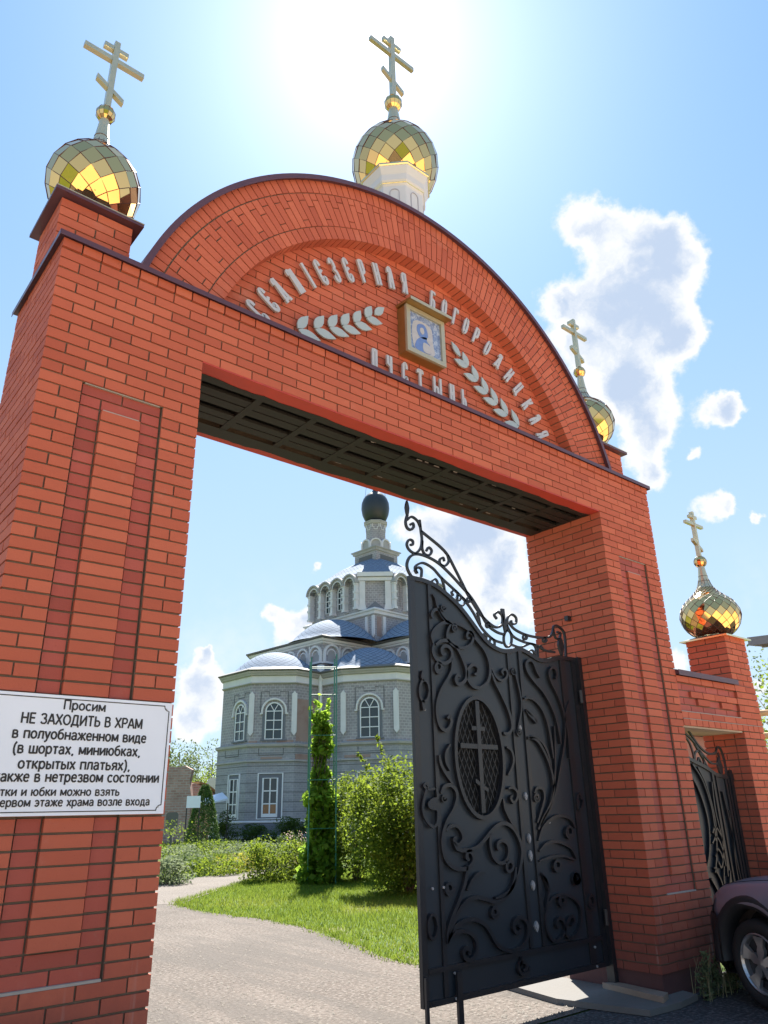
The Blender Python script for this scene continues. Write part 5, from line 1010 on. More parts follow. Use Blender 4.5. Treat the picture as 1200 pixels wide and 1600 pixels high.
    for sgn in (0, 1):
        hb = MB(); row0 = []; row1 = []
        for x, y in ((0.52, -0.068), (0.62, -0.17), (0.685, -0.30), (0.715, -0.50)):
            yy = y if sgn == 0 else -WID - y; row0.append(T(x + 0.012, yy + (0.012 if sgn == 0 else -0.012), 0.665)); row1.append(T(x - 0.05, yy, 0.775))
        for i in range(3): hb.face([row0[i], row0[i + 1], row1[i + 1], row1[i]] if sgn == 0 else [row0[i + 1], row0[i], row1[i], row1[i + 1]], 0)
        hb.build('headlight', LAMP, root)
    return root
car()

# ------------------------------------------------------------------ ground, drive, path, forecourt
def ground_mat(name, stops, scale, bump, speck=None, rough=0.9, crack=False):
    m, k, b = material(name); tc = k.add('ShaderNodeTexCoord'); v = tc.outputs['Object']
    n1 = k.add('ShaderNodeTexNoise', {'Vector': v, 'Scale': scale, 'Detail': 9.0, 'Roughness': 0.62})
    n2 = k.add('ShaderNodeTexNoise', {'Vector': v, 'Scale': scale * 40, 'Detail': 3.0, 'Roughness': 0.6})
    c = k.ramp(n1.outputs[0], stops)
    vo = k.add('ShaderNodeTexVoronoi', {'Vector': v, 'Scale': 55.0 if speck else 30.0})
    if speck:
        c = k.mix(k.math('MULTIPLY', k.smooth(n2.outputs[0], 0.50, 0.66), 0.85), c, speck[0])
        c = k.mix(k.math('MULTIPLY', k.smooth(k.math('SUBTRACT', 1.0, n2.outputs[0]), 0.52, 0.68), 0.8), c, speck[1])
    if crack:
        st = k.add('ShaderNodeTexNoise', {'Vector': k.add('ShaderNodeMapping', {0: v, 3: (1.5, 0.22, 1)}).outputs[0], 'Scale': 1.5, 'Detail': 8.0, 'Roughness': 0.6})
        c = k.mix(k.math('MULTIPLY', k.smooth(st.outputs[0], 0.44, 0.62), 0.75), c, (0.080, 0.070, 0.062))
        ve = k.add('ShaderNodeTexVoronoi', {'Vector': k.add('ShaderNodeVectorMath', {0: v, 1: k.add('ShaderNodeVectorMath', {0: n1.outputs['Color'], 1: (0.9, 0.9, 0)}, operation='MULTIPLY').outputs[0]}, operation='ADD').outputs[0], 'Scale': 0.32}, feature='DISTANCE_TO_EDGE')
        c = k.mix(k.math('MULTIPLY', k.math('SUBTRACT', 1.0, k.smooth(ve.outputs['Distance'], 0.002, 0.008)), 0.22), c, (0.035, 0.03, 0.026))
    k.l.new(c, b.inputs['Base Color']); b.inputs['Roughness'].default_value = rough; b.inputs['Specular IOR Level'].default_value = 0.25
    h = k.math('ADD', k.math('MULTIPLY', n2.outputs[0], 0.6), vo.outputs['Distance'])
    bp = k.add('ShaderNodeBump', {'Height': h, 'Strength': bump, 'Distance': 0.012}); k.l.new(bp.outputs[0], b.inputs['Normal'])
    return m
TURF = ground_mat('turf', [(0.30, (0.038, 0.075, 0.012)), (0.5, (0.065, 0.11, 0.020)), (0.70, (0.14, 0.13, 0.05))], 0.9, 0.5)
DRIVEM = ground_mat('dusty_gravel', [(0.30, (0.080, 0.065, 0.055)), (0.5, (0.106, 0.087, 0.074)), (0.7, (0.132, 0.110, 0.095))], 0.7, 0.6, ((0.19, 0.168, 0.15), (0.05, 0.044, 0.039)), crack=True)
ASPH = ground_mat('asphalt', [(0.3, (0.045, 0.046, 0.050)), (0.55, (0.062, 0.062, 0.067)), (0.72, (0.085, 0.083, 0.084))], 0.8, 0.6, ((0.14, 0.14, 0.14), (0.025, 0.025, 0.027)))
PATHM = ground_mat('pale_path', [(0.3, (0.112, 0.095, 0.082)), (0.6, (0.138, 0.117, 0.102)), (0.75, (0.162, 0.14, 0.124))], 0.9, 0.4, ((0.21, 0.19, 0.17), (0.08, 0.07, 0.062)))
def sheet_obj(name, poly, z, mat, thick=0.0):
    mb = MB(); mb.face([(x, y, z) for x, y in poly], 0)
    o = mb.build(name, mat); o['kind'] = 'structure'; return o
# one broad ground sheet to the horizon
mb = MB(); mb.face([(-900, -900, -0.012), (1200, -900, -0.012), (1200, 1500, -0.012), (-900, 1500, -0.012)], 0); o = mb.build('ground', TURF); o['kind'] = 'structure'
sheet_obj('forecourt', [(-30, -1.9), (30, -1.9), (30, 0.3), (-30, 0.3)], -0.004, ASPH)
BOUNCE = ground_mat('ochre_bounce_ground', [(0.3, (0.50, 0.36, 0.22)), (0.6, (0.57, 0.42, 0.265)), (0.75, (0.62, 0.47, 0.31))], 0.5, 0.3)  # warm pale colour chosen to bounce sunlight onto the shaded brick
sheet_obj('unseen_dark_strip', [(-60, -13.0), (60, -13.0), (60, -9.8), (-60, -9.8)], -0.002, ASPH)  # dark strip added out of view to break up the dome reflections
sheet_obj('bounce_yard', [(-60, -70), (60, -70), (60, -1.9), (-60, -1.9)], -0.006, BOUNCE)  # unseen sheet behind the camera, added for bounce light and dome reflections
EDGE = [(6.6, 0.3), (6.4, 1.1), (5.75, 1.9), (5.33, 2.72), (5.62, 4.15), (6.08, 5.9), (6.12, 7.6), (6.03, 9.5), (6.25, 10.5), (6.78, 11.2), (8.05, 12.5)]
EDGEc = crom(EDGE, 5)
random.seed(5)
edge_j = [(x + random.uniform(-.05, .05), y + random.uniform(-.05, .05)) for x, y in EDGEc]
sheet_obj('drive', [(-12, 0.3)] + edge_j + [(7.9, 13.3), (7.2, 13.6), (5.2, 13.8), (0, 18), (-12, 20)], 0.0, DRIVEM)
sheet_obj('path', [(6.3, 10.45), (6.85, 11.1), (8.12, 12.40), (9.85, 14.15), (14.5, 18.6), (24, 28), (22, 28.5), (13.2, 19.0), (11.1, 16.75), (9.2, 15.95), (7.9, 15.1), (6.2, 14.6), (5.0, 13.5), (5.3, 11.0)], 0.004, PATHM)

r_ = np.random.default_rng(77); n = 11000; q = np.stack([r_.uniform(0.2, 6.0, n), 0.4 + 13 * r_.uniform(0, 1, n) ** 1.6], 1); s_ = 0.006 + 0.016 * r_.uniform(0, 1, n) ** 4
base_ = np.array([[1, 0, 0], [-.5, .87, 0], [-.5, -.87, 0], [0, 0, .9]]); rot_ = r_.uniform(0, 2 * PI, n); c_, d_ = np.cos(rot_), np.sin(rot_)
v = np.zeros((n, 4, 3)); v[:, :, 0] = base_[:, 0] * c_[:, None] - base_[:, 1] * d_[:, None]; v[:, :, 1] = base_[:, 0] * d_[:, None] + base_[:, 1] * c_[:, None]; v[:, :, 2] = base_[:, 2]; v *= s_[:, None, None]; v[:, :, 0] += q[:, 0, None]; v[:, :, 1] += q[:, 1, None]; v[:, :, 2] += 0.001
f = (np.arange(n)[:, None, None] * 4 + np.array([[0, 1, 3], [1, 2, 3], [2, 0, 3]])).reshape(-1, 3)
o = np_mesh('loose_grit', v.reshape(-1, 3), f, r_.uniform(0, 1, len(f)), plain('grit', (0.13, 0.115, 0.10), 0.9, var=0.5, scale=3)); o['kind'] = 'stuff'
# ------------------------------------------------------------------ concrete slab and board at the foot of the right pillar
CONC = plain('weathered_concrete', (0.135, 0.128, 0.12), 0.9, var=0.22, scale=3, bump=0.4); WOODG = plain('grey_board', (0.26, 0.20, 0.155), 0.85, var=0.3, scale=6)
cs_ = MB(); cs_.prism([(5.00, 0.60), (5.205, -0.17), (5.62, -0.20), (5.98, -0.15), (6.02, 0.012), (5.732, 0.012), (5.732, 1.5), (5.17, 1.5)], (0, 0, 0.001), (1, 0, 0), (0, 1, 0), (0, 0, 0.044), 0)
tag(cs_.build('concrete_slab', CONC), 'flat grey concrete slab on the ground at the foot of the right pillar', 'slab')
wb_ = MB(); wb_.prism([(5.48, -0.13), (5.655, -0.07), (5.715, 0.44), (5.60, 0.55)], (0, 0, 0.046), (1, 0, 0), (0, 1, 0), (0, 0, 0.045), 0)
tag(wb_.build('wooden_board', WOODG), 'short weathered wooden board lying on the concrete slab against the right pillar', 'board')
# dark green round-topped bollard in front of the left pillar, just at the picture edge
GRN = plain('dark_green_paint', (0.025, 0.055, 0.04), 0.4, var=0.2)
bo = MB(); bo.lathe([(0.10, 0), (0.10, 0.54), (0.115, 0.55), (0.115, 0.60), (0.10, 0.64), (0.075, 0.675), (0.04, 0.695), (0.005, 0.70)], 24, (0.545, -0.30, 0), 0)
tag(bo.build('bollard', GRN, smooth=True), 'dark green round-topped bollard before the left pillar at the bottom edge', 'bollard')

# ------------------------------------------------------------------ foliage
def foliage_mat(name, dark, mid, light, trans=0.45):
    m, k, b = material(name); at = k.add('ShaderNodeAttribute', attribute_name='tone')
    c = k.ramp(at.outputs['Fac'], [(0.0, dark), (0.55, mid), (1.0, light)])
    k.l.new(c, b.inputs['Base Color']); b.inputs['Roughness'].default_value = 0.62; b.inputs['Specular IOR Level'].default_value = 0.14
    tr = k.add('ShaderNodeBsdfTranslucent', {'Color': k.mix(0.5, c, tuple(min(1, x * 2.0) for x in light))})
    mx = k.add('ShaderNodeMixShader', {0: trans, 1: b.outputs[0], 2: tr.outputs[0]})
    k.l.new(mx.outputs[0], k.n['Material Output'].inputs[0]); return m
F_BUSH = foliage_mat('bush_leaf', (0.030, 0.065, 0.008), (0.075, 0.135, 0.014), (0.17, 0.21, 0.022), 0.5)
F_DARK = foliage_mat('dark_leaf', (0.022, 0.050, 0.010), (0.048, 0.090, 0.016), (0.10, 0.14, 0.028), 0.35)
F_VINE = foliage_mat('vine_leaf', (0.045, 0.105, 0.010), (0.095, 0.190, 0.016), (0.21, 0.31, 0.035), 0.6)
F_CONI = foliage_mat('thuja_leaf', (0.030, 0.070, 0.016), (0.060, 0.115, 0.028), (0.10, 0.16, 0.045), 0.2)
F_GRAY = foliage_mat('silvery_leaf', (0.07, 0.10, 0.05), (0.12, 0.16, 0.08), (0.19, 0.22, 0.12), 0.35)
F_TREE = foliage_mat('tree_leaf', (0.035, 0.060, 0.020), (0.070, 0.10, 0.035), (0.12, 0.15, 0.055), 0.4)
F_GRASS = foliage_mat('grass_blade', (0.030, 0.092, 0.006), (0.062, 0.155, 0.010), (0.165, 0.19, 0.030), 0.5)
F_FLOW = foliage_mat('yellow_green_leaf', (0.07, 0.09, 0.015), (0.16, 0.17, 0.025), (0.30, 0.26, 0.04), 0.45)
BARK = plain('bark', (0.10, 0.075, 0.055), 0.9, var=0.3, scale=14, bump=0.5)
FLOWP = plain('pink_petal', (0.42, 0.20, 0.20), 0.6, var=0.3)
def leaf_quads(P, size, seed, up=0.35, asp=0.52, droop=0.0):
    r = np.random.default_rng(seed); n = len(P)
    nrm = r.normal(size=(n, 3)); nrm[:, 2] = np.abs(nrm[:, 2]) * (1 + up * 2); nrm /= np.linalg.norm(nrm, axis=1)[:, None]
    t = r.normal(size=(n, 3)); t[:, 2] -= droop; t -= nrm * np.sum(t * nrm, 1)[:, None]; t /= np.linalg.norm(t, axis=1)[:, None]; b = np.cross(nrm, t)
    s = size * r.uniform(0.6, 1.35, n)[:, None]
    q = np.stack([P - t * s * 0.5, P + b * s * asp * 0.5 + t * s * 0.08, P + t * s * 0.5, P - b * s * asp * 0.5 + t * s * 0.08], 1)
    return q.reshape(-1, 3), np.arange(n * 4).reshape(n, 4)
def clump_points(c, rad, n, seed, k=26, spread=0.30, shell=0.45, floor=0.02):
    r = np.random.default_rng(seed); d = r.normal(size=(k, 3)); d /= np.linalg.norm(d, axis=1)[:, None]
    cc = d * (shell + (1 - shell) * r.uniform(0, 1, k) ** 0.6)[:, None]; amp = r.uniform(0.55, 1.25, k)
    i = r.integers(0, k, n); off = r.normal(size=(n, 3)) * (spread * amp[i])[:, None]
    p = cc[i] + off; L = np.linalg.norm(p, axis=1); p[L > 1.22] *= (1.22 / L[L > 1.22])[:, None]
    P = np.array(c) + p * np.array(rad); P[:, 2] = np.maximum(P[:, 2], floor + 0.0 * P[:, 2]); tone = np.clip(0.45 + 0.25 * r.normal(size=n) + 0.28 * (r.uniform(-1, 1, k))[i], 0, 1)
    return P, tone
def stems(mb, base, c, rad, n, seed, r0=0.02):
    r = random.Random(seed)
    for i in range(n):
        a = r.uniform(0, 2 * PI); e = r.uniform(0.25, 1.0); q = Vector((c[0] + rad[0] * 0.75 * math.cos(a) * e, c[1] + rad[1] * 0.75 * math.sin(a) * e, c[2] + rad[2] * r.uniform(0.1, 0.8)))
        p0 = Vector(base) + Vector((r.uniform(-.1, .1), r.uniform(-.1, .1), 0)); m_ = (p0 + q) / 2 + Vector((r.uniform(-.15, .15), r.uniform(-.15, .15), 0.1))
        mb.tube(p0, m_, r0, 5, 0, r0 * 0.7); mb.tube(m_, q, r0 * 0.7, 5, 0, r0 * 0.25)
def shrub(name, label, cat, c, rad, n, size, mat, seed, group=None, nst=9, k=26, spread=0.3, up=0.35, r0=0.02, extra=None, shell=0.45):
    t = thing(name, label, cat, (c[0], c[1], 0), group)
    P, tone = clump_points(c, rad, n, seed, k, spread, shell)
    if extra is not None:
        P = np.concatenate([P, extra]); tone = np.concatenate([tone, np.random.default_rng(seed).uniform(0.4, 1, len(extra))])
    v, f = leaf_quads(P, size, seed + 1, up); np_mesh('foliage', v, f, tone, mat, t)
    mb = MB(); stems(mb, (c[0], c[1], -0.02), c, rad, nst, seed, r0); mb.build('stem', BARK, t); return t
def tree(label, x, y, h, rad, n, size, mat, seed, group, trunk=0.12, sparse=False):
    t = thing('tree', label, 'tree', (x, y, 0), group); c = (x, y, h * 0.60); rd = (rad, rad, h * 0.42)
    P, tone = clump_points(c, rd, n, seed, 22 if not sparse else 14, 0.26 if not sparse else 0.20, 0.4)
    v, f = leaf_quads(P, size, seed + 1, 0.3); np_mesh('crown', v, f, tone, mat, t)
    mb = MB(); mb.tube((x, y, -0.1), (x + 0.1, y, h * 0.45), trunk, 8, 0, trunk * 0.7); mb.tube((x + 0.1, y, h * 0.45), (x, y, h * 0.95), trunk * 0.7, 6, 0, trunk * 0.15)
    r = random.Random(seed)
    for i in range(8):
        a = r.uniform(0, 2 * PI); z0 = h * r.uniform(0.25, 0.6); q = (x + rad * 0.7 * math.cos(a), y + rad * 0.7 * math.sin(a), z0 + h * r.uniform(0.1, 0.3)); mb.tube((x, y, z0), q, trunk * 0.4, 5, 0, trunk * 0.08)
    mb.build('trunk', BARK, t); return t

# sprays reaching up out of the big bush
def sprays(paths, per, seed, w=0.05):
    r = np.random.default_rng(seed); out = []
    for a, b in paths:
        t = r.uniform(0, 1, per)[:, None]; out.append(np.array(a) * (1 - t) + np.array(b) * t + r.normal(size=(per, 3)) * w * (1.2 - t))
    return np.concatenate(out)
p_ = PT(41.25, 17.0)
shrub('bush', 'big sunlit leafy bush with long shoots, right behind the iron gate leaf', 'bush', (p_.x, p_.y, 1.25), (1.12, 1.12, 1.22), 21000, 0.085, F_BUSH, 21, nst=18, k=64, spread=0.20, r0=0.022,
      extra=np.concatenate([sprays([((p_.x - .3, p_.y, 2.0), (p_.x - .55, p_.y + .3, 3.1)), ((p_.x + .2, p_.y, 2.0), (p_.x + .3, p_.y, 2.9)), ((p_.x - .5, p_.y, 1.9), (p_.x - .95, p_.y + .5, 2.75))], 170, 4, 0.07), sprays([((p_.x - .6, p_.y - .3, 1.0), (p_.x - 1.25, p_.y - .2, 1.35)), ((p_.x - .6, p_.y - .4, .6), (p_.x - 1.3, p_.y - .3, .8))], 150, 9, 0.07)]))
p_ = PT(37.75, 20.2)
shrub('bush', 'darker rounded bush between the vine trellis and the big sunlit bush', 'bush', (p_.x, p_.y, 1.15), (0.95, 1.0, 1.15), 12500, 0.085, F_BUSH, 33, nst=12, k=48, spread=0.21)
p_ = PT(31.9, 20.8)
shrub('bush', 'low rounded garden bush left of the vine trellis by the pale path', 'bush', (p_.x, p_.y, 0.46), (0.88, 0.7, 0.50), 5600, 0.075, F_BUSH, 41, nst=7, k=22, spread=0.28, r0=0.012)
p_ = PT(33.75, 21.3)
shrub('bush', 'small yellow-green plant squeezed between the low garden bush and the vine trellis', 'bush', (p_.x, p_.y, 0.36), (0.24, 0.24, 0.40), 1500, 0.06, F_FLOW, 43, nst=4, k=9, r0=0.008)
# dark shrubs along the church wall
for az_, D_, rx, h_, sd, lb in ((28.6, 44.0, .55, 1.55, 51, 'upright dark shrub against the church wall below its narrow corner window'), (30.45, 43.5, .70, .95, 52, 'small round shrub against the church base below the wide white-framed window'), (32.4, 42.6, .85, 1.25, 53, 'broad dark shrub at the church base, left one of the pair by the trellis'), (33.6, 42.3, .75, 1.15, 54, 'broad dark shrub at the church base, right one of the pair by the trellis')):
    q = PT(az_, D_); shrub('bush', lb, 'bush', (q.x, q.y, h_ * 0.5), (rx, rx, h_ * 0.52), 2400, 0.10, F_DARK, sd, 'shrubs along the church wall', 5, 14, 0.3)
# thuja left of the church
q = PT(27.0, 38.5); r_ = np.random.default_rng(61); n = 5200
zz = r_.uniform(0.0, 1, n); rr = (0.12 + 0.78 * (1 - zz) ** 0.7 * np.minimum(1, zz * 5 + 0.4)) * r_.uniform(0.55, 1.05, n) ** 0.5; aa = r_.uniform(0, 2 * PI, n)
P = np.stack([q.x + rr * np.cos(aa), q.y + rr * np.sin(aa), 0.1 + zz * 2.75], 1)
t_ = thing('thuja', 'dark conical thuja standing left of the church by the white signboard', 'tree', (q.x, q.y, 0)); v, f = leaf_quads(P, 0.13, 62, 0.0, 0.4); np_mesh('foliage', v, f, np.clip(0.5 + 0.3 * r_.normal(size=n), 0, 1), F_CONI, t_)
mb = MB(); mb.tube((q.x, q.y, -0.05), (q.x, q.y, 2.5), 0.06, 6, 0, 0.01); mb.build('trunk', BARK, t_)
# beds of low plants left of the path
beds = [(25.0, 21.0, .55, .55, F_GRAY, 'silvery leafy plant at the left pillar edge beside the path'), (26.4, 24.5, .80, .42, F_DARK, 'dark green bed plant in front of the dry grass left of the path'), (28.0, 23.6, .75, .40, F_BUSH, 'bright green bed plant left of the path, second from the pillar'), (29.4, 24.6, .80, .42, F_FLOW, 'yellow-flowering bed plant left of the path, near the low bush'), (30.9, 26.5, .85, .40, F_FLOW, 'yellow-green bed plant behind the low garden bush'), (25.6, 29.0, 1.1, .55, F_GRAY, 'pale grey-green plant far left beyond the bed'), (27.2, 33.0, 1.4, .60, F_BUSH, 'tall weed patch before the thuja'), (24.9, 33.0, 1.6, 1.25, F_BUSH, 'tall bright weeds before the ruined brick wall'), (30.0, 33.0, 1.5, .45, F_GRAY, 'long pale green border plant before the church'), (32.0, 33.0, 1.3, .45, F_GRAY, 'second pale border plant before the church, near the trellis'), (28.4, 36.0, 1.3, .5, F_DARK, 'dark border plant below the church corner')]
for i, (az_, D_, rx, h_, m_, lb) in enumerate(beds):
    q = PT(az_, D_); shrub('garden_plant', lb, 'plant', (q.x, q.y, h_ * 0.45), (rx, rx, h_ * 0.55), 1700, 0.085, m_, 70 + i, 'plants in the flower beds', 4, 16, 0.3, r0=0.008)
q = PT(33.2, 30.0); shrub('flowering_shrub', 'shrub with small pink flowers in front of the church base', 'plant', (q.x, q.y, .42), (.6, .5, .45), 1600, .08, F_DARK, 90, None, 4, 12)
fm = MB()
for i in range(60):
    a = random.uniform(0, 2 * PI); x, y, z = q.x + .55 * math.cos(a) * random.random() ** .5, q.y - .35 + .3 * math.sin(a), .55 + .4 * random.random(); s = .035
    fm.face([(x - s, y, z), (x, y - s, z + s * .4), (x + s, y, z), (x, y + s, z + s * .4)], 0)
fm.build('blossom', FLOWP, bpy.data.objects['flowering_shrub'])
# weeds at the foot of the right pillar
P = np.concatenate([sprays([((6.05 + .1 * i, -.16 + .02 * (i % 3), 0), (6.0 + .1 * i + random.uniform(-.12, .12), -.22 + random.uniform(-.1, .05), random.uniform(.15, .38)))], 150, 100 + i, 0.035) for i in range(7)])
t_ = thing('weed_clump', 'green weeds growing at the foot of the right pillar beside the car wheel', 'plant', (6.3, -0.2, 0)); P[:, 2] = np.maximum(P[:, 2], .01)
v, f = leaf_quads(P, 0.055, 101, 0.1, 0.28); np_mesh('foliage', v, f, np.random.default_rng(5).uniform(0, .9, len(P)), F_GRAY, t_)
wm = MB()
for i in range(26):
    x, y = 5.95 + random.uniform(0, .8), -.16 + random.uniform(-.12, .08); hh = random.uniform(.15, .42); dx, dy = random.uniform(-.08, .08), random.uniform(-.08, .04)
    wm.tube((x, y, 0), (x + dx * .4, y + dy * .4, hh * .6), 0.003, 4); wm.tube((x + dx * .4, y + dy * .4, hh * .6), (x + dx, y + dy, hh), 0.0028, 4, 0, 0.001)
wm.build('stalk', plain('straw', (0.24, 0.21, 0.11), 0.8), t_)

# grass as real blades
def grass(name, poly, n, h, w, seed, lo=0.0, mat=None, tonef=None):
    r = np.random.default_rng(seed); P = np.array(poly); mn, mx = P.min(0), P.max(0); pts = []
    tot = 0
    while tot < n:
        q = mn + r.uniform(0, 1, (n, 2)) * (mx - mn); ins = np.zeros(len(q), bool); j = len(P) - 1
        for i in range(len(P)):
            c = ((P[i, 1] > q[:, 1]) != (P[j, 1] > q[:, 1])) & (q[:, 0] < (P[j, 0] - P[i, 0]) * (q[:, 1] - P[i, 1]) / (P[j, 1] - P[i, 1] + 1e-12) + P[i, 0]); ins ^= c; j = i
        q = q[ins]; pts.append(q); tot += len(q)
    q = np.concatenate(pts)[:n]
    pat = np.sin(q[:, 0] * 2.1 + np.sin(q[:, 1] * 1.3) * 2) * np.sin(q[:, 1] * 1.7 + 1) * .5 + np.sin(q[:, 0] * 5.3 + q[:, 1] * 4.1) * .25
    hh = h * r.uniform(.4, 1.25, n) * (1 + .45 * pat); a = r.uniform(0, 2 * PI, n); ln = r.normal(size=(n, 2)) * .45
    d = np.stack([np.cos(a), np.sin(a)], 1) * w * r.uniform(.6, 1.4, n)[:, None]
    z0 = np.full((n, 1), lo)
    v = np.stack([np.concatenate([q - d, z0], 1), np.concatenate([q + d, z0], 1), np.concatenate([q + ln * hh[:, None], (lo + hh)[:, None]], 1)], 1).reshape(-1, 3)
    tone = np.clip(.40 - .30 * pat + .22 * r.normal(size=n) + (tonef(q) if tonef else 0), 0, 1)
    o = np_mesh(name, v, np.arange(n * 3).reshape(n, 3), tone, mat or F_GRASS); o['kind'] = 'stuff'; return o
LAWN = edge_j[3:] + [(9.7, 14.1), (12.5, 16.8), (15.5, 14.0), (13.5, 9.0), (9.0, 3.2), (6.5, 1.2)]
def dry(q):
    return .6 * np.exp(-((q[:, 0] - 8.4) ** 2 + (q[:, 1] - 7.0) ** 2) / .9) + .5 * np.exp(-((q[:, 0] - 7.2) ** 2 / 1.2 + (q[:, 1] - 9.5) ** 2 / .8)) + .45 * np.exp(-((q[:, 0] - 6.9) ** 2 + (q[:, 1] - 3.4) ** 2) / .8)
grass('lawn_grass', LAWN, 90000, .070, .0060, 200, -.012, tonef=dry)
# ragged tufts creeping over the drive edge
r_ = np.random.default_rng(201); ed = np.array(edge_j); sel = ed[r_.integers(1, len(ed), 2600)] + r_.normal(size=(2600, 2)) * np.array([.07, .12]); hh = .06 * r_.uniform(.4, 1.3, 2600); a = r_.uniform(0, 2 * PI, 2600); d = np.stack([np.cos(a), np.sin(a)], 1) * .006
v = np.stack([np.c_[sel - d, np.zeros(2600)], np.c_[sel + d, np.zeros(2600)], np.c_[sel + r_.normal(size=(2600, 2)) * .03, hh]], 1).reshape(-1, 3)
o = np_mesh('edge_grass', v, np.arange(7800).reshape(-1, 3), np.clip(.5 + .25 * r_.normal(size=2600), 0, 1), F_GRASS); o['kind'] = 'stuff'
BED = [(7.9, 15.2), (9.2, 16.1), (11.1, 16.9), (13.2, 19.1), (22, 28.6), (34, 40), (24, 48), (10, 34), (5.5, 20)]
grass('bed_grass', BED, 26000, .22, .018, 202, -.012)
grass('meadow_grass', [(10, 34), (24, 48), (60, 110), (20, 110)], 15000, .5, .05, 203, -.012)
grass('churchyard_grass', [(14, 17), (24, 28), (36, 38), (40, 26), (20, 12)], 14000, .16, .015, 204, -.012)

# ------------------------------------------------------------------ climbing vine on a green lattice mast
TG = plain('green_trellis_paint', (0.03, 0.17, 0.12), 0.45, var=0.15)
tr = thing('trellis', 'tall green metal lattice mast rising out of the climbing vine', 'trellis', (10.5, 11.95, 0))
cor_ = [(10.61, 11.47), (10.06, 11.82), (10.40, 12.38), (10.95, 12.03)]
for (x, y), h_ in zip(cor_, (5.38, 5.30, 5.30, 5.38)):
    mb = MB(); mb.tube((x, y, -0.05), (x, y, h_), 0.018, 8); mb.build('post', TG, tr)
for z in (1.2, 2.3, 3.35, 4.35, 5.05):
    for i in range(4):
        a, b = cor_[i], cor_[(i + 1) % 4]; mb = MB(); mb.tube((*a, z + .04 * i), (*b, z + .04 * i), 0.009, 6); mb.build('rung', TG, tr)
vn = thing('climbing_vine', 'bright green climbing vine filling the lower two thirds of the green lattice mast', 'vine', (10.5, 11.95, 0))
r_ = np.random.default_rng(303); n = 3600; z = 3.6 * r_.uniform(0, 1, n) ** 1.35; wd = .41 - .075 * z + .06 * np.sin(z * 4.3) + .05 * np.sin(z * 11); a = r_.uniform(0, 2 * PI, n); rr = wd * r_.uniform(.25, 1.28, n) ** .75
P = np.stack([10.48 + rr * np.cos(a), 11.93 + rr * np.sin(a), z + .02], 1)
top = [((10.3 + .35 * random.random(), 11.7 + .4 * random.random(), 3.3), (10.2 + .55 * random.random(), 11.6 + .6 * random.random(), random.uniform(3.6, 4.55))) for i in range(16)]
P = np.concatenate([P, sprays(top, 26, 301, .04)])
v, f = leaf_quads(P, .155, 302, .15, .85, .5); np_mesh('foliage', v, f, np.clip(.40 + .10 * P[:, 2] + .30 * r_.normal(size=len(P)), 0, 1), F_VINE, vn)  # leaf colour lightens with height, painting in the sunlit tips
mb = MB()
for i in range(10):
    a = random.uniform(0, 2 * PI); p = Vector((10.48 + .3 * math.cos(a), 11.93 + .3 * math.sin(a), 0))
    for k_ in range(7):
        q = Vector((10.48 + (.3 - .02 * k_) * math.cos(a + .5 * k_), 11.93 + (.3 - .02 * k_) * math.sin(a + .5 * k_), .5 * (k_ + 1))); mb.tube(p, q, .008, 5); p = q
mb.build('stem', BARK, vn)

# ------------------------------------------------------------------ the church
def tex_brick(name, c0, c1, mortar, bw, bh, ms, rough=0.8, patchy=None):
    m, k, b = material(name); uv = k.add('ShaderNodeUVMap'); tc = k.add('ShaderNodeTexCoord')
    br = k.add('ShaderNodeTexBrick', {'Vector': uv.outputs[0], 'Color1': (*c0, 1), 'Color2': (*c1, 1), 'Mortar': (*mortar, 1), 'Scale': 1.0, 'Mortar Size': ms, 'Mortar Smooth': 0.2, 'Bias': 0.0, 'Brick Width': bw, 'Row Height': bh})
    n = k.add('ShaderNodeTexNoise', {'Vector': tc.outputs['Object'], 'Scale': 0.8, 'Detail': 9.0, 'Roughness': 0.7})
    c = k.mix(k.math('MULTIPLY', k.smooth(n.outputs[0], 0.40, 0.70), 0.45), br.outputs['Color'], tuple(x * 0.55 for x in c0))
    if patchy:
        n2 = k.add('ShaderNodeTexNoise', {'Vector': tc.outputs['Object'], 'Scale': 0.55, 'Detail': 8.0, 'Roughness': 0.75}); c = k.mix(k.math('MULTIPLY', k.smooth(n2.outputs[0], 0.62, 0.74), 0.45), c, patchy)
    k.l.new(c, b.inputs['Base Color']); b.inputs['Roughness'].default_value = rough
    bp = k.add('ShaderNodeBump', {'Height': br.outputs['Fac'], 'Strength': 0.5, 'Distance': -0.01}); k.l.new(bp.outputs[0], b.inputs['Normal']); return m
CB = tex_brick('grey_church_brick', (0.285, 0.265, 0.285), (0.34, 0.32, 0.34), (0.44, 0.42, 0.44), 0.27, 0.16, 0.022, patchy=(0.33, 0.26, 0.23))
CB2 = tex_brick('grey_ground_floor_brick', (0.28, 0.28, 0.305), (0.335, 0.335, 0.36), (0.39, 0.39, 0.41), 0.27, 0.12, 0.014)
RED = tex_brick('bare_red_brick', (0.34, 0.115, 0.08), (0.42, 0.16, 0.11), (0.34, 0.25, 0.22), 0.26, 0.08, 0.012)
CW = plain('church_limewash', (0.66, 0.65, 0.67), 0.85, var=0.18, scale=1.4, bump=0.2)
CG = plain('church_grey_trim', (0.37, 0.355, 0.35), 0.8, var=0.25, scale=1.8, bump=0.2)
CD = plain('church_groove', (0.13, 0.13, 0.14), 0.9)
CFR = plain('window_white', (0.74, 0.75, 0.78), 0.4, var=0.04)
BASE = plain('church_base_render', (0.16, 0.17, 0.20), 0.8, var=0.15)
EAVE = plain('eave_metal', (0.12, 0.115, 0.115), 0.6, var=0.2)
DOMEB = plain('black_dome_metal', (0.035, 0.040, 0.046), 0.42, metal=0.3, var=0.35, scale=1.5)
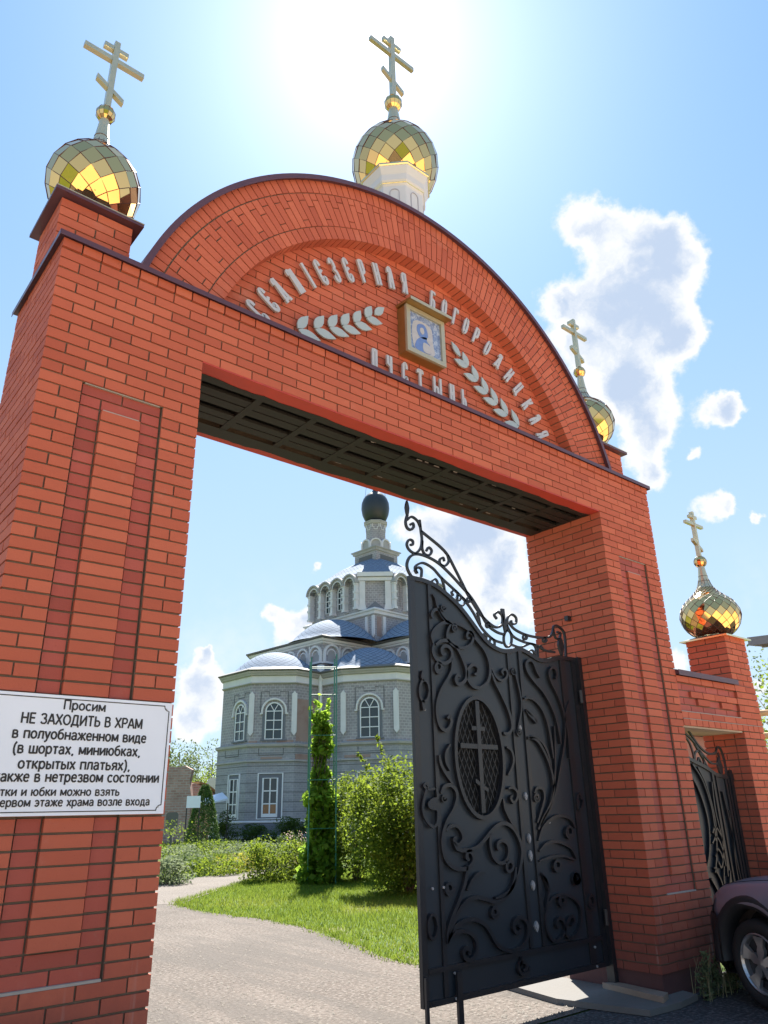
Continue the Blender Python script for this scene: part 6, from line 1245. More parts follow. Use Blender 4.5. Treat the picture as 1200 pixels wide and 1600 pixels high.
GLS, kg, bg_ = material('window_glass'); bg_.inputs['Base Color'].default_value = (0.035, 0.05, 0.06, 1); bg_.inputs['Roughness'].default_value = 0.06; bg_.inputs['Specular IOR Level'].default_value = 0.45
CURT = plain('window_curtain_tint', (0.27, 0.13, 0.06), 0.25)
def blue_roof():
    m, k, b = material('blue_shingles'); uv = k.add('ShaderNodeUVMap'); mp = k.add('ShaderNodeMapping', {0: uv.outputs[0], 2: (0, 0, PI / 4)})
    br = k.add('ShaderNodeTexBrick', {'Vector': mp.outputs[0], 'Color1': (0.165, 0.215, 0.295, 1), 'Color2': (0.195, 0.245, 0.325, 1), 'Mortar': (0.07, 0.10, 0.15, 1), 'Scale': 1.0, 'Mortar Size': 0.016, 'Brick Width': 0.24, 'Row Height': 0.24}, offset=0.0)
    k.l.new(br.outputs['Color'], b.inputs['Base Color']); b.inputs['Roughness'].default_value = 0.75; b.inputs['Specular IOR Level'].default_value = 0.12
    bp = k.add('ShaderNodeBump', {'Height': br.outputs['Fac'], 'Strength': 0.6, 'Distance': -0.02}); k.l.new(bp.outputs[0], b.inputs['Normal']); return m
BLUE = blue_roof()
AZ0, D0 = 39.35, 54.0; AX = PT(AZ0, D0)
ld = Vector((math.sin(math.radians(AZ0)), math.cos(math.radians(AZ0)), 0)); ll = Vector((ld.y, -ld.x, 0))
def LD(l, d): return AX + ll * l + ld * d
ch = thing('church', 'grey brick church with blue half-domes, white trim and a small black onion dome', 'church', (AX.x, AX.y, 0))
def orient(poly):
    A = sum(p.x * q.y - q.x * p.y for p, q in zip(poly, poly[1:] + poly[:1])); return poly if A > 0 else poly[::-1]
def offs(poly, d):
    n = len(poly); out = []
    for i in range(n):
        p, a, b = poly[i], poly[i - 1], poly[(i + 1) % n]
        e0, e1 = (p - a).normalized(), (b - p).normalized(); n0, n1 = Vector((e0.y, -e0.x, 0)), Vector((e1.y, -e1.x, 0)); m_ = (n0 + n1)
        m_ = m_ / max(0.35, m_.dot(n0)) if m_.length > 1e-6 else n0; out.append(p + m_ * d)
    return out
def walls(mb, poly, z0, z1, mat=0, poly1=None, cap=False):
    poly1 = poly1 or poly; u = 0; n = len(poly)
    for i in range(n):
        a, b, a1, b1 = poly[i], poly[(i + 1) % n], poly1[i], poly1[(i + 1) % n]; L = (b - a).length
        mb.face([(a.x, a.y, z0), (b.x, b.y, z0), (b1.x, b1.y, z1), (a1.x, a1.y, z1)], mat, 0.5, [(u, z0), (u + L, z0), (u + L, z1), (u, z1)]); u += L
    if cap: mb.face([(p.x, p.y, z1) for p in poly1], mat)
def band(name, poly, steps, mat, parent=None, cap=True):
    mb = MB()
    for (z0, d0), (z1, d1) in zip(steps[:-1], steps[1:]): walls(mb, offs(poly, d0), z0, z1, 0, offs(poly, d1))
    if cap:
        mb.face([(p.x, p.y, steps[-1][0]) for p in offs(poly, steps[-1][1])], 0); mb.face([(p.x, p.y, steps[0][0]) for p in offs(poly, steps[0][1])][::-1], 0)
    return mb.build(name, mat, parent or ch)
LOW = [PT(27.85, 47.6), PT(29.89, 45.0), PT(33.11, 44.7), PT(35.01, 46.1), PT(36.74, 44.6), PT(40.75, 43.9), PT(43.3, 45.4), PT(44.4, 48.6), PT(48.5, 50.5), PT(51, 55), PT(46, 62), PT(36, 64), PT(30.2, 58), PT(28.75, 51.5)]
LOW = orient(LOW)
mb = MB(); walls(mb, offs(LOW, 0.14), 1.12, 5.14, 0); gw = mb.build('ground_floor_wall', CB2, ch)
mb = MB(); walls(mb, LOW, 5.14, 8.72, 0); uw = mb.build('upper_wall', CB, ch)
band('base', LOW, [(-0.2, 0.30), (0.98, 0.28), (1.10, 0.22)], BASE); band('base_ledge', LOW, [(1.08, 0.30), (1.14, 0.31), (1.19, 0.20)], CW, cap=False); band('base_ledge', LOW, [(0.30, 0.36), (0.42, 0.36), (0.44, 0.28)], CW, cap=False)
for z in (1.62, 2.12, 2.62, 3.12, 3.62, 4.02): band('groove', LOW, [(z, 0.146), (z + 0.035, 0.146)], CD, gw, cap=False)
band('string_course', LOW, [(4.22, 0.15), (4.26, 0.24), (4.34, 0.24), (4.38, 0.14)], CG, cap=False); band('groove', LOW, [(4.70, 0.146), (4.73, 0.146)], CD, gw, cap=False)
band('string_course', LOW, [(5.02, 0.14), (5.10, 0.26), (5.22, 0.28), (5.30, 0.02)], CG, cap=False)
band('white_frieze', LOW, [(8.68, 0.05), (9.08, 0.06)], CW, cap=False); band('frieze_moulding', LOW, [(8.60, 0.01), (8.63, 0.10), (8.68, 0.11), (8.69, 0.05)], CG, cap=False)
band('cornice', LOW, [(9.06, 0.06), (9.10, 0.18), (9.20, 0.22), (9.23, 0.26), (9.33, 0.29)], CG); band('eave', LOW, [(9.34, 0.30), (9.36, 0.36), (9.42, 0.38), (9.60, 0.0)], EAVE)

class Facet:
    """a straight wall run: along s metres from its left end, up z, out o"""
    def __init__(s, a, b, out=0.0):
        if (a - CAM).cross(b - CAM).z > 0: a, b = b, a            # a is the left end as seen from the drive
        s.a = a; s.t = (b - a).normalized(); s.L = (b - a).length; s.n = Vector((s.t.y, -s.t.x, 0))
        if s.n.dot(CAM - a) < 0: s.n = -s.n
        s.out = out
    def p(s, u, z, o=0.0): q = s.a + s.t * u + s.n * (o + s.out); return Vector((q.x, q.y, z))
    def s_at(s, az):       # where the sight line of that azimuth meets the wall
        r = math.radians(az); d = Vector((math.sin(r), math.cos(r), 0)); w = s.a + s.n * s.out - Vector((CAM.x, CAM.y, 0)); den = d.x * s.t.y - d.y * s.t.x
        return -(w.x * d.y - w.y * d.x) / (s.t.x * d.y - s.t.y * d.x) if den else 0
    def slab(s, mb, u0, z0, u1, z1, o0, o1, mat=0): mb.prism([(u0, z0), (u1, z0), (u1, z1), (u0, z1)], s.a + s.n * (s.out + o0), s.t, (0, 0, 1), s.n * (o1 - o0), mat)
    def rib(s, mb, pts, w, o0, o1, mat=0, closed=False): mb.ribbon(pts, w, s.a + s.n * (s.out + o0), s.t, (0, 0, 1), s.n * (o1 - o0), mat, closed)
    def poly(s, mb, pts, o0, o1, mat=0): mb.prism(pts, s.a + s.n * (s.out + o0), s.t, (0, 0, 1), s.n * (o1 - o0), mat)
def arcpts(c, zc, r, n=14, a0=PI, a1=0.0): return [(c + r * math.cos(t), zc + r * math.sin(t)) for t in np.linspace(a0, a1, n)]
def arched_window(F, c, w, z0, z1, parent, hood=True, cols=2, rows=3, fw=0.07):
    r = w / 2; zs = z1 - r; fb = MB(); out = [(c - r, z0), (c - r, zs)] + arcpts(c, zs, r)[1:-1] + [(c + r, zs), (c + r, z0)]
    F.rib(fb, out, fw, 0.02, 0.07, closed=True)
    F.slab(fb, c - 0.022, z0, c + 0.022, zs, 0.022, 0.062)
    for i in range(1, rows + 1): z = z0 + (zs - z0) * i / rows; F.slab(fb, c - r, z - 0.025, c + r, z + 0.025, 0.024, 0.060)
    for t in (PI / 3, 2 * PI / 3): F.rib(fb, [(c, zs), (c + r * math.cos(t), zs + r * math.sin(t))], 0.04, 0.026, 0.058)
    wn = fb.build('window', CFR, parent)
    pb = MB(); F.poly(pb, out[::-1], 0.006, 0.015); pb.build('pane', GLS, wn)
    if hood:
        hb = MB(); R = r + 0.22; F.rib(hb, [(c - R - 0.12, zs - 0.14), (c - R, zs - 0.14)] + [(c - R, zs)] + arcpts(c, zs, R)[1:-1] + [(c + R, zs), (c + R, zs - 0.14), (c + R + 0.12, zs - 0.14)], 0.10, 0.0, 0.13); hb.build('arch_hood', CW, wn)
        nb = MB(); F.rib(nb, [(c - R - .10, zs - .02), (c - R - .10, zs + R + .42), (c - R * .45, zs + R + .42), (c - R * .45, zs + R + .18), (c + R * .45, zs + R + .18), (c + R * .45, zs + R + .42), (c + R + .10, zs + R + .42), (c + R + .10, zs - .02)], 0.05, 0.0, 0.012); nb.build('recess_line', CD, wn)
        nb = MB(); R2 = r + 0.02; F.slab(nb, c - r - .2, z0, c - r - .04, zs - .16, 0.0, 0.012); F.slab(nb, c + r + .04, z0, c + r + .2, zs - .16, 0.0, 0.012); F.slab(nb, c - r - .28, z0 - .10, c + r + .28, z0 - .03, 0.0, 0.10); nb.build('reveal', BASE, wn)
    return wn
def square_window(F, c, w, wi, z0, z1, parent, curtain=False, flap=False):
    fb = MB(); F.rib(fb, [(c - w / 2, z0), (c - w / 2, z1), (c + w / 2, z1), (c + w / 2, z0)], 0.075, 0.0, 0.07, closed=True)
    a, b, zt = c - wi / 2, c + wi / 2, z1 - 0.26
    F.rib(fb, [(a, z0 + .10), (a, zt), (b, zt), (b, z0 + .10)], 0.09, 0.014, 0.06, closed=True); F.slab(fb, c - .035, z0 + .1, c + .035, zt, .015, .055)
    for i in (1, 2): z = z0 + .1 + (zt - z0 - .1) * i / 3; F.slab(fb, a, z - .03, b, z + .03, .016, .052)
    F.slab(fb, a, z0 + .08, b, z0 + .26, .016, .05)
    wn = fb.build('window', CFR, parent); rb = MB(); F.slab(rb, c - w / 2 + .03, z0, c + w / 2 - .03, z1 - .03, 0.002, 0.008); rb.build('reveal', BASE, wn)
    pb = MB(); F.slab(pb, a, z0 + .1, b, zt, .009, .013); pb.build('pane', GLS, wn)
    if curtain:
        cb = MB(); zc_ = z0 + .1 + (zt - z0 - .1) / 3
        F.slab(cb, a + .05, z0 + .27, c - .04, zc_ - .04, .0135, .0150); F.slab(cb, c + .04, z0 + .27, b - .05, zc_ - .04, .0135, .0150); cb.build('board', CURT, wn)
F1 = Facet(PT(27.85, 47.6), PT(29.89, 45.0)); F2 = Facet(PT(29.89, 45.0), PT(33.11, 44.7)); F3 = Facet(PT(33.11, 44.7), PT(35.01, 46.1)); F4 = Facet(PT(35.01, 46.1), PT(36.74, 44.6)); F5 = Facet(PT(36.74, 44.6), PT(40.75, 43.9))
for F, az_, w in ((F1, 29.2, 0.95), (F2, 31.61, 0.95), (F5, 38.70, 1.08)): arched_window(F, F.s_at(az_), w, 5.50, 7.52 if w < 1 else 7.68, uw)
for F, a0, a1, wi, cur in ((F1, 28.60, 29.36, .80, False), (F2, 30.64, 32.38, .80, True), (F5, 37.75, 39.6, .85, False)):
    F.out = 0.14; u0, u1 = F.s_at(a0), F.s_at(a1); square_window(F, (u0 + u1) / 2, abs(u1 - u0), wi, 1.28, 3.64, gw, cur); F.out = 0.0
for az_, D_, F in ((29.95, 45.0, F2), (33.1, 44.7, F2), (36.75, 44.6, F5), (40.70, 43.9, F5)):
    u = F.s_at(az_); pb = MB(); w = .15; F.poly(pb, [(u - w, 5.86), (u, 5.66), (u + w, 5.86), (u + w, 8.02), (u + w * .6, 8.05), (u, 8.18), (u - w * .6, 8.05), (u - w, 8.02)], 0.0, 0.13); pb.build('pilaster', CW, uw)
# bare brick patches and stains where the plaster fell
pb = MB(); F3.slab(pb, 0.15, 5.38, F3.L - .25, 7.75, 0.0, 0.012); o = pb.build('bare_brick_patch', RED, uw)
for F, u0, u1, z0, z1 in ((F2, -.05, .45, 5.24, 5.42), (F2, 1.55, 2.5, 5.24, 5.44), (F5, .2, 2.2, 5.24, 5.40), (F2, .7, 1.9, 4.40, 4.52), (F3, .0, 1.5, 4.36, 4.66), (F5, .1, 1.6, 4.40, 4.55)):
    F.out = 0.145 if z0 < 5 else 0.0; pb = MB(); F.slab(pb, u0, z0, u1, z1, 0.0, 0.03); F.out = 0.0; pb.build('bare_brick_patch', RED, uw)
for F in (F1, F2, F5):
    pb = MB(); F.out = 0.145; c = F.L / 2; F.rib(pb, [(c - .7, 4.98), (c - .7, 4.62), (c + .7, 4.62), (c + .7, 4.98)], .05, 0, .014); F.out = 0.0; pb.build('recess_line', CD, gw)
pb = MB(); q = PT(35.0, 45.9); pb.tube((q.x, q.y, 1.2), (q.x, q.y, 9.0), 0.13, 8); pb.tube((q.x, q.y, 9.0), (q.x, q.y, 9.9), 0.22, 4); pb.build('rainwater_pipe', CFR, ch)
# half-dome roofs
def dome_roof(name, c, R, Hh, z0, parent=ch, n=32, squash=1.0):
    mb = MB(); prof = [(R * s_, z0 + Hh * (1 - s_ ** 2.1)) for s_ in np.linspace(1, 0.02, 12)]; prof = [(R * 1.08, z0 - .10)] + prof
    arc = 0
    for (r0, z0_), (r1, z1_) in zip(prof[:-1], prof[1:]):
        da = math.hypot(r1 - r0, z1_ - z0_)
        for i in range(n):
            a0, a1 = 2 * PI * i / n, 2 * PI * (i + 1) / n
            mb.face([(c.x + r0 * math.cos(a0), c.y + r0 * math.sin(a0), z0_), (c.x + r0 * math.cos(a1), c.y + r0 * math.sin(a1), z0_), (c.x + r1 * math.cos(a1), c.y + r1 * math.sin(a1), z1_), (c.x + r1 * math.cos(a0), c.y + r1 * math.sin(a0), z1_)], 0, .5, [(a0 * R * .6, arc), (a1 * R * .6, arc), (a1 * R * .6, arc + da), (a0 * R * .6, arc + da)])
        arc += da
    return mb.build(name, BLUE, parent, smooth=True)
dome_roof('half_dome', PT(31.6, 47.6), 2.75, 1.45, 9.50); dome_roof('half_dome', PT(38.75, 46.95), 2.85, 1.62, 9.50)
# upper cross arms
ARM = orient([PT(29.88, 52.7), PT(35.13, 46.75), PT(38.84, 49.6), PT(41.9, 47.2), PT(47.5, 53.5), PT(45, 60), PT(38, 63), PT(31, 59)])
mb = MB(); walls(mb, ARM, 9.3, 11.6, 0); aw = mb.build('arm_wall', CB, ch)
band('arm_cornice', ARM, [(11.42, .02), (11.46, .12), (11.56, .14), (11.58, .24), (11.72, .28)], CW); band('eave', ARM, [(11.73, .28), (11.75, .46), (11.83, .48), (12.0, .0)], EAVE)
A1 = Facet(PT(29.88, 52.7), PT(35.13, 46.75)); A2 = Facet(PT(35.13, 46.75), PT(38.84, 49.6)); A3 = Facet(PT(38.84, 49.6), PT(41.9, 47.2)); A4 = Facet(PT(41.9, 47.2), PT(47.5, 53.5))
for F in (A1, A2, A3, A4):
    n = max(2, round(F.L / 1.22)); w = F.L / n
    for i in range(n):
        c = (i + .5) * w; bb = MB(); r = w / 2 - .10
        F.rib(bb, [(c - r, 10.30), (c - r, 10.78)] + arcpts(c, 10.78, r)[1:-1] + [(c + r, 10.78), (c + r, 10.30)], .13, 0, .16); F.rib(bb, arcpts(c, 10.74, r * .62), .09, .0, .07)
        a_ = bb.build('blind_arch', CW, aw); db_ = MB(); F.poly(db_, [(c + r * .5, 10.35), (c + r * .5, 10.74)] + arcpts(c, 10.74, r * .5, 10, 0, PI)[1:-1] + [(c - r * .5, 10.74), (c - r * .5, 10.35)], 0, .012); db_.build('recess', CG, a_)
    lb = MB(); F.slab(lb, 0, 10.18, F.L, 10.30, 0, .2); F.slab(lb, w, 10.3, w + .02, 10.31, 0, .01); lb.build('arch_ledge', CW, aw)
    for i in range(1, n, 2):
        sb_ = MB(); F.slab(sb_, i * w - .05, 10.9, i * w + .05, 11.4, 0, .06); sb_.build('strip', CW, aw)
dome_roof('half_dome', LD(-2.9, -4.2), 3.0, 1.68, 11.95); dome_roof('half_dome', LD(2.9, -4.2), 3.0, 1.68, 11.95)
# square base of the drum, corner towards the gate
PED = orient([LD(-.15, -4.95), LD(-5.1, 0), LD(0, 5), LD(5.0, 0)])
mb = MB(); walls(mb, PED, 11.7, 14.1, 0); pw = mb.build('drum_base', CB, ch)
band('drum_ledge', PED, [(13.85, .0), (13.9, .14), (14.10, .16), (14.12, .24), (14.22, .26), (14.45, -.25)], CW, ch)
G1 = Facet(LD(-5.1, 0), LD(-.15, -4.95)); G2 = Facet(LD(-.15, -4.95), LD(5.0, 0))
for F, u in ((G1, G1.L - .75), (G1, G1.L - .12), (G2, .85)):
    sb_ = MB(); F.poly(sb_, [(u - .12, 12.5), (u, 12.3), (u + .12, 12.5), (u + .12, 13.8), (u - .12, 13.8)], 0, .08); sb_.build('strip', CW, pw)
sb_ = MB(); G2.slab(sb_, .18, 12.4, .62, 13.75, 0, .012); sb_.build('bare_brick_patch', RED, pw)
DR = orient([LD(-1.15, -4.05), LD(-4.75, -.45), LD(-4.75, 1.3), LD(-1.1, 4.8), LD(1.1, 4.8), LD(4.75, 1.3), LD(4.75, -.45), LD(.95, -4.05)])
mb = MB(); walls(mb, DR, 14.2, 16.95, 0); dw = mb.build('drum_wall', CB, ch)
W1 = Facet(LD(-4.75, -.45), LD(-1.15, -4.05)); W2 = Facet(LD(.95, -4.05), LD(4.75, -.45)); WN = Facet(LD(-1.15, -4.05), LD(.95, -4.05))
for F in (W1, W2):
    n = 4; w = F.L / n
    for i in range(n):
        c = (i + .5) * w; r = w / 2 - .12; zc_ = 16.25
        ab_ = MB(); F.rib(ab_, arcpts(c, zc_, r + .02, 16), .20, 0, .46); F.rib(ab_, arcpts(c, zc_, r + .17, 16), .11, 0, .56); a_ = ab_.build('arch_hood', CW if False else CG, dw)
        hb = MB(); F.rib(hb, arcpts(c, zc_, r - .05, 16), .06, 0, .48); hb.build('arch_edge', CW, a_)
        if i in (1, 2): arched_window(F, c, .62, 14.75, 16.35, dw, hood=False, rows=3, fw=.06)
        else:
            nb = MB(); F.rib(nb, [(c - .27, 14.7), (c - .27, 16.1)] + arcpts(c, 16.1, .27, 9)[1:-1] + [(c + .27, 16.1), (c + .27, 14.7)], .04, 0, .012); nb.build('recess_line', CD, dw)
    for i in range(n + 1):
        u = min(max(i * w, .10), F.L - .10); pb = MB(); F.slab(pb, u - .11, 14.55, u + .11, 16.25, 0, .40)
        for z in (14.40, 15.05, 15.55, 16.15): F.slab(pb, u - .15, z, u + .15, z + .16, 0, .45)
        pb.build('pilaster', CW, dw)
    fb = MB(); F.slab(fb, 0, 16.55, F.L, 16.98, 0, .20); fb.build('frieze', CG, dw)
for u in (.16, WN.L - .16):
    pb = MB(); WN.poly(pb, [(u - .30, 14.35), (u + .30, 14.35), (u + .20, 14.75), (u + .20, 16.4), (u - .20, 16.4), (u - .20, 14.75)], 0, .16); WN.slab(pb, u - .07, 15.2, u + .07, 16.1, .161, .19); pb.build('pilaster', CW, dw)
fb = MB(); WN.slab(fb, -.15, 16.42, WN.L + .15, 16.66, 0, .22); WN.slab(fb, -.2, 16.70, WN.L + .2, 17.0, 0, .34); fb.build('frieze', CW, dw)
gb_ = MB(); WN.poly(gb_, [(.35, 14.35), (WN.L - .35, 14.35), (WN.L / 2, 14.95)], 0, .14); gb_.build('gable', BASE, dw)
# drum roof, stepped lantern, black onion dome
mb = MB(); P0 = offs(DR, .16); K = lambda s, c=LD(0, 0): [c + (p - c) * s for p in P0]
lv = [(16.97, 1.0), (17.2, .93), (17.75, .74), (18.4, .54), (19.0, .30)]; arc = 0
for (z0, s0), (z1, s1) in zip(lv[:-1], lv[1:]):
    a_, b_ = K(s0), K(s1); u = 0; da = math.hypot(z1 - z0, (s0 - s1) * 5)
    for i in range(8):
        j = (i + 1) % 8; L0 = (a_[j] - a_[i]).length; L1 = (b_[j] - b_[i]).length
        mb.face([(a_[i].x, a_[i].y, z0), (a_[j].x, a_[j].y, z0), (b_[j].x, b_[j].y, z1), (b_[i].x, b_[i].y, z1)], 0, .5, [(-L0 / 2 + 20 * i, arc), (L0 / 2 + 20 * i, arc), (L1 / 2 + 20 * i, arc + da), (-L1 / 2 + 20 * i, arc + da)])
    arc += da
mb.build('drum_roof', BLUE, ch)
SQ = orient([LD(-1.62, .05), LD(0, -1.62), LD(1.62, .05), LD(0, 1.62)])
mb = MB(); walls(mb, SQ, 18.2, 19.7, 0); lw = mb.build('lantern_base', CB, ch)
band('lantern_cornice', SQ, [(19.55, .0), (19.6, .10), (19.72, .12), (19.80, .22), (19.86, .22), (20.0, -.2)], CG)
for F in (Facet(LD(-1.62, .05), LD(0, -1.62)), Facet(LD(0, -1.62), LD(1.62, .05))):
    rb_ = MB(); F.slab(rb_, .45, 19.0, F.L - .40, 19.35, 0, .012); rb_.build('recess', CD, lw)
mb = MB(); octp = orient([LD(1.12 * math.cos(PI / 8 + i * PI / 4), 1.12 * math.sin(PI / 8 + i * PI / 4)) for i in range(8)]); walls(mb, octp, 19.8, 20.35, 0, None, True); kw = mb.build('lantern_ring', CB, ch)
for i in range(8):
    F = Facet(octp[i], octp[(i + 1) % 8]); F.n = ((octp[i] + octp[(i + 1) % 8]) / 2 - LD(0, 0)).normalized(); F.n.z = 0; c = F.L / 2; r = F.L / 2 - .03
    kb_ = MB(); F.rib(kb_, [(c - r, 19.85), (c - r, 20.25)] + arcpts(c, 20.25, r, 12)[1:-1] + [(c + r, 20.25), (c + r, 19.85)], .10, -.05, .10); k_o = kb_.build('kokoshnik', CW, kw)
    pb = MB(); F.poly(pb, [(c + r, 19.85), (c + r, 20.25)] + arcpts(c, 20.25, r, 12, 0, PI)[1:-1] + [(c - r, 20.25), (c - r, 19.85)], -.05, .02); pb.build('infill', CG, k_o)
mb = MB(); tw = orient([LD(.80 * math.cos(PI / 8 + i * PI / 4), .80 * math.sin(PI / 8 + i * PI / 4)) for i in range(8)]); walls(mb, tw, 20.2, 22.05, 0); tw_o = mb.build('lantern_wall', CB, ch)
for i in range(8):
    F = Facet(tw[i], tw[(i + 1) % 8]); F.n = ((tw[i] + tw[(i + 1) % 8]) / 2 - LD(0, 0)).normalized(); F.n.z = 0
    rb_ = MB(); F.rib(rb_, [(.06, 22.0), (.06, 21.75), (.18, 21.75), (.18, 21.55), (F.L - .18, 21.55), (F.L - .18, 21.75), (F.L - .06, 21.75), (F.L - .06, 22.0)], .055, 0, .03); rb_.build('stepped_trim', CW, tw_o)
band('lantern_cornice', tw, [(22.0, .0), (22.05, .10), (22.16, .12), (22.2, .16), (22.26, .16), (22.32, .02)], CG)
mb = MB(); mb.lathe([(.62, 22.28), (.85, 22.55), (1.02, 22.95), (1.10, 23.45), (1.07, 23.9), (.93, 24.3), (.68, 24.62), (.40, 24.82), (.22, 24.98), (.15, 25.2), (.12, 25.5)], 28, (AX.x, AX.y, 0)); dm = mb.build('onion_dome', DOMEB, ch, smooth=True)
mb = MB(); c = LD(0, 0); mb.lathe([(.05, 25.05), (.22, 25.2), (.26, 25.35), (.20, 25.5), (.05, 25.6)], 12, (AX.x, AX.y, 0)); mb.tube((c.x, c.y, 25.5), (c.x, c.y, 27.6), .06, 6)
for z, hw in ((26.9, .55), (27.25, .25)): mb.tube(c - ll * hw + Vector((0, 0, z)), c + ll * hw + Vector((0, 0, z)), .05, 6)
mb.tube(c - ll * .28 + Vector((0, 0, 26.3)), c + ll * .28 + Vector((0, 0, 26.05)), .05, 6)
for s_ in (-1, 1): mb.tube(c + ll * .5 * s_ + Vector((0, 0, 26.9)), c + ll * .85 * s_ + Vector((0, 0, 24.1)), .012, 4)
mb.build('cross', DOMEB, dm)

# ------------------------------------------------------------------ things left of the church
RUB = tex_brick('ruin_brick', (0.38, 0.21, 0.17), (0.50, 0.31, 0.26), (0.44, 0.36, 0.32), 0.36, 0.14, 0.03, patchy=(0.30, 0.25, 0.23))
def ruin_poly(pts): return pts
rw = thing('ruined_wall', 'tall ruined wall of weathered brick with a broken top, left of the church', 'wall', (18, 37, 0))
RF = Facet(PT(22.0, 49), PT(26.05, 48)); RF.n = RF.n
mb = MB()
pts = [(0, -.1), (RF.L, -.1), (RF.L, 2.6), (RF.L - .15, 3.4), (RF.L - .05, 4.05), (RF.L - .5, 4.28), (RF.L - 1.0, 4.20), (RF.L - 1.6, 4.30), (RF.L - 2.4, 4.22), (0, 4.3)]
o0 = RF.a; f_ = [(o0 + RF.t * p[0] + Vector((0, 0, p[1]))) for p in pts]
mb.face(f_, 0, .5, pts); mb.face([p - RF.n * .5 for p in f_][::-1], 0, .5, pts[::-1])
for i in range(len(f_)):
    j = (i + 1) % len(f_); mb.face([f_[j], f_[i], f_[i] - RF.n * .5, f_[j] - RF.n * .5], 0, .5, [(0, 0), (.4, 0), (.4, .4), (0, .4)])
mb.build('brickwork', RUB, rw)
RF2 = Facet(PT(25.6, 51), PT(28.1, 52)); mb = MB()
pts = [(0, -.1), (RF2.L, -.1), (RF2.L, 2.1), (RF2.L - .6, 2.9), (RF2.L - 1.1, 3.2), (.6, 3.4), (0, 3.3)]
o0 = RF2.a; f_ = [(o0 + RF2.t * p[0] + Vector((0, 0, p[1]))) for p in pts]; mb.face(f_, 0, .5, pts)
for i in range(len(f_)):
    j = (i + 1) % len(f_); mb.face([f_[j], f_[i], f_[i] - RF2.n * 3, f_[j] - RF2.n * 3], 0, .5, [(0, 0), (.4, 0), (.4, 3), (0, 3)])
rs_ = thing('ruined_shed', 'collapsed brick shed with a mossy rust-coloured roof behind the thuja', 'shed', (22, 42, 0)); mb.build('wall', RUB, rs_)
MOSS = plain('mossy_rust_roof', (0.26, 0.17, 0.07), 0.85, var=0.4, scale=1.2)
mb = MB(); RF2.poly(mb, [(.9, 3.36), (RF2.L - 1.0, 3.24), (RF2.L + .5, 2.2), (RF2.L + .5, 2.32), (RF2.L - 1.0, 3.36), (.9, 3.5)][::-1], -3.2, .15); mb.build('roof', MOSS, rs_)
hs = thing('low_building', 'low white building with a pale flat roof between the ruined shed and the church', 'building', (30, 60, 0)); RF3 = Facet(PT(27.0, 66), PT(29.5, 66)); mb = MB(); RF3.slab(mb, 0, -.1, RF3.L, 3.4, -4, 0); mb.build('wall', CW, hs)
mb = MB(); RF3.poly(mb, [(-.3, 3.401), (RF3.L + .3, 3.401), (RF3.L + .3, 4.1), (.3, 4.3)], -4.3, .4); mb.build('roof', plain('pale_roof', (0.62, 0.58, 0.55), 0.7), hs)
tn_ = thing('white_awning', 'white canvas awning on thin poles behind the thuja', 'awning', (22, 38, 0)); q0, q1 = PT(26.9, 41.5), PT(28.6, 43.5); mb = MB(); nrm = Vector((-.3, -.9, 0))
mb.face([q0 + Vector((0, 0, 2.05)), q1 + Vector((0, 0, 2.35)), q1 - nrm * 2 + Vector((0, 0, 2.7)), q0 - nrm * 2 + Vector((0, 0, 2.3))], 0); mb.face([q0 + Vector((0, 0, 2.0)), q1 + Vector((0, 0, 2.25)), q1 + Vector((0, 0, 2.35)), q0 + Vector((0, 0, 2.05))], 0); mb.build('canopy', WHT, tn_)
for q in (q0, q1): mb = MB(); mb.tube(q + Vector((0, 0, -.1)), q + Vector((0, 0, 2.1)), .04, 6); mb.build('pole', BLK, tn_)
sg_ = thing('signboard', 'small white signboard on dark legs in the weeds left of the thuja', 'sign', (15, 28, 0)); SF = Facet(PT(25.78, 36), PT(26.72, 36)); mb = MB(); SF.slab(mb, 0, 1.84, SF.L, 2.33, -.02, 0); mb.build('panel', WHT, sg_)
for u in (.0, SF.L - .05): mb = MB(); SF.slab(mb, u, -.1, u + .05, 1.84, -.03, -.0); mb.build('leg', BLK, sg_)
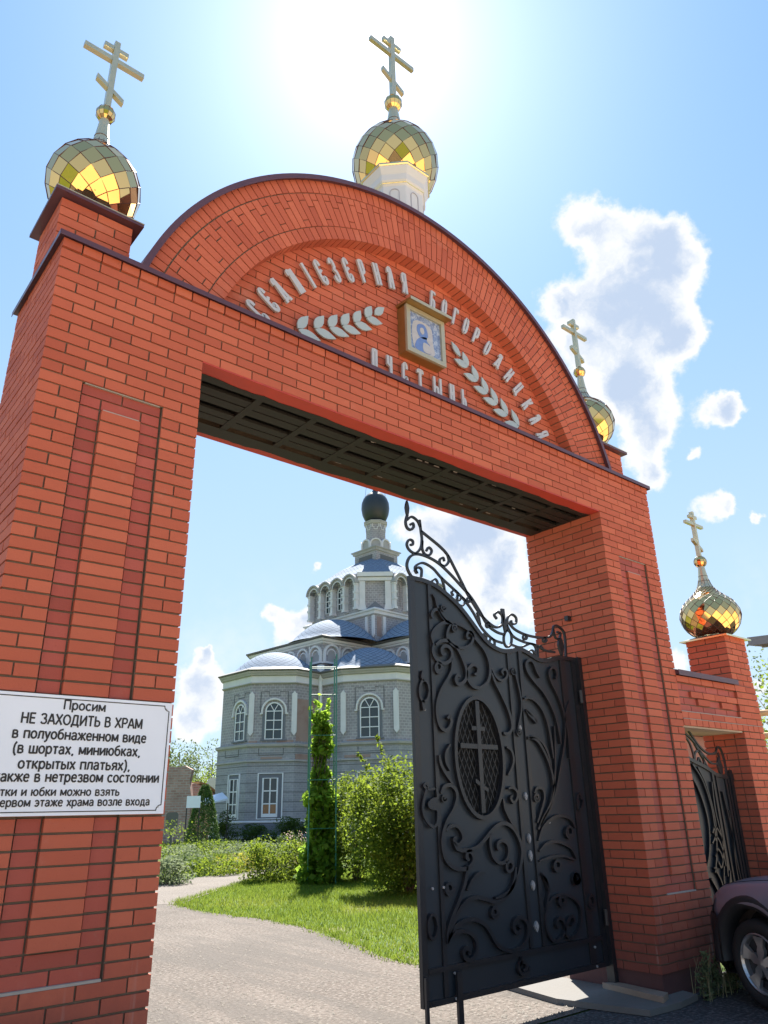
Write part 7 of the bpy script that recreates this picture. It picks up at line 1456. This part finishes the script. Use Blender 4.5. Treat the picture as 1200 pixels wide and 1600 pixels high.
st_ = MB(); q = PT(24.9, 34.5); e1 = Vector((math.cos(.5), -math.sin(.5), 0)); st_.prism([(-.24, 0), (.24, 0), (.25, .5), (.17, .58), (-.19, .57), (-.25, .48)], q + Vector((0, 0, 1.1)), e1, (0, 0, 1), Vector((.4, .8, 0)) * .2, 0); st_.prism([(-.07, -.1), (.07, -.1), (.07, 1.1), (-.07, 1.1)], q, e1, (0, 0, 1), Vector((.4, .8, 0)) * .3, 0)
tag(st_.build('stone_marker', CONC), 'small grey marker on a post in the weeds before the ruined wall', 'marker')
# trees on the skyline
far = [(25.05, 70, 7.0, 2.4, F_TREE, 'small leafy tree rising just behind the ruined wall', 0), (26.4, 78, 6.4, 2.6, F_BUSH, 'bright green tree behind the mossy shed roof', 0), (27.35, 95, 9.0, 2.2, F_TREE, 'thin airy tree with gaps in its crown next to the church', 1), (27.9, 105, 8.6, 2.2, F_TREE, 'thin airy tree half hidden by the church corner', 1), (23.6, 75, 6.5, 2.8, F_TREE, 'leafy tree behind the ruined wall at the left pillar', 0), (26.9, 110, 5.2, 4.5, F_DARK, 'dark round tree far off on the skyline', 0), (67.0, 34, 7.0, 3.0, F_TREE, 'green tree beyond the timber shelter at the right edge', 0), (69.5, 30, 6.0, 2.8, F_BUSH, 'second green tree beyond the timber shelter, farther right', 0), (63.5, 46, 4.6, 2.5, F_TREE, 'green tree behind the side wall pier', 0)]
for i, (az_, D_, h_, r_, m_, lb, sp) in enumerate(far):
    q = PT(az_, D_); tree(lb, q.x, q.y, h_, r_, 2600 if not sp else 900, .26 if D_ > 60 else .17, m_, 400 + i, 'trees on the skyline', .14, bool(sp))
# far-off belt of trees
n = 9000; r_ = np.random.default_rng(500); az_ = r_.uniform(12, 100, n); D_ = r_.uniform(120, 170, n); a = np.radians(az_); hmax = 4.2 + 1.4 * np.sin(az_ * 1.7) + 1.2 * np.sin(az_ * 4.3 + 1)
P = np.stack([CAM.x + D_ * np.sin(a), CAM.y + D_ * np.cos(a), r_.uniform(0, 1, n) ** .7 * hmax], 1); v, f = leaf_quads(P, 1.5, 501, .2, .8); o = np_mesh('distant_wood', v, f, r_.uniform(0, 1, n), F_TREE); o['kind'] = 'stuff'
